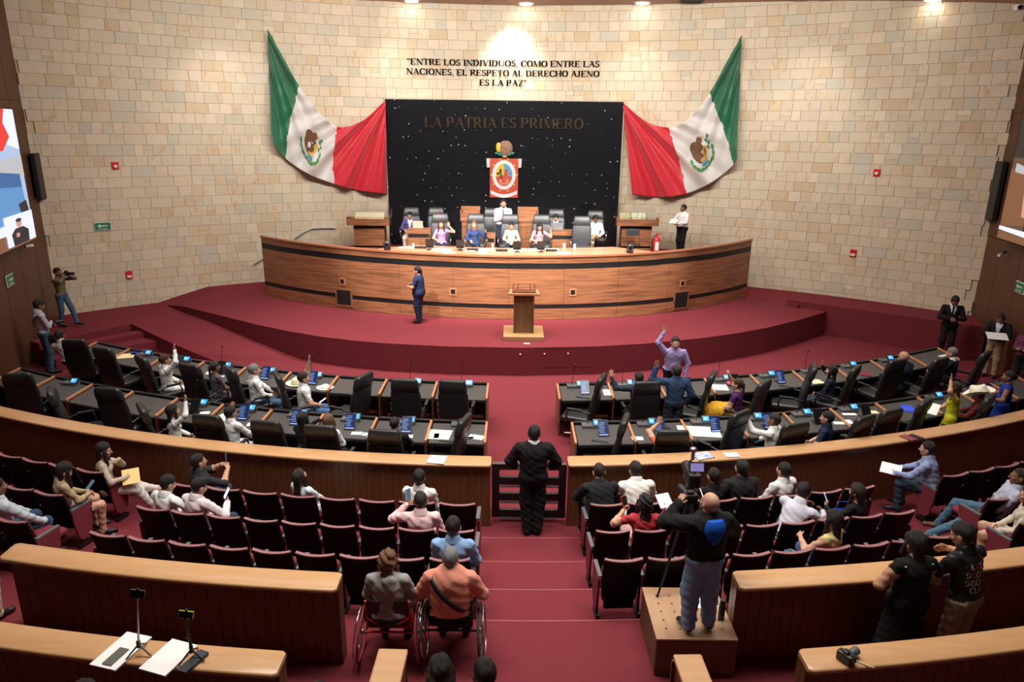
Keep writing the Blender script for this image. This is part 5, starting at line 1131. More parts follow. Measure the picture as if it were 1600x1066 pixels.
# --- public seats, right
who('P54', 'heavy man in black shirt with cropped hair, first row aisle seat', atseat('A', 'R', 0, -.02, .12, 4), sit=SE_, H=1.74, hs='buzz', hair='dark', skin='c', top=(.014, .015, .018), bot=BLK, ra='desk', la='desk', lean=18, hp=20, fat=1.28)
who('P55', 'man in white shirt leaning forward, second seat of the first row', atseat('A', 'R', 1, -.02, .14, 0), sit=SE_, H=1.76, hair='dark', skin='a', top=(.82, .80, .76), bot=BLK, ra='desk', la='desk', lean=18, hp=12, hy=12, fat=1.18)
who('P56', 'dark-haired person in black holding up a phone behind the video camera', atseat('A', 'R', 3, -.02, .05, 8), sit=SE_, H=1.66, hair='black', skin='c', top=BLK, bot=BLK, la=(-.02, .26, .06), lh='grip', ra='lap', hp=5)
who('P57', 'broad man in dark grey suit seen from behind in the first row', atseat('A', 'R', 4, -.10, .14, 2), sit=SE_, H=1.80, hair='black', skin='c', top=(.018, .018, .018), bot=BLK, ra='lap', la='lap', fat=1.25)
who('P58', 'man in white shirt with thin strap across his back', atseat('A', 'R', 5, -.02, .06, 16), sit=SE_, H=1.70, hair='black', skin='c', top=WH, bot=BLK, ra='lap', la='lap', hp=0)
who('P59', 'long-haired woman in red patterned top holding a red phone', atseat('B', 'R', 1, -.04, .05, -4), sit=SE_, H=1.66, fem=True, hs='curly', hair='black', skin='c', top=(.45, .04, .05), bot=(.5, .3, .3), sleeve=.5, la=(.06, .30, -.06), lh='grip', ra=(.20, .30, -.02), rh='open', fat=1.1)
who('P62', 'man in pale lilac shirt twisting across the armrest to talk', atseat('B', 'R', 5, .0, .10, -48), sit=SE_, H=1.74, hair='black', skin='d', top=(.60, .60, .70), bot=(.06, .058, .055), ra=(.05, .36, -.12), la=(-.15, .40, -.15), lean=28, side=8, hp=20)
who('P63', 'long-haired woman in yellow tank top turned to her left', atseat('C', 'R', 5, .10, .02, 30), sit=SE_, H=1.66, fem=True, hs='long', hair='black', skin='c', top=(.62, .50, .22), bot=(.05, .10, .2), sleeve=.06, ra='lap', la=(-.06, .34, -.14))
who('P64', 'dark-haired woman in black holding a small pale phone', atseat('B', 'R', 7, .0, .05, 20), sit=SE_, H=1.60, fem=True, hs='long', hair='dark', skin='c', top=BLK, bot=BLK, la=(.10, .30, -.08), lh='grip', ra='lap', hp=10)
who('P65', 'man in blue checked shirt leaning forward over papers, right block', atseat('A', 'RR', 0, -.08, .14, 34), sit=SE_, H=1.72, hair='black', skin='c', top=(.26, .32, .52), bot=(.03, .055, .08), ra=(-.08, .38, -.26), la=(-.02, .40, -.26), lean=14, hp=0)
who('P66', 'man in striped shirt and jeans lounging with legs stretched into the aisle', atseat('B', 'RR', 0, .15, .02, 52), sit=SE_, H=1.76, hair='dark', hs='buzz', skin='d', top=(.44, .46, .60), bot=(.07, .14, .22), sleeve=1.1, ra='lap', la='knee', lean=-22, feet=[(.22, .60, .085), (-.18, .80, .085)], shoe=(.10, .035, .02))
who('P69', 'person in floral shorts with crossed legs at the right edge', atseat('C', 'RR', 0, .10, .05, 42), sit=SE_, H=1.62, fem=True, hs='bob', hair='black', skin='c', top=(.62, .55, .44), bot=(.60, .50, .46), leg=.75, ra='lap', la='lap', shoe=(.3, .15, .1))
# --- standing and nearest figures
who('P60', 'bald cameraman in black jacket with blue hood standing on the perforated stand', ((1.95, 6.12, 1.06), 12), H=1.56, hs='bald', skin='c', top=(.010, .010, .011), bot=(.22, .36, .58), shoe=(.02, .022, .018), la=(.04, .22, .12), lh='grip', ra=(.02, .26, -.06), rh='open', rp=(.8, -.1, -.9), lp=(.9, .0, -.9), hy=12, hp=-6, fat=1.32, loose=.02, spread=.125, extra=lambda L: [Prim(L['N']-L['fw']*.085-L['up']*.02-L['ax']*.05, L['N']-L['fw']*.085-L['up']*.02+L['ax']*.05, .05, .05, 'torso')])
who('P67', 'woman in long black sleeveless dress with white shoulder trim', ((3.98, 6.02, .6), 10), H=1.66, fem=True, hs='bob', hair='black', skin='a', top=(.008, .008, .009), bot=(.008, .008, .009), sleeve=.25, skirt=.10, ra=(.02, .22, -.36), la=(.02, .22, -.36), hp=18, fat=1.35)
who('P68', 'young man in black lettered T-shirt and khaki trousers leaning on the partition', ((4.52, 5.98, .6), 24), H=1.76, hair='black', skin='a', top=(.012, .012, .012), bot=(.33, .26, .17), sleeve=.8, la=(-.10, .32, -.34), ra=(.15, .36, -.22), hp=18, hy=14, lean=10)
who('P70', 'woman with long black hair and white blouse at the bottom edge', ((-.50, 4.28, .86), 6), sit=.52, H=1.70, fem=True, hs='long', hair='black', skin='c', top=(.62, .58, .56), bot=BLK, ra='lap', la='lap', hp=12)
who('P71', 'man with parted black hair and dark jacket at the bottom edge', ((-.17, 4.30, .86), 8), sit=.52, H=1.66, hair='black', skin='d', top=BLK, bot=BLK, inner=WH, ra='lap', la='lap', hy=14)
who('P72', 'dark-haired person at the bottom edge left of the short aisle wall', ((-1.37, 4.15, .78), 0), sit=.52, H=1.62, hair='black', skin='d', top=BLK, bot=BLK, ra='lap', la='lap')
who('P73', 'dark-haired person below the phone tripods at the lower left edge', ((-3.02, 4.05, .84), 0), sit=.52, H=1.64, hair='black', skin='d', top=BLK, bot=BLK, ra='lap', la='lap', hp=10)
strap(Q['P53'], BLACK, -1, .055, 1.5); strap(Q['P58'], BLACK, 1, .03); strap(Q['P12'], BLACK, 1, .03)
# ================================================================= PROPS
# ---- chairs behind the dais
GLE = mat('grey lit leather', (.032, .035, .040), .42, spec=.6)  # greyer copy of the black leather, stage light put into its colour
DC = exec_chair('x', GLE, 'dark leather chairs on the dais')
usedc = []
for px, Y, z, lab in ((687, 21.95, FZ, 'of the woman in lilac'), (743.5, 21.95, FZ, 'of the woman in navy'), (796, 21.95, FZ, 'of the woman in beige'), (846, 21.95, FZ, 'of the woman in pink'), (910, 21.7, FZ, ', empty, front row of the dais'),
                      (642, 23.5, BZ, 'behind the man in purple'), (681, 23.6, BZ, 'behind the woman in orange'), (769, 23.6, BZ, 'behind the standing bearded man'), (869, 23.55, BZ, 'behind the man in dark suit'), (931, 23.2, BZ, 'of the man with crossed legs')):
    x = aty(px, 350, Y).x; l = ('dark leather high-backed chair '+lab).replace(' ,', ',')
    o = DC if not usedc else dup(DC, (0, 0, 0)); usedc.append(o); o['label'] = l; o.location = (x, Y, z); o.rotation_euler.z = PI+(.05 if px < 780 else -.05)
    k = 1.12; o.scale = (k, k, k*(1.02 if Y < 22 else .98))
# ---- presiding podium on the stage
pd = thing('podium', 'oak podium column with wide top on a square base before the dais', 'podium', (.30, 18.1, .75))
b = MB(); b.box((0, 0, .06), (1.06, 1.15, .12), bev=.01); b.build('base_plate', EDGE if 0 else mat('podium base', (.42, .26, .12), .4, noise=(3, (.34, .19, .08), (.6, 6, 1), .3, .7)), pd)
b = MB(); b.box((0, .02, .62), (.48, .42, 1.04)); b.build('column', PODW, pd)
for s_ in (-1, 1): b = MB(); b.box((s_*.25, .0, .62), (.035, .48, 1.06)); b.build('side_board', PODW, pd)
b = MB(); b.prism([(-.42, -.30), (.42, -.30), (.36, .28), (-.36, .28)], 1.15, 1.20); b.build('top', EDGE, pd)
b = MB(); b.box((0, -.02, 1.22), (.62, .36, .02)); b.build('reading_board', WOODD, pd)
for x in (-.3, -.17, .17, .3): b = MB(); b.tube([(x, .2, 1.2), (x*.9, .14, 1.36)], .008, 6); b.ball((x*.9, .14, 1.37), .014, 6); b.build('microphone', PLASTIC, pd)
p = at(823, 537, .752); tag(MB().box((0, 0, 0), (.16, .08, .012)).build('floor_socket', WHITEPL, None, p), 'small white socket plate on the stage edge below the podium', 'socket')
# ---- glass display cases
def case(px0, px1, pyf, pyb, Y, label, sheets):
    a = aty(px0, pyf, Y); c = aty(px1, pyf, Y); w_ = c.x-a.x; z0 = aty((px0+px1)/2, pyb, Y).z; root = thing('display_case', label, 'display case', ((a.x+c.x)/2, Y, 2.05)); zz = z0-2.05
    b = MB(); b.box((0, .32, zz+.10), (w_, .03, .26)); b.box((0, 0, zz+.10), (w_, .03, .22)); b.box((-w_/2+.015, .16, zz+.12), (.03, .34, .24)); b.box((w_/2-.015, .16, zz+.12), (.03, .34, .24)); b.box((0, .16, zz+.0), (w_, .34, .02)); b.build('tray', DAISW, root)
    b = MB(); b.add([(-w_/2+.02, .30, zz+.012), (w_/2-.02, .30, zz+.012), (w_/2-.02, .66, zz+.42), (-w_/2+.02, .66, zz+.42)], [(0, 1, 2, 3)]); 
    for s_ in (-1, 1): b.add([(s_*(w_/2-.01), .0, zz+.2), (s_*(w_/2-.01), .66, zz+.2), (s_*(w_/2-.01), .66, zz+.52)], [(0, 1, 2)])
    b.add([(-w_/2, 0, zz+.21), (w_/2, 0, zz+.21), (w_/2, .66, zz+.53), (-w_/2, .66, zz+.53)], [(0, 1, 2, 3)]); g = b.build('glass_cover', mat('case glass', (.9, .93, .9), .05, trans=1, alpha=.28, spec=.5), root)
    b = MB(); b.box((0, .34, zz-.30), (w_*.72, .42, 1.0 if 0 else .92)); b.box((0, .34, -.0+.02), (w_*.74, .44, .04)); b.box((0, .34, (zz-.7)/2), (w_*.72, .42, max(.05, zz-.7))); b.build('column', DAISW, root)
    b = MB(); b.box((0, .12, zz-.06), (w_*.70, .02, .10)); b.build('shadow_gap', BLACK, root)
    for (sx, sw_, m) in sheets:
        b = MB(); M = Matrix.Translation((sx*w_, .33, zz+.24)) @ Matrix.Rotation(math.radians(50), 4, 'X'); b.box((0, 0, 0), (sw_*w_, .34, .01), M=M); b.build('document', m, root)
case(541, 608, 343, 352, 23.45, 'walnut display case with glass cover and cream book, left of black panel', [(0, .68, mat('aged paper', (.72, .68, .46), .7))])
case(964, 1030, 344, 353, 23.45, 'walnut display case with printed sheets, right of black panel', [(.05, .34, mat('printed sheet', (.70, .74, .56), .7, noise=(14, (.30, .48, .26), (1, 1, 1), .45, .6))), (-.28, .24, mat('green sheet', (.42, .45, .24), .7)), (.36, .2, mat('grey sheet', (.40, .40, .34), .7))])
# ---- side lecterns and rear desks on the dais
for px0, px1, s_ in ((720, 750, 'left'), (809, 841, 'right')):
    a, c = aty(px0, 330, 22.9).x, aty(px1, 330, 22.9).x; w_ = c-a; root = thing('lectern', f'small walnut lectern on the dais {s_} of the central chair', 'lectern', ((a+c)/2, 22.9, 2.25))
    b = MB(); b.box((0, 0, .48), (w_*.86, .36, .96)); b.build('column', DAISW, root)
    b = MB(); b.box((0, -.19, 1.09), (w_, .03, .25)); b.box((-w_/2+.015, 0, 1.14), (.03, .40, .34)); b.box((w_/2-.015, 0, 1.14), (.03, .40, .34)); b.box((0, .19, 1.19), (w_, .03, .42)); b.box((0, 0, .97), (w_, .40, .02)); b.build('top_box', DAISW, root)
    b = MB(); b.box((0, .01, 1.12), (w_-.08, .34, .02), M=None); b.build('reading_shelf', WOODD, root)
for px0, px1, lab in ((636, 673, 'low walnut desk with black stripe in front of the man in purple'), (855, 899, 'low walnut desk with black stripe in front of the man in suit'), (757, 774, 'narrow walnut desk piece left of the standing bearded man')):
    a, c = aty(px0, 360, 22.4).x, aty(px1, 360, 22.4).x; w_ = c-a; zt = 2.97 if px0 != 757 else 2.85; root = thing('rear_desk', lab, 'desk', ((a+c)/2, 22.4, 2.05)); h = zt-2.05
    b = MB(); b.box((0, 0, h-.07), (w_, .05, .14)); b.build('upper_board', DAISW, root)
    b = MB(); b.box((0, .01, h-.20), (w_, .03, .12)); b.build('black_stripe', BLACK, root)
    b = MB(); b.box((0, 0, (h-.26)/2), (w_, .05, h-.26)); b.build('lower_board', DAISW, root)
    b = MB(); b.box((0, .26, h-.02), (w_, .50, .03)); b.build('desktop', DAISW, root)
    b = MB(); b.box((-w_/2+.02, .2, h/2-.03), (.04, .5, h-.08)); b.box((w_/2-.02, .2, h/2-.03), (.04, .5, h-.08)); b.build('side_boards', DAISW, root)
def laptop(loc, rz, label, m, ang=105, w_=.33):
    t = thing('laptop', label, 'laptop', loc, rz); b = MB(); b.box((0, 0, .01), (w_, .23, .018), bev=.006); b.build('keyboard_base', m, t)
    M = Matrix.Translation((0, .115, .02)) @ Matrix.Rotation(math.radians(ang-90), 4, 'X').inverted(); b = MB(); b.box((0, 0, .115), (w_, .012, .23), M=M, bev=.004); l = b.build('lid', m, t)
    b = MB(); b.box((0, -.008, .115), (w_-.02, .004, .20), M=M); b.build('screen', mat('laptop screen', (.1, .12, .15), .2, emit=(.3, .4, .5), es=.5), l); return t
SIL = mat('silver lid', (.30, .33, .35), .4, .3)
laptop((aty(653, 350, 22.62).x, 22.72, 2.975), PI, 'cream backed laptop in front of the man in purple', mat('cream lid', (.62, .56, .42), .5))
laptop((aty(869.5, 350, 22.62).x, 22.72, 2.975), PI, 'silver laptop in front of the man in dark suit', SIL, w_=.42)
# ---- things along the presiding desk
def dtop(px, py): 
    p = at(px, py, 2.62); p.y = max(p.y, DY(p.x)+.20); p.z = ztop(p.x)+.004; return p
def sheet(name, p, w_, d, rz, label, m=PAPER, h=.006, group=None, cat='paper', tilt=0):
    o = MB().box((0, 0, h/2), (w_, d, h)).build(name, m, None, p, rz); tag(o, label, cat, group); return o
for i, (px, py, w_, d, lab) in enumerate(((634, 387.5, .42, .2, 'white sheet at the left end of the papers on the dais'), (690, 391, .62, .30, 'wide white papers before the woman in lilac'), (701, 397, .34, .16, 'white paper hanging at the desk edge below the woman in lilac'), (735, 391, .3, .25, 'white papers between the two left women on the dais'), (757, 390.5, .5, .26, 'white papers right of the woman in navy'), (754, 395.5, .26, .14, 'small white paper near the front below the woman in navy'), (806, 391, .35, .25, 'white papers before the woman in beige'), (817, 391, .2, .3, 'white paper beside the black stand, centre of dais'), (834, 391, .35, .22, 'white papers before the woman in pink'), (862, 389.5, .4, .22, 'white papers behind the rightmost console'), (880, 395.5, .40, .22, 'loose white papers right of the women on the dais'))):
    sheet('paper', dtop(px, py), w_, d, .1*(-1)**i, lab, h=.01+.004*(i % 3))
def dconsole(px, py, label):
    p = dtop(px, py); t = thing('microphone_console', label, 'microphone', p, 0); b = MB(); b.box((0, 0, .03), (.34, .13, .05), bev=.012); b.build('console_base', PLASTIC, t)
    b = MB(); b.tube([(0, .03, .05), (.0, .05, .2), (.015, .04, .36)], .006, 6); b.tube([(.015, .04, .36), (.02, .02, .42)], .012, 6); b.build('gooseneck', DKMETAL, t)
for px, py, n_ in ((657, 388.5, 'leftmost'), (738.5, 391.5, 'second'), (784, 392.5, 'third'), (861.5, 392.5, 'rightmost')): dconsole(px, py, f'black microphone console on the dais, {n_} of the four')
def dstand(px, py, label):
    p = dtop(px, py); t = thing('tablet_stand', label, 'tablet', p, PI); b = MB(); b.box((0, 0, .015), (.16, .14, .02), bev=.005); b.box((0, 0, .07), (.03, .03, .1)); b.build('stand_base', PLASTIC, t)
    M = Matrix.Translation((0, 0, .19)) @ Matrix.Rotation(math.radians(70), 4, 'X'); b = MB(); b.box((0, 0, 0), (.23, .28, .02), M=M, bev=.008); b.build('tablet_back', OFFSCR, t)
for px, py, n_ in ((671.5, 391, 'leftmost'), (719, 391.5, 'second'), (808, 394, 'third'), (845, 394, 'rightmost')): dstand(px, py, f'upright black tablet on the dais, {n_} of four')
def cup(px, py, label, m, h, r):
    p = dtop(px, py); t = thing('cup', label, 'cup', p); b = MB(); b.tube([(0, 0, 0), (0, 0, h*.5), (0, 0, h)], [r*.8, r*.9, r], 14); b.build('cup_body', m, t); b = MB(); b.tube([(0, 0, h*.9), (0, 0, h*.93)], [r*.9, r*.9], 12); b.build('liquid', mat('water', (.6, .7, .75), .1), t)
cup(881.5, 388, 'white paper cup right of the consoles', WHITEPL, .14, .045)
cup(897.5, 392, 'tall clear water glass at the right of the dais desk', mat('tumbler glass', (.85, .9, .92), .08, alpha=.55), .20, .045)
cup(724, 390, 'clear glass beside the black tablet before the woman in navy', mat('tumbler glass', (.85, .9, .92), .08, alpha=.55), .13, .035)
cup(646, 386.5, 'white cup near the left microphone console', WHITEPL, .1, .04)
cup(770, 389.5, 'glass bottle beside the papers in the middle of the dais', mat('tumbler glass', (.85, .9, .92), .08, alpha=.55), .17, .035)
def ptz(px, py, label):
    p = dtop(px, py); p.y = DY(p.x)+.16; t = thing('dome_camera', label, 'camera', p); b = MB(); b.cyl((0, 0, 0), .10, .05, 16); b.build('camera_base', PLASTIC, t)
    b = MB(); b.tube([(0, 0, .04), (0, 0, .12), (0, 0, .18)], [.055, .07, .05], 12); b.ball((0, 0, .17), .085, 14); b.build('camera_head', mat('camera grey', (.06, .06, .065), .3), t)
    b = MB(); b.cyl((0, -.07, .17), .045, .03, 12, axis=(0, -1, 0)); b.build('lens', OFFSCR, t)
    for s_ in (-1, 1): b = MB(); b.box((s_*.095, 0, .13), (.02, .09, .16), bev=.006); b.build('yoke_arm', PLASTIC, t)
ptz(607.5, 389, 'black dome camera on the left of the dais cap'); ptz(979.5, 391, 'black dome camera on the right of the dais cap')
# ---- extinguisher, folding chair, handrails
p = aty(1023, 389, 23.5); t = thing('fire_extinguisher', 'red fire extinguisher beside the right display case', 'extinguisher', (p.x, 23.3, 2.05))
b = MB(); b.tube([(0, 0, 0), (0, 0, .02), (0, 0, .56), (0, 0, .62), (0, 0, .66)], [.10, .115, .115, .08, .035], 16); b.build('cylinder', REDP, t)
b = MB(); b.box((0, -.113, .36), (.12, .012, .28)); b.build('instruction_label', WHITEPL, t)
b = MB(); b.box((0, 0, .70), (.05, .05, .08)); b.box((.07, 0, .755), (.18, .03, .02)); b.box((.07, 0, .72), (.14, .03, .015)); b.build('valve_handle', REDP, t)
b = MB(); b.tube([(-.03, 0, .70), (-.12, -.02, .66), (-.15, -.03, .45), (-.13, -.03, .25)], .016, 8); b.build('hose', PLASTIC, t)
t = thing('folding_chair', 'black folding chair in front of the right display case', 'chair', (aty(989, 380, 23.0).x, 22.95, 2.05), PI)
b = MB(); b.box((0, -.2, .80), (.40, .025, .19), bev=.01); b.build('backrest', mat('folding chair back', (.05, .053, .06), .4), t)
b = MB(); b.box((0, .05, .44), (.40, .36, .03), bev=.012); b.build('seat', PLASTIC, t)
for s_ in (-1, 1): b = MB(); b.tube([(s_*.21, .25, 0), (s_*.21, -.21, .88), (s_*.15, -.22, .91), (0, -.22, .915)], .012, 6); b.tube([(s_*.20, -.28, 0), (s_*.20, .2, .45)], .012, 6); b.build('leg_frame', DKMETAL, t)
def rail(pts, label):
    t = thing('handrail', label, 'handrail', (0, 0, 0)); P3 = [onwall(x, y, .10) for x, y in pts]; b = MB(); b.tube(P3, .022, 8); b.build('rail', STEEL, t)
    for q in P3[1:-1] or P3: b = MB(); o = Vector((q.x/WR*.11, .11, 0)); b.tube([q+Vector((0, 0, -.01)), q+o], .012, 6); b.build('bracket', STEEL, t)
rail([(461, 373), (474, 364), (487, 357), (505, 356), (524, 356)], 'steel handrail on the stone wall above the left of the dais')
rail([(396, 414), (404, 409), (411, 405), (420, 399)], 'short end of steel handrail left of the dais')
# ---- devices on the stone wall
def alarm(px, py, label, horn=False):
    p = onwall(px, py, .04); a = -math.asin(p.x/WR); t = thing('fire_alarm', label, 'fire alarm', p, a); b = MB(); b.box((0, .01, 0), (.19, .05, .22 if not horn else .24), bev=.01); b.build('alarm_body', REDP, t)
    b = MB(); b.ball((0, -.03, -.02), (.055, .03, .05), 10) if not horn else b.box((0, -.03, -.04), (.13, .03, .07)); b.build('strobe_lens', WHITEPL, t)
alarm(180, 259, 'red strobe alarm high on the left of the stone wall'); alarm(202, 430, 'red manual alarm low on the left of the stone wall', True)
alarm(1370, 270, 'red strobe alarm high on the right of the stone wall'); alarm(1333, 396, 'red manual alarm low on the right of the stone wall', True)
SG = mat('exit green', (.015, .22, .10), .5)
def arrow_sign(M, w_, h, label, d):
    t = thing('exit_sign', label, 'exit sign'); t.matrix_world = M
    b = MB(); b.box((0, .0, 0), (w_+.04, .02, h+.04)); b.build('sign_border', WHITEPL, t)
    b = MB(); b.box((0, -.008, 0), (w_, .02, h)); b.build('sign_plate', SG, t)
    b = MB(); y = -.0205; b.add([(-d*w_*.30, y, .035), (d*w_*.16, y, .035), (d*w_*.16, y, -.0), (-d*w_*.30, y, -.0)], [(0, 1, 2, 3)]); b.add([(d*w_*.14, y, .075), (d*w_*.36, y, .017), (d*w_*.14, y, -.04)], [(0, 1, 2)])
    for i in range(9): xx = -w_*.3+i*w_*.07; b.box((xx, y, -h*.32), (w_*.045, .002, h*.11))
    b.build('arrow_and_lettering', WHITEPL, t)
p = onwall(160.5, 354, .04); arrow_sign(Matrix.Translation(p) @ rotz(-math.asin(p.x/WR)), .42, .22, 'green sign with white arrow on the left stone wall', -1)
def sidem(px, py, side, off):
    p = onside(px, py, side, off); a = math.atan(LWS) if side < 0 else -math.atan(RWS); return Matrix.Translation(p) @ rotz((PI/2+a if side < 0 else -PI/2+a))
arrow_sign(sidem(15.5, 438, -1, .03), .45, .24, 'green sign with white arrow on the left veneer wall', 1)
arrow_sign(sidem(1594, 449.5, 1, .03), .48, .24, 'green sign with white arrow on the right veneer wall', -1)
def cctv(M, label):
    t = thing('ceiling_camera', label, 'camera'); t.matrix_world = M; b = MB(); b.box((0, .0, .05), (.08, .08, .06)); b.build('bracket', PLASTIC, t); b = MB(); b.tube([(-.08, -.03, -.02), (.10, -.16, -.03)], .04, 10); b.build('camera_body', WHITEPL, t)
cctv(sidem(38, 383, -1, .12), 'small white security camera under the left screen'); cctv(sidem(1569, 397, 1, .12), 'small white security camera under the right screen')
t = thing('ceiling_camera', 'white security camera at the top right corner', 'camera', onwall(1592, 12, .5)); b = MB(); b.box((0, 0, 0), (.16, .2, .14), bev=.02); b.build('camera_body', WHITEPL, t); b = MB(); b.cyl((-.05, -.1, -.0), .05, .05, 10, axis=(-.4, -1, -.3)); b.build('lens', OFFSCR, t)
# ---- big screens on the side walls, drawn pictures of the room that they relay
def em(name, c, s=1.0): return mat('lit '+name, tuple(v*.3 for v in c), .4, emit=c, es=s)
def big_screen(side, corner_px, h_top, h_bot, W, label, shapes, tilt=0):
    shapes = [(m, [(min(1, x*2.1), z) for x, z in p]) for m, p in shapes]
    # local frame: x runs along the wall towards the viewer, z up, origin at the far top corner
    p = onside(corner_px[0], corner_px[1], side, .35); ang = math.atan(LWS) if side < 0 else math.atan(RWS)
    dx = Vector((-side*0+(math.sin(ang))*(1 if side < 0 else -1), -math.cos(ang), 0)); q = onside(h_bot[0], h_bot[1], side, .35); H = p.z-q.z
    nrm = Vector((0, 0, 1)).cross(dx)*(1 if side < 0 else -1); nrm = nrm if nrm.x*side < 0 else -nrm
    M = Matrix(((dx.x, nrm.x, 0, p.x), (dx.y, nrm.y, 0, p.y), (0, 0, 1, p.z), (0, 0, 0, 1)))
    t = thing('wall_screen', label, 'screen'); t.location = p
    def V(x, z, o=0): v = dx*x*W-Vector((0, 0, 1))*z*H+nrm*o; return tuple(v)
    b = MB(); P8 = [V(-.01, -.01, -.22), V(1.01, -.01, -.22), V(1.01, 1.01, -.22), V(-.01, 1.01, -.22), V(-.01, -.01, -.005), V(1.01, -.01, -.005), V(1.01, 1.01, -.005), V(-.01, 1.01, -.005)]
    b.add(P8, [(0, 1, 2, 3), (7, 6, 5, 4), (0, 4, 5, 1), (1, 5, 6, 2), (2, 6, 7, 3), (3, 7, 4, 0)]); b.build('cabinet', BLKMATT, t)
    b = MB(); ms = []
    for k, (m, pts) in enumerate(shapes):
        if m not in ms: ms.append(m)
        b.add([V(x, z, .002*k) for x, z in pts], [tuple(range(len(pts)))], ms.index(m))
    b.build('lit_picture', ms, t)
    return t, M, H
def el(cx, cy, rx, ry, n=16, r=0):
    return [(cx+rx*math.cos(2*PI*i/n)*math.cos(r)-ry*math.sin(2*PI*i/n)*math.sin(r), cy+rx*math.cos(2*PI*i/n)*math.sin(r)+ry*math.sin(2*PI*i/n)*math.cos(r)) for i in range(n)]
LB = em('pale blue', (.42, .56, .80), .9); LW = em('white', (.8, .86, 1.0), .95); LR = em('red', (.75, .03, .03)); LBL = em('deep blue', (.03, .13, .35), .9); LK = em('black', (.01, .012, .02)); LSK = em('skin', (.62, .28, .24)); LBR = em('brown', (.20, .085, .04)); LP = em('pink', (.70, .38, .55)); LMB = em('mid blue', (.10, .30, .62), .9); LG = em('grey', (.45, .47, .5)); LN = em('olive', (.10, .06, .03))
big_screen(-1, (19, 171), None, (53, 374), 5.6, 'large lit video wall on the left side wall showing flag, chair and interpreter',
  [(LB, [(0, 0), (1, 0), (1, 1), (0, 1)]), (LW, [(.0, .0), (.10, .0), (.10, .24), (.0, .30)]), (LR, [(.055, .0), (1, .0), (1, .36), (.10, .30), (.05, .20), (.075, .10)]),
   (LG, [(0, .34), (.26, .40), (.5, .5), (.5, .62), (0, .5)]), (LBR, [(0, .90), (1, .86), (1, 1), (0, 1)]), (LMB, [(.03, .50), (.17, .46), (.20, .68), (.20, .82), (0.02, .82)]), (LBL, [(.03, .48), (.18, .44), (.19, .55), (.03, .58)]), (LK, [(.02, .68), (.07, .70), (.06, .80), (.01, .79)]),
   (LK, [(.28, .54), (.42, .52), (.44, .72), (.22, .80)]), (LSK, [(.20, .55), (.24, .56), (.24, .66), (.30, .74), (.26, .78), (.20, .68)]), (LP, [(.24, .70), (.40, .68), (.6, .9), (.34, .90)]), (LW, [(.10, .84), (.5, .80), (.5, .88), (.1, .90)]),
   (LW, [(.0, .765), (.175, .765), (.175, .985), (0, .985)]), (LK, [(.045, .985), (.04, .90), (.07, .865), (.12, .865), (.145, .90), (.14, .985)]), (LSK, el(.093, .835, .017, .03)), (LK, el(.093, .81, .018, .014)), (LSK, [(.10, .90), (.12, .90), (.12, .93), (.10, .93)])])
big_screen(1, (1600, 172), None, (1562, 372), 5.6, 'large lit video wall on the right side wall showing a blue chair and desk',
  [(LN, [(0, 0), (1, 0), (1, 1), (0, 1)]), (em('charcoal', (.018, .018, .018)), [(0, 0), (1, 0), (1, .36), (.0, .36)]), (LBR, [(0, .45), (.10, .42), (.12, .86), (0, .9)]), (LG, [(.02, .40), (.12, .46), (.12, .50), (.02, .47)]), (LSK, [(.08, .6), (.11, .58), (.12, .8), (.09, .8)]), (LK, [(.11, .42), (.6, .36), (.6, .9), (.11, .9)]), (LMB, [(.13, .40), (.5, .36), (.5, .86), (.13, .86)]), (LBL, [(.13, .52), (.5, .50), (.5, .56), (.13, .57)]), (LW, [(.13, .80), (.16, .76), (.18, .86), (.13, .88)]), (LW, [(0, .90), (.25, .90), (.5, .95), (.5, .98), (0, .93)]), (LBR, [(0, .94), (1, .97), (1, 1), (0, 1)])])
# black loudspeakers beside the screens
for side, pc, z0, z1 in ((-1, (47, 275), 4.0, 5.25), (1, (1572, 290), 3.75, 5.35)):
    p = onside(pc[0], pc[1], side, .02); sg = 'left' if side < 0 else 'right'; yy = 19.75 if side < 0 else 19.6; xx = lwx(yy) if side < 0 else rwx(yy)
    t = thing('wall_loudspeaker', f'black loudspeaker cabinet between the {sg} screen and the stone wall', 'loudspeaker', (xx-side*.06, yy+.25, z0), (math.atan(LWS) if side < 0 else -math.atan(RWS))); b = MB(); b.box((0, 0, (z1-z0)/2), (.10, .50, z1-z0), bev=.01); b.build('cabinet', BLKMATT, t)
    b = MB(); b.box((-side*.055, 0, (z1-z0)/2), (.012, .44, z1-z0-.08)); b.build('grille', mat('black grille', (.02, .021, .024), .5), t)
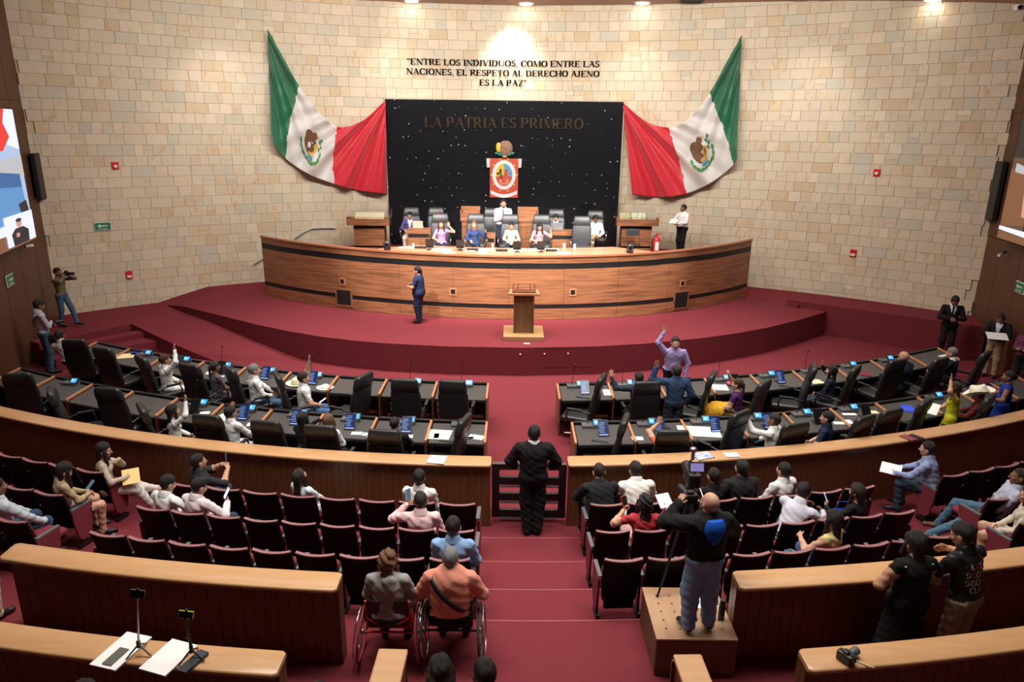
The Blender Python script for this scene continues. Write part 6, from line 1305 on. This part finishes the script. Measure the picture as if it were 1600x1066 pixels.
# ---- downlights and vents in the ceiling rim
LIT = mat('lit lamp disc', (1, 1, 1), .3, emit=(1.0, .93, .8), es=14); RIM = mat('lamp rim', (.8, .75, .68), .4)
for px, py, n_ in ((643, -2, 'left'), (822, 5, 'middle'), (1004, 5, 'right'), (1458, -1, 'far right')):
    r = ray(px, py); x = r[0]*24
    for _ in range(6): y = wally(x)-.42; x = r[0]*y/r[1]
    z = ceil_z(x); t = thing('ceiling_downlight', f'round lit ceiling downlight at the {n_} of the stone wall', 'ceiling light', (x, y, z-.03))
    b = MB(); b.tube([(0, 0, -.0), (0, 0, .03)], [.24, .27], 24); b.build('rim', RIM, t); b = MB(); b.tube([(0, 0, -.012), (0, 0, .0)], [.20, .20], 24); b.build('diffuser', LIT, t)
for px, n_ in ((775, 'left'), (1079, 'right')):
    r = ray(px, 1); x = r[0]*(9.9-EYE)/r[2]; x = aty(px, 3, 24.5).x; t = thing('ceiling_vent', f'dark square ceiling vent, {n_} one above the panel', 'vent', (x, 24.3, ceil_z(x)-.02))
    b = MB(); b.box((0, 0, 0), (.72, .5, .03)); b.build('vent_frame', DKMETAL, t)
    for i in range(5): b = MB(); b.box((0, -.18+.09*i, -.02), (.66, .03, .012)); b.build('vent_slat', BLACK, t)
# ---- paper, hats and small things on the benches
def dk(px, py): return at(px, py, DZ-.026)
IT = [('paper', 195, 557, .42, .36, .3, CREAM, 'cream folder on the third outermost desk of the front row, left'), ('folder', 217, 551, .30, .40, .3, mat('blue folder', (.01, .02, .22), .4), 'blue folder on the front row desk, left'), ('paper', 330, 583.5, .22, .16, .2, PAPER, 'small white paper by the woman in patterned dress'), ('paper', 343, 589, .2, .08, .1, PAPER, 'white sheet edge on a front row desk, left'), ('paper', 393, 596, .16, .06, 0, PAPER, 'tiny white card on the desk of the grey-haired man'),
      ('paper', 320, 646, .18, .12, .2, PAPER, 'white note on the rear row desk behind the chair, left'), ('paper', 394, 664, .18, .14, .1, PAPER, 'white note beside the person in black, rear row'), ('paper', 557.5, 678, .19, .12, 0, PAPER, 'white card on the third desk of the rear row, left'), ('paper', 573, 679.5, .14, .12, 0, PAPER, 'small white card beside the oak divider, rear row left'), ('paper', 638, 683, .16, .12, 0, PAPER, 'white card on the second desk of the rear row, left'),
      ('folder', 687, 680, .40, .40, -.1, mat('cream sheet', (.78, .74, .62), .7), 'cream folder on the aisle desk of the rear row, left'), ('phone', 682, 682, .09, .2, 0, GREYPL, 'grey phone lying on the cream folder, rear row'), ('paper', 744, 684, .28, .18, -.3, PAPER, 'white papers at the aisle end of the rear row, left'), ('phone', 735, 685, .12, .08, 0, GREYPL, 'dark notebook beside papers at the aisle end'),
      ('paper', 950, 614, .20, .34, 0, PAPER, 'white sheet on the aisle desk of the front row, right'), ('paper', 1122, 606, .40, .34, -.1, PAPER, 'white papers on the third desk of the front row, right'), ('paper', 1134, 595, .2, .16, -.1, PAPER, 'small white paper behind the pink object, front row right'), ('paper', 996, 686, .20, .14, 0, PAPER, 'white card on the second desk of the rear row, right'),
      ('paper', 1092, 675, .75, .45, -.1, PAPER, 'large open white papers on the rear row desk, right'), ('paper', 1275, 597, .28, .26, .2, CREAM, 'cream triangle paper before the woman in dark jacket'), ('paper', 1268, 645, .26, .20, .1, mat('pale blue sheet', (.5, .66, .72), .5), 'pale blue paper on a console, rear row right'), ('folder', 1351, 584, .24, .38, -.3, mat('wine folder', (.16, .02, .03), .5), 'wine red folder on the front row desk, right'),
      ('paper', 1312.5, 662, .24, .12, 0, PAPER, 'white card near the man in navy polo, rear row'), ('paper', 1325, 660, .16, .2, 0, PAPER, 'white note on the desk of the man in navy polo'), ('paper', 1327, 648, .26, .10, 0, PAPER, 'white booklet on the fifth desk of the rear row, right'), ('paper', 1363, 645, .22, .14, .1, CREAM, 'cream note beside the tablet of the fifth desk, rear row'), ('paper', 1476, 556, .40, .10, .5, PAPER, 'white papers before the bald man'), ('paper', 1492, 563, .26, .12, .6, PAPER, 'white booklet before the outermost grey-haired man'),
      ('folder', 1419, 639, .22, .34, -.2, mat('lit blue folder', (.02, .05, .45), .4, emit=(.02, .06, .5), es=.6), 'glowing blue tablet on the rear row desk, far right')]
for nm, px, py, w_, d, rz, m, lab in IT: sheet(nm, dk(px, py), w_, d, rz, lab, m, .012, cat='phone' if nm == 'phone' else ('folder' if nm == 'folder' else 'paper'))
b = MB(); b.ball((0, 0, .03), (.05, .09, .035), 10); tag(b.build('computer_mouse', mat('hot pink', (.75, .08, .25), .4), None, dk(1139, 601)), 'pink mouse-shaped object on the third desk of the front row, right', 'mouse')
def hat(loc, label, cowboy, m, rz=0, tilt=0):
    t = thing('hat', label, 'hat', loc, rz); t.rotation_euler.x = tilt; b = MB(); R = []
    for r_, z in ((.115, 0), (.15, .002), (.18, .008), (.205, .012)):
        R.append([Vector((r_*math.cos(a)*(1.12 if not cowboy else 1.0), r_*1.08*math.sin(a), z+(abs(math.cos(a))**3*(.055 if cowboy else .012)*((r_-.1)/.1)))) for a in np.linspace(0, 2*PI, 25)[:-1]])
    b.loft(R, 0, False); b.build('brim', m, t); b = MB(); b.loft([[Vector((r_*math.cos(a), r_*1.12*math.sin(a), z-(.035*max(0, math.cos(2*a)) if z > .11 else 0))) for a in np.linspace(0, 2*PI, 21)[:-1]] for r_, z in ((.115, -.002), (.11, .05), (.10, .10), (.085, .125), (.03, .11))]); b.build('crown', m, t)
    b = MB(); b.tube([(.1155*math.cos(a), .1155*1.12*math.sin(a), .02) for a in np.linspace(0, 2*PI, 21)], .008, 5); b.build('hat_band', mat('hat band', (.45, .38, .25), .6), t); return t
HT = mat('straw hat', (.72, .66, .50), .7)
hat(dk(464, 600)+Vector((0, 0, .01)), 'cream straw hat lying on the desk before the man in white', False, HT)
hat(dk(508, 606)+Vector((0, 0, .0)), 'flattened white cap on the fourth desk of the front row, left', False, PAPER).scale = (.8, .7, .5)
r = Q['P39']; hp_ = wpt(r, r['Hc']+A_(0, -.01, .055)); h_ = hat(hp_, 'white cowboy hat worn by the person in dark red', True, mat('cowboy hat', (.80, .76, .62), .6), r['root'].rotation_euler.z, -.35); h_.scale = (1.25, 1.25, 1.25)
# ---- on the partition caps
for nm, px, py, w_, d, rz, m, lab, z in (('paper', 683, 719, .27, .26, -.15, PAPER, 'white paper lying on the partition cap left of the gate', 1.095), ('magazine', 1098, 713, .30, .22, .4, mat('magazine print', (.6, .63, .75), .5, noise=(20, (.25, .3, .6), (1, 1, 1), .45, .6)), 'printed magazine on the partition cap behind the video camera', 1.095), ('paper', 1143, 711.5, .22, .15, .1, PAPER, 'white booklet on the partition cap right of the magazine', 1.095),
      ('notebook', 1419, 684.5, .16, .22, .5, mat('wine cover', (.22, .05, .06), .5), 'wine notebook on the partition cap before the woman in green', 1.095), ('phone', 1432, 683, .10, .22, .6, PLASTIC, 'black phone beside the wine notebook on the cap', 1.095),
      ('papers', 190, 1018, .26, .42, -.25, PAPER, 'white papers under a phone on the nearest left partition', 1.625), ('phone', 181, 1027, .09, .20, -.25, mat('phone case', (.12, .11, .09), .4), 'dark phone lying on white papers, nearest left partition', 1.637), ('papers', 264, 1028, .27, .38, -.3, PAPER, 'white lined papers beside the black tripod, nearest left partition', 1.625), ('box', 302, 1037, .09, .26, -.35, mat('dark slate box', (.03, .035, .045), .4), 'dark slim box between the legs of the black tripod', 1.625)):
    sheet(nm, at(px, py, z), w_, d, rz, lab, m, .012 if nm != 'box' else .03, cat='paper' if nm in ('paper', 'papers') else nm)
# ---- phone tripods
def phone_tripod(foot, top, green, label):
    F = at(*foot, 1.622); T_ = aty(top[0], top[1], F.y-.02); t = thing('phone_tripod', label, 'tripod', F); h = T_.z-F.z; dx = T_.x-F.x
    for k, a in enumerate((-2.3, -.3, 1.6)):
        b = MB(); b.tube([(0, 0, .10), (.12*math.cos(a), .12*math.sin(a), .008)], [.009, .007], 6); b.build('leg', PLASTIC if green else GREYPL, t)
    b = MB(); b.cyl((0, 0, .07), .018, .06, 8); b.build('hub', PLASTIC, t)
    b = MB(); b.tube([(0, 0, .1), (dx*.9, 0, h-.05)], [.010, .006] if not green else [.014, .011], 8); b.build('pole', STEEL if not green else PLASTIC, t)
    if green: b = MB(); b.tube([(dx*.5-.03, 0, h*.5), (-.02, 0, .2)], .006, 5); b.build('brace', PLASTIC, t)
    M = Matrix.Translation((dx, 0, h)) @ Matrix.Rotation(.12, 4, 'Y') @ Matrix.Rotation(-.25, 4, 'X')
    b = MB(); b.box((0, 0, 0), (.125, .012, .066), M=M, bev=.008); c = b.build('phone_case', mat('lime case', (.42, .62, .05), .4) if green else GREYPL, t)
    b = MB(); b.box((0, -.0075, 0), (.112, .004, .054), M=M); b.build('phone_face', OFFSCR, c)
    b = MB(); b.box((0, .002, .0), (.02, .02, .085), M=M); b.build('clamp', PLASTIC, t)
phone_tripod((219, 1022), (213, 930), False, 'grey phone tripod with thin pole on the nearest left partition')
phone_tripod((301, 1030), (289, 963), True, 'black tripod holding lime green phone on the nearest left partition')
# ---- still camera and thin stick on the nearest right partition
p = at(1320, 1034, 1.625); t = thing('still_camera', 'black still camera lying on the nearest right partition', 'camera', p, -1.0)
b = MB(); b.box((0, 0, .045), (.14, .07, .09), bev=.014); b.box((0, 0, .10), (.05, .05, .03), bev=.008); b.ball((.055, .03, .045), (.022, .028, .045), 8); b.build('camera_body', PLASTIC, t)
b = MB(); b.tube([(0, .03, .045), (0, .09, .045), (0, .10, .045), (0, .16, .045)], [.034, .034, .038, .038], 16); b.build('lens_barrel', GREYPL, t); b = MB(); b.tube([(0, .16, .045), (0, .165, .045)], [.032, .030], 16); b.build('lens_glass', OFFSCR, t)
a, c = at(1338, 1033, 1.63), at(1366, 1044, 1.63); b = MB(); b.tube([a, c], .005, 6); o = b.build('wooden_stick', HT, None); tag(o, 'thin wooden stick beside the still camera', 'stick')
# ---- perforated stand, video camera on tripod, bottle
bx = thing('perforated_stand', 'low laminate stand with drilled holes under the bald cameraman', 'stand', (0, 0, 0)); x0, x1, y0, y1, zt = 1.50, 2.33, 5.98, 6.83, 1.05
b = MB(); b.box(((x0+x1)/2, (y0+y1)/2, zt-.011), (x1-x0, y1-y0, .022), bev=.003); b.build('top_board', BOXW, bx)
for nm, c, d in (('front_board', ((x0+x1)/2, y0+.011, .81), (x1-x0-.01, .02, .42)), ('side_board', (x0+.011, (y0+y1)/2, .81), (.02, y1-y0-.04, .42)), ('side_board', (x1-.011, (y0+y1)/2, .81), (.02, y1-y0-.04, .42)), ('rear_board', ((x0+x1)/2, y1-.011, .81), (x1-x0-.01, .02, .42))): b = MB(); b.box(c, d); b.build(nm, mat('stand side', (.16, .085, .045), .5, noise=(3, (.12, .06, .03), (6, 6, .6), .3, .7)), bx)
b = MB()
for i in range(5):
    for j in range(5): 
        cx_, cy_ = x0+.13+.145*i, y0+.16+.135*j; b.tube([(cx_, cy_, zt+.0002), (cx_, cy_, zt+.0012)], [.012, .012], 10)
hh_ = b.build('drilled_holes', BLACK, bx); hh_['kind'] = 'stuff'
t = thing('video_camera', 'black video camera with flip screen on a tripod behind the cameraman', 'video camera', (0, 0, 0)); hx_, hy_, hz_ = 1.98, 6.95, 2.38
b = MB(); b.box((hx_, hy_, hz_), (.13, .30, .16), bev=.02); b.build('camera_body', PLASTIC, t)
b = MB(); b.tube([(hx_, hy_+.15, hz_), (hx_, hy_+.27, hz_)], [.05, .06], 12); b.build('lens', PLASTIC, t)
b = MB(); b.tube([(hx_, hy_-.10, hz_+.09), (hx_, hy_-.05, hz_+.14), (hx_, hy_+.10, hz_+.14), (hx_, hy_+.14, hz_+.09)], .012, 6); b.build('carry_handle', PLASTIC, t)
M = Matrix.Translation((hx_-.01, hy_-.19, hz_+.20)) @ Matrix.Rotation(-.35, 4, 'X'); b = MB(); b.box((0, 0, 0), (.17, .02, .11), M=M, bev=.005); f_ = b.build('flip_screen', PLASTIC, t); b = MB(); b.box((0, -.012, 0), (.14, .004, .085), M=M); b.build('lit_display', mat('display picture', (.1, .08, .2), .3, emit=(.22, .18, .42), es=.9, noise=None), f_)
b = MB(); b.tube([(hx_+.02, hy_+.1, hz_+.15), (hx_+.02, hy_+.1, hz_+.24)], .02, 8); b.ball((hx_+.02, hy_+.1, hz_+.27), (.045, .045, .03), 10); b.build('microphone', STEEL, t)
b = MB(); b.tube([(hx_+.05, hy_-.1, hz_-.05), (hx_+.10, hy_-.45, hz_-.22)], .009, 6); b.build('pan_handle', STEEL, t)
tp = thing('camera_tripod', 'black tripod carrying the video camera, one leg on the stand', 'tripod', (0, 0, 0)); b = MB(); b.cyl((hx_, hy_, hz_-.22), .045, .14, 12); b.box((hx_, hy_, hz_-.24), (.10, .10, .06), bev=.01); b.build('tripod_head', PLASTIC, tp)
for q in ((1.64, 6.66, 1.055), (1.97, 6.27, 1.055), (2.45, 7.35, .46)): b = MB(); T_ = Vector((hx_, hy_, hz_-.26)); q = Vector(q); b.tube([T_, T_.lerp(q, .5), q], [.020, .016, .012], 8); b.ball(tuple(q+Vector((0, 0, .012))), .016, 8); b.build('leg', DKMETAL if 0 else PLASTIC, tp)
p = at(1134, 968, 1.052); t = thing('bottle', 'dark green metal flask standing on the perforated stand', 'bottle', (2.24, 6.30, 1.052)); b = MB(); b.tube([(0, 0, 0), (0, 0, .17), (0, 0, .19)], [.034, .034, .028], 16); b.build('flask_body', mat('flask green', (.04, .05, .04), .3, .4), t); b = MB(); b.tube([(0, 0, .19), (0, 0, .235)], [.030, .028], 14); b.build('flask_cap', PLASTIC, t)
sheet('paper', Vector((2.12, 6.62, 1.052)), .26, .30, .1, 'white papers on the perforated stand behind the cameraman')
# ---- wheelchairs
def wheelchair(loc, frame, rim, label, camber=.05, red=True):
    t = thing('wheelchair', label, 'wheelchair', loc, 0)
    for s_ in (-1, 1):
        def W(r_, th_, tubr, x, m, nm):
            b = MB(); M = Matrix.Translation((s_*x, .0, .30)) @ Matrix.Rotation(s_*-camber*1.6, 4, 'Y'); b.tube([M @ Vector((0, r_*math.cos(a), r_*math.sin(a))) for a in np.linspace(0, 2*PI, 33)], tubr, 6, cap=False); return b.build(nm, m, t)
        w_ = W(.295, 0, .014, .30, mat('tyre', (.05, .05, .05), .6) if not red else mat('red tyre', (.30, .03, .03), .5), 'rear_wheel'); 
        b = MB(); M = Matrix.Translation((s_*.345, .0, .30)) @ Matrix.Rotation(s_*-camber*1.6, 4, 'Y'); b.tube([M @ Vector((0, .26*math.cos(a), .26*math.sin(a))) for a in np.linspace(0, 2*PI, 33)], .009, 6, cap=False); b.build('hand_rim', rim, w_)
        b = MB(); M = Matrix.Translation((s_*.30, .0, .30)) @ Matrix.Rotation(s_*-camber*1.6, 4, 'Y')
        for k in range(10): a = 2*PI*k/10; b.tube([M @ Vector((s_*.02, 0, 0)), M @ Vector((0, .285*math.cos(a), .285*math.sin(a)))], .003, 4)
        b.ball(tuple(M @ Vector((0, 0, 0))), .03, 8); b.build('spokes', STEEL, w_)
        b = MB(); b.tube([(s_*.22, -.16, .80), (s_*.22, -.10, .44), (s_*.22, .30, .44), (s_*.20, .42, .30), (s_*.16, .52, .10)], .013, 6); b.build('side_frame', frame, t)
        b = MB(); b.tube([(s_*.16, .40, .055), (s_*.185, .40, .055)], .055, 10); b.build('front_caster', PLASTIC, t)
        b = MB(); b.box((s_*.255, .08, .56), (.012, .30, .18), bev=.004); b.build('side_guard', PLASTIC, t)
    b = MB(); b.tube([(-.30, 0, .30), (.30, 0, .30)], .013, 6); b.tube([(-.2, -.12, .46), (.2, -.12, .46)], .012, 6); b.tube([(-.22, -.15, .60), (-.12, -.19, .56), (.12, -.19, .56), (.22, -.15, .60)], .011, 6); b.build('cross_bars', frame, t)
    b = MB(); b.box((0, .12, .455), (.42, .44, .05), bev=.018); b.build('seat', PLASTIC, t)
    b = MB(); b.loft([[Vector((x, y+.02*math.cos(x*7)*-1, z)) for x, y in ((-.21, -.14), (-.1, -.17), (.1, -.17), (.21, -.14), (.2, -.10), (-.2, -.10))] for z in (.50, .58, .80 if red else .70)], 0, True, False); b.build('backrest', PLASTIC, t)
    b = MB()
    if red:
        for k in range(4): b.box((-.03+.03*k, -.178, .70+.006*(k % 2)), (.018, .004, .012+.01*(k % 2)))
        b.box((0, -.178, .675), (.13, .004, .006)); b.build('backrest_print', GREYPL, t)
    else: b.tube([(.10*math.cos(a), -.178, .60+.035*math.sin(a)) for a in np.linspace(0, 2*PI, 17)], .003, 4); b.build('backrest_badge', GREYPL, t)
    b = MB(); b.box((0, .52, .09), (.30, .12, .015)); b.build('footrest', DKMETAL, t)
    return t
wheelchair((-1.23, 6.22, .6), REDP, CHROME, 'red-framed wheelchair with cambered wheels under the woman in grey', .06, True)
wheelchair((-.60, 6.26, .6), DKMETAL, STEEL, 'dark-framed wheelchair under the man in salmon shirt', .03, False)
# ---- things held in hands
def held(nm, who_, q, size, m, label, cat, face='head', off=(0, 0, 0), tilt=0, screen=None):
    r = Q[who_]; e, w_, _, _ = r['arms'][q]; d = nrmz(w_-e); pos = w_+d*.03+A_(0, 0, .07)+A_(*off); P3 = wpt(r, pos); hd = wpt(r, r['Hc']); n = (hd-P3).normalized() if face == 'head' else Vector(face)
    z = Vector((0, 0, 1)); z = (z-n*z.dot(n)).normalized(); x = z.cross(-n).normalized(); M = Matrix(((x.x, -n.x, z.x, P3.x), (x.y, -n.y, z.y, P3.y), (x.z, -n.z, z.z, P3.z), (0, 0, 0, 1)))
    t = thing(nm, label, cat); t.matrix_world = M; b = MB(); b.box((0, 0, 0), (size[0], size[1], size[2]), bev=min(.005, size[1]*.4)); b.build('case', m, t)
    if screen: b = MB(); b.box((0, -size[1]/2-.001, 0), (size[0]-.012, .002, size[2]-.016)); b.build('screen', screen, t)
    return t
SCW = mat('bright phone screen', (.6, .65, .7), .3, emit=(.62, .70, .92), es=1.0); SCD = mat('dim phone screen', (.05, .08, .1), .3, emit=(.06, .14, .2), es=.8)
held('phone', 'P46', 1, (.085, .01, .165), PLASTIC, 'phone with white screen held by left man in white', 'phone', screen=SCW, off=(-.02, .02, .03)); held('phone', 'P47', 1, (.085, .01, .165), PLASTIC, 'phone with white screen held by man in pale pink', 'phone', screen=SCW, off=(-.02, .02, .03))
held('phone', 'P45', 1, (.08, .01, .16), PLASTIC, 'dark phone held up by the man in quilted vest', 'phone', screen=SCD, off=(-.1, .03, .04)); held('phone', 'P50', -1, (.08, .01, .16), WHITEPL, 'white phone with blue screen held by man in pink', 'phone', screen=SCD, off=(0, .03, .05))
held('phone', 'P42', 1, (.08, .01, .16), PLASTIC, 'dark phone in the hands of the woman in tan', 'phone', screen=SCD, off=(-.1, .04, 0)); held('phone', 'P59', -1, (.09, .012, .16), REDP, 'red phone held by the long-haired woman in red', 'phone', screen=OFFSCR, off=(0, .03, .02)); held('phone', 'P64', -1, (.07, .01, .14), mat('pale blue case', (.35, .50, .62), .4), 'pale blue phone held by the dark-haired woman', 'phone', screen=SCW, off=(0, .02, .03))
held('phone', 'P18', 1, (.09, .012, .17), PLASTIC, 'phone with pale screen held by the man with the hat', 'phone', screen=SCW, off=(-.05, .06, 0)); held('phone', 'P56', -1, (.08, .01, .16), WHITEPL, 'white phone held up beside the video camera', 'phone', screen=SCW, off=(0, .02, .04))
held('envelope', 'P41', 1, (.24, .006, .30), mat('yellow envelope', (.78, .55, .22), .7), 'yellow envelope on the lap of the woman in beige', 'envelope', off=(-.02, .04, -.08), face=(.2, -.35, .9))
held('papers', 'P65', -1, (.30, .02, .24), PAPER, 'white papers held by the man in blue checked shirt', 'paper', off=(.05, .05, -.04), face=(-.2, -.3, .93)); held('papers', 'P33', 1, (.46, .012, .30), PAPER, 'open white booklet held by the man at the right wall', 'paper', off=(-.12, .05, -.03), face=(-.1, -.3, .93))
held('papers', 'P10', 1, (.28, .015, .22), PAPER, 'white papers held by the standing man right of the case', 'paper', off=(-.1, .04, -.04), face=(-.3, -.4, .86)); held('papers', 'P38', 1, (.24, .01, .26), PAPER, 'white papers in the hand of the woman in yellow-green', 'paper', off=(-.05, .06, -.04), face=(-.4, -.4, .8))
held('papers', 'P11', -1, (.14, .03, .12), PAPER, 'small white napkins carried by the woman in navy uniform', 'paper', off=(.08, .05, -.03), face=(0, 0, 1)); held('phone', 'P32', 1, (.08, .01, .15), PLASTIC, 'phone read by the man in black suit', 'phone', off=(-.1, .03, -.02), screen=SCD)
held('papers', 'P59', 1, (.20, .01, .20), PAPER, 'white and pink papers held by the woman in red', 'paper', off=(-.02, .03, .0), face=(.2, -.5, .8))
def cam_held(who_, label, off):
    r = Q[who_]; e, w_, _, _ = r['arms'][1]; P3 = wpt(r, (w_+r['arms'][-1][1])/2+A_(*off)); t = thing('still_camera', label, 'camera', P3, r['root'].rotation_euler.z); b = MB(); b.box((0, 0, 0), (.15, .08, .10), bev=.015); b.box((0, 0, .065), (.06, .05, .03)); b.build('camera_body', PLASTIC, t); b = MB(); b.tube([(0, .04, 0), (0, .16, 0), (0, .22, 0)], [.035, .038, .045], 12); b.build('lens_barrel', PLASTIC, t)
cam_held('P13', 'black camera with long lens raised by the photographer', (0, .02, .07)); cam_held('P12', 'black camera held at the waist by the man at the left wall', (0, .06, 0)); cam_held('P60', 'small black viewfinder at the bald cameraman’s hand', (-.1, .0, .12))
# bags
r = Q['P12']; t = thing('shoulder_bag', 'dark camera bag hanging on the man at the left wall', 'bag', wpt(r, A_(.16, .12, .92))); b = MB(); b.box((0, 0, 0), (.30, .16, .22), bev=.04); b.build('bag_body', DKMETAL if 0 else cloth((.02, .02, .022)), t); b = MB(); b.box((0, -.085, .03), (.28, .012, .13), bev=.005); b.build('bag_flap', cloth((.03, .03, .033)), t)
p = SEATS['A', 'R', 7].location; t = thing('tote_bag', 'royal blue bag lying on a seat right of the man in lilac', 'bag', (4.75, 8.95, .62)); b = MB(); b.loft([rrect(w_, d, z, .04, 3, 0) for z, w_, d in ((0, .34, .20), (.06, .38, .22), (.20, .34, .16), (.24, .30, .06))]); b.build('bag_body', cloth((.01, .06, .42)), t); b = MB(); b.tube([(-.1, 0, .22), (-.08, 0, .36), (.08, 0, .36), (.1, 0, .22)], .008, 6); b.build('bag_handle', cloth((.01, .05, .35)), t)
r = Q['P19']; t = thing('handbag', 'pale handbag with dark straps beside the woman in white blouse', 'bag', wpt(r, A_(.42, .22, .50))); b = MB(); b.loft([rrect(w_, d, z, .03, 3, 0) for z, w_, d in ((0, .26, .12), (.18, .28, .12), (.22, .26, .08))]); b.build('bag_body', cloth((.42, .38, .26)), t); b = MB(); b.tube([(-.07, -.06, .0), (-.07, -.065, .22), (-.05, 0, .34), (.05, 0, .34), (.07, -.065, .22), (.07, -.06, 0)], .01, 6); b.build('bag_strap', PLASTIC, t)
# printed words on the black T-shirt
from mathutils.bvhtree import BVHTree
G2 = {'B': (.75, [st(.15)]+ring(.30, .74, .22, .22, -90, 90)+ring(.30, .27, .26, .24, -90, 90))}
r = Q['P68']; root = r['root']; TW = mat('shirt print white', (.55, .55, .52), .7); TR = mat('shirt print red', (.5, .04, .04), .7)
bod = [o for o in KIDS[root.name] if o.name.startswith('body')][0]; bvt = BVHTree.FromPolygons([v.co for v in bod.data.vertices], [tuple(p.vertices) for p in bod.data.polygons])
def back_word(txt, dz, w_, dx=0, redk=()):
    n = len(txt); F_ = Vector(tuple(r['fw']))
    for i, chh in enumerate(txt):
        wd, pol = G2.get(chh, G.get(chh)); xx = (-.5+(i+.5)/n)*w_+dx; b = MB()
        for k_, p_ in enumerate(pol):
            vs = []
            for px_, pz in p_:
                c = Vector(tuple(r['N']-r['up']*(dz-pz*.058)+r['ax']*(xx+(px_-wd/2)*.050))); h = bvt.ray_cast(c-F_*.6, F_); vs.append((h[0] if h[0] else c-F_*.14)-F_*(.004+.0006*k_))
            b.add(vs, [tuple(range(len(vs)))])
        b.build('printed_letter', TR if i in redk else TW, bod)
back_word('ANTI', .14, .20, .0, (1,)); back_word('SOCIAL', .22, .27, 0, (1,)); back_word('SOCIAL', .30, .27, 0, (4,)); back_word('CLUB', .38, .20, 0, ())
# white trim on the black dress
r = Q['P67']; bd = [o for o in KIDS[r['root'].name] if o.name.startswith('body')][0]
for s_ in (-1, 1):
    b = MB()
    for k in range(5): q = r['N']-r['up']*(.035+.012*(k % 2))+r['ax']*s_*(.06+.022*k)-r['fw']*.062; b.ball(tuple(q), (.013, .008, .009), 6)
    b.build('shoulder_trim', cloth((.7, .66, .55)), r['root'])
# uniform piping
r = Q['P11']; b = MB()
for dz in (.02, .30): pts = [r['P']+r['up']*(.02+dz)+(r['ax']*math.cos(a)*.185+r['fw']*math.sin(a)*.165) for a in np.linspace(0, 2*PI, 21)]; b.tube([tuple(p_) for p_ in pts], .006, 4) if dz < .1 else None
b.build('pale_piping', WHITEPL, r['root'])

r = Q['P60']; b = MB(); c = r['N']-r['fw']*.125-r['up']*.055
b.loft([[Vector(tuple(c+r['ax']*(w_*math.cos(a))-r['fw']*(d*max(-.35, math.sin(a)))+r['up']*z)) for a in np.linspace(0, 2*PI, 17)[:-1]] for z, w_, d in ((-.16, .03, .04), (-.10, .08, .07), (-.02, .11, .08), (.05, .10, .065), (.09, .08, .035))]); b.build('hood', cloth((.01, .10, .55)), r['root'])
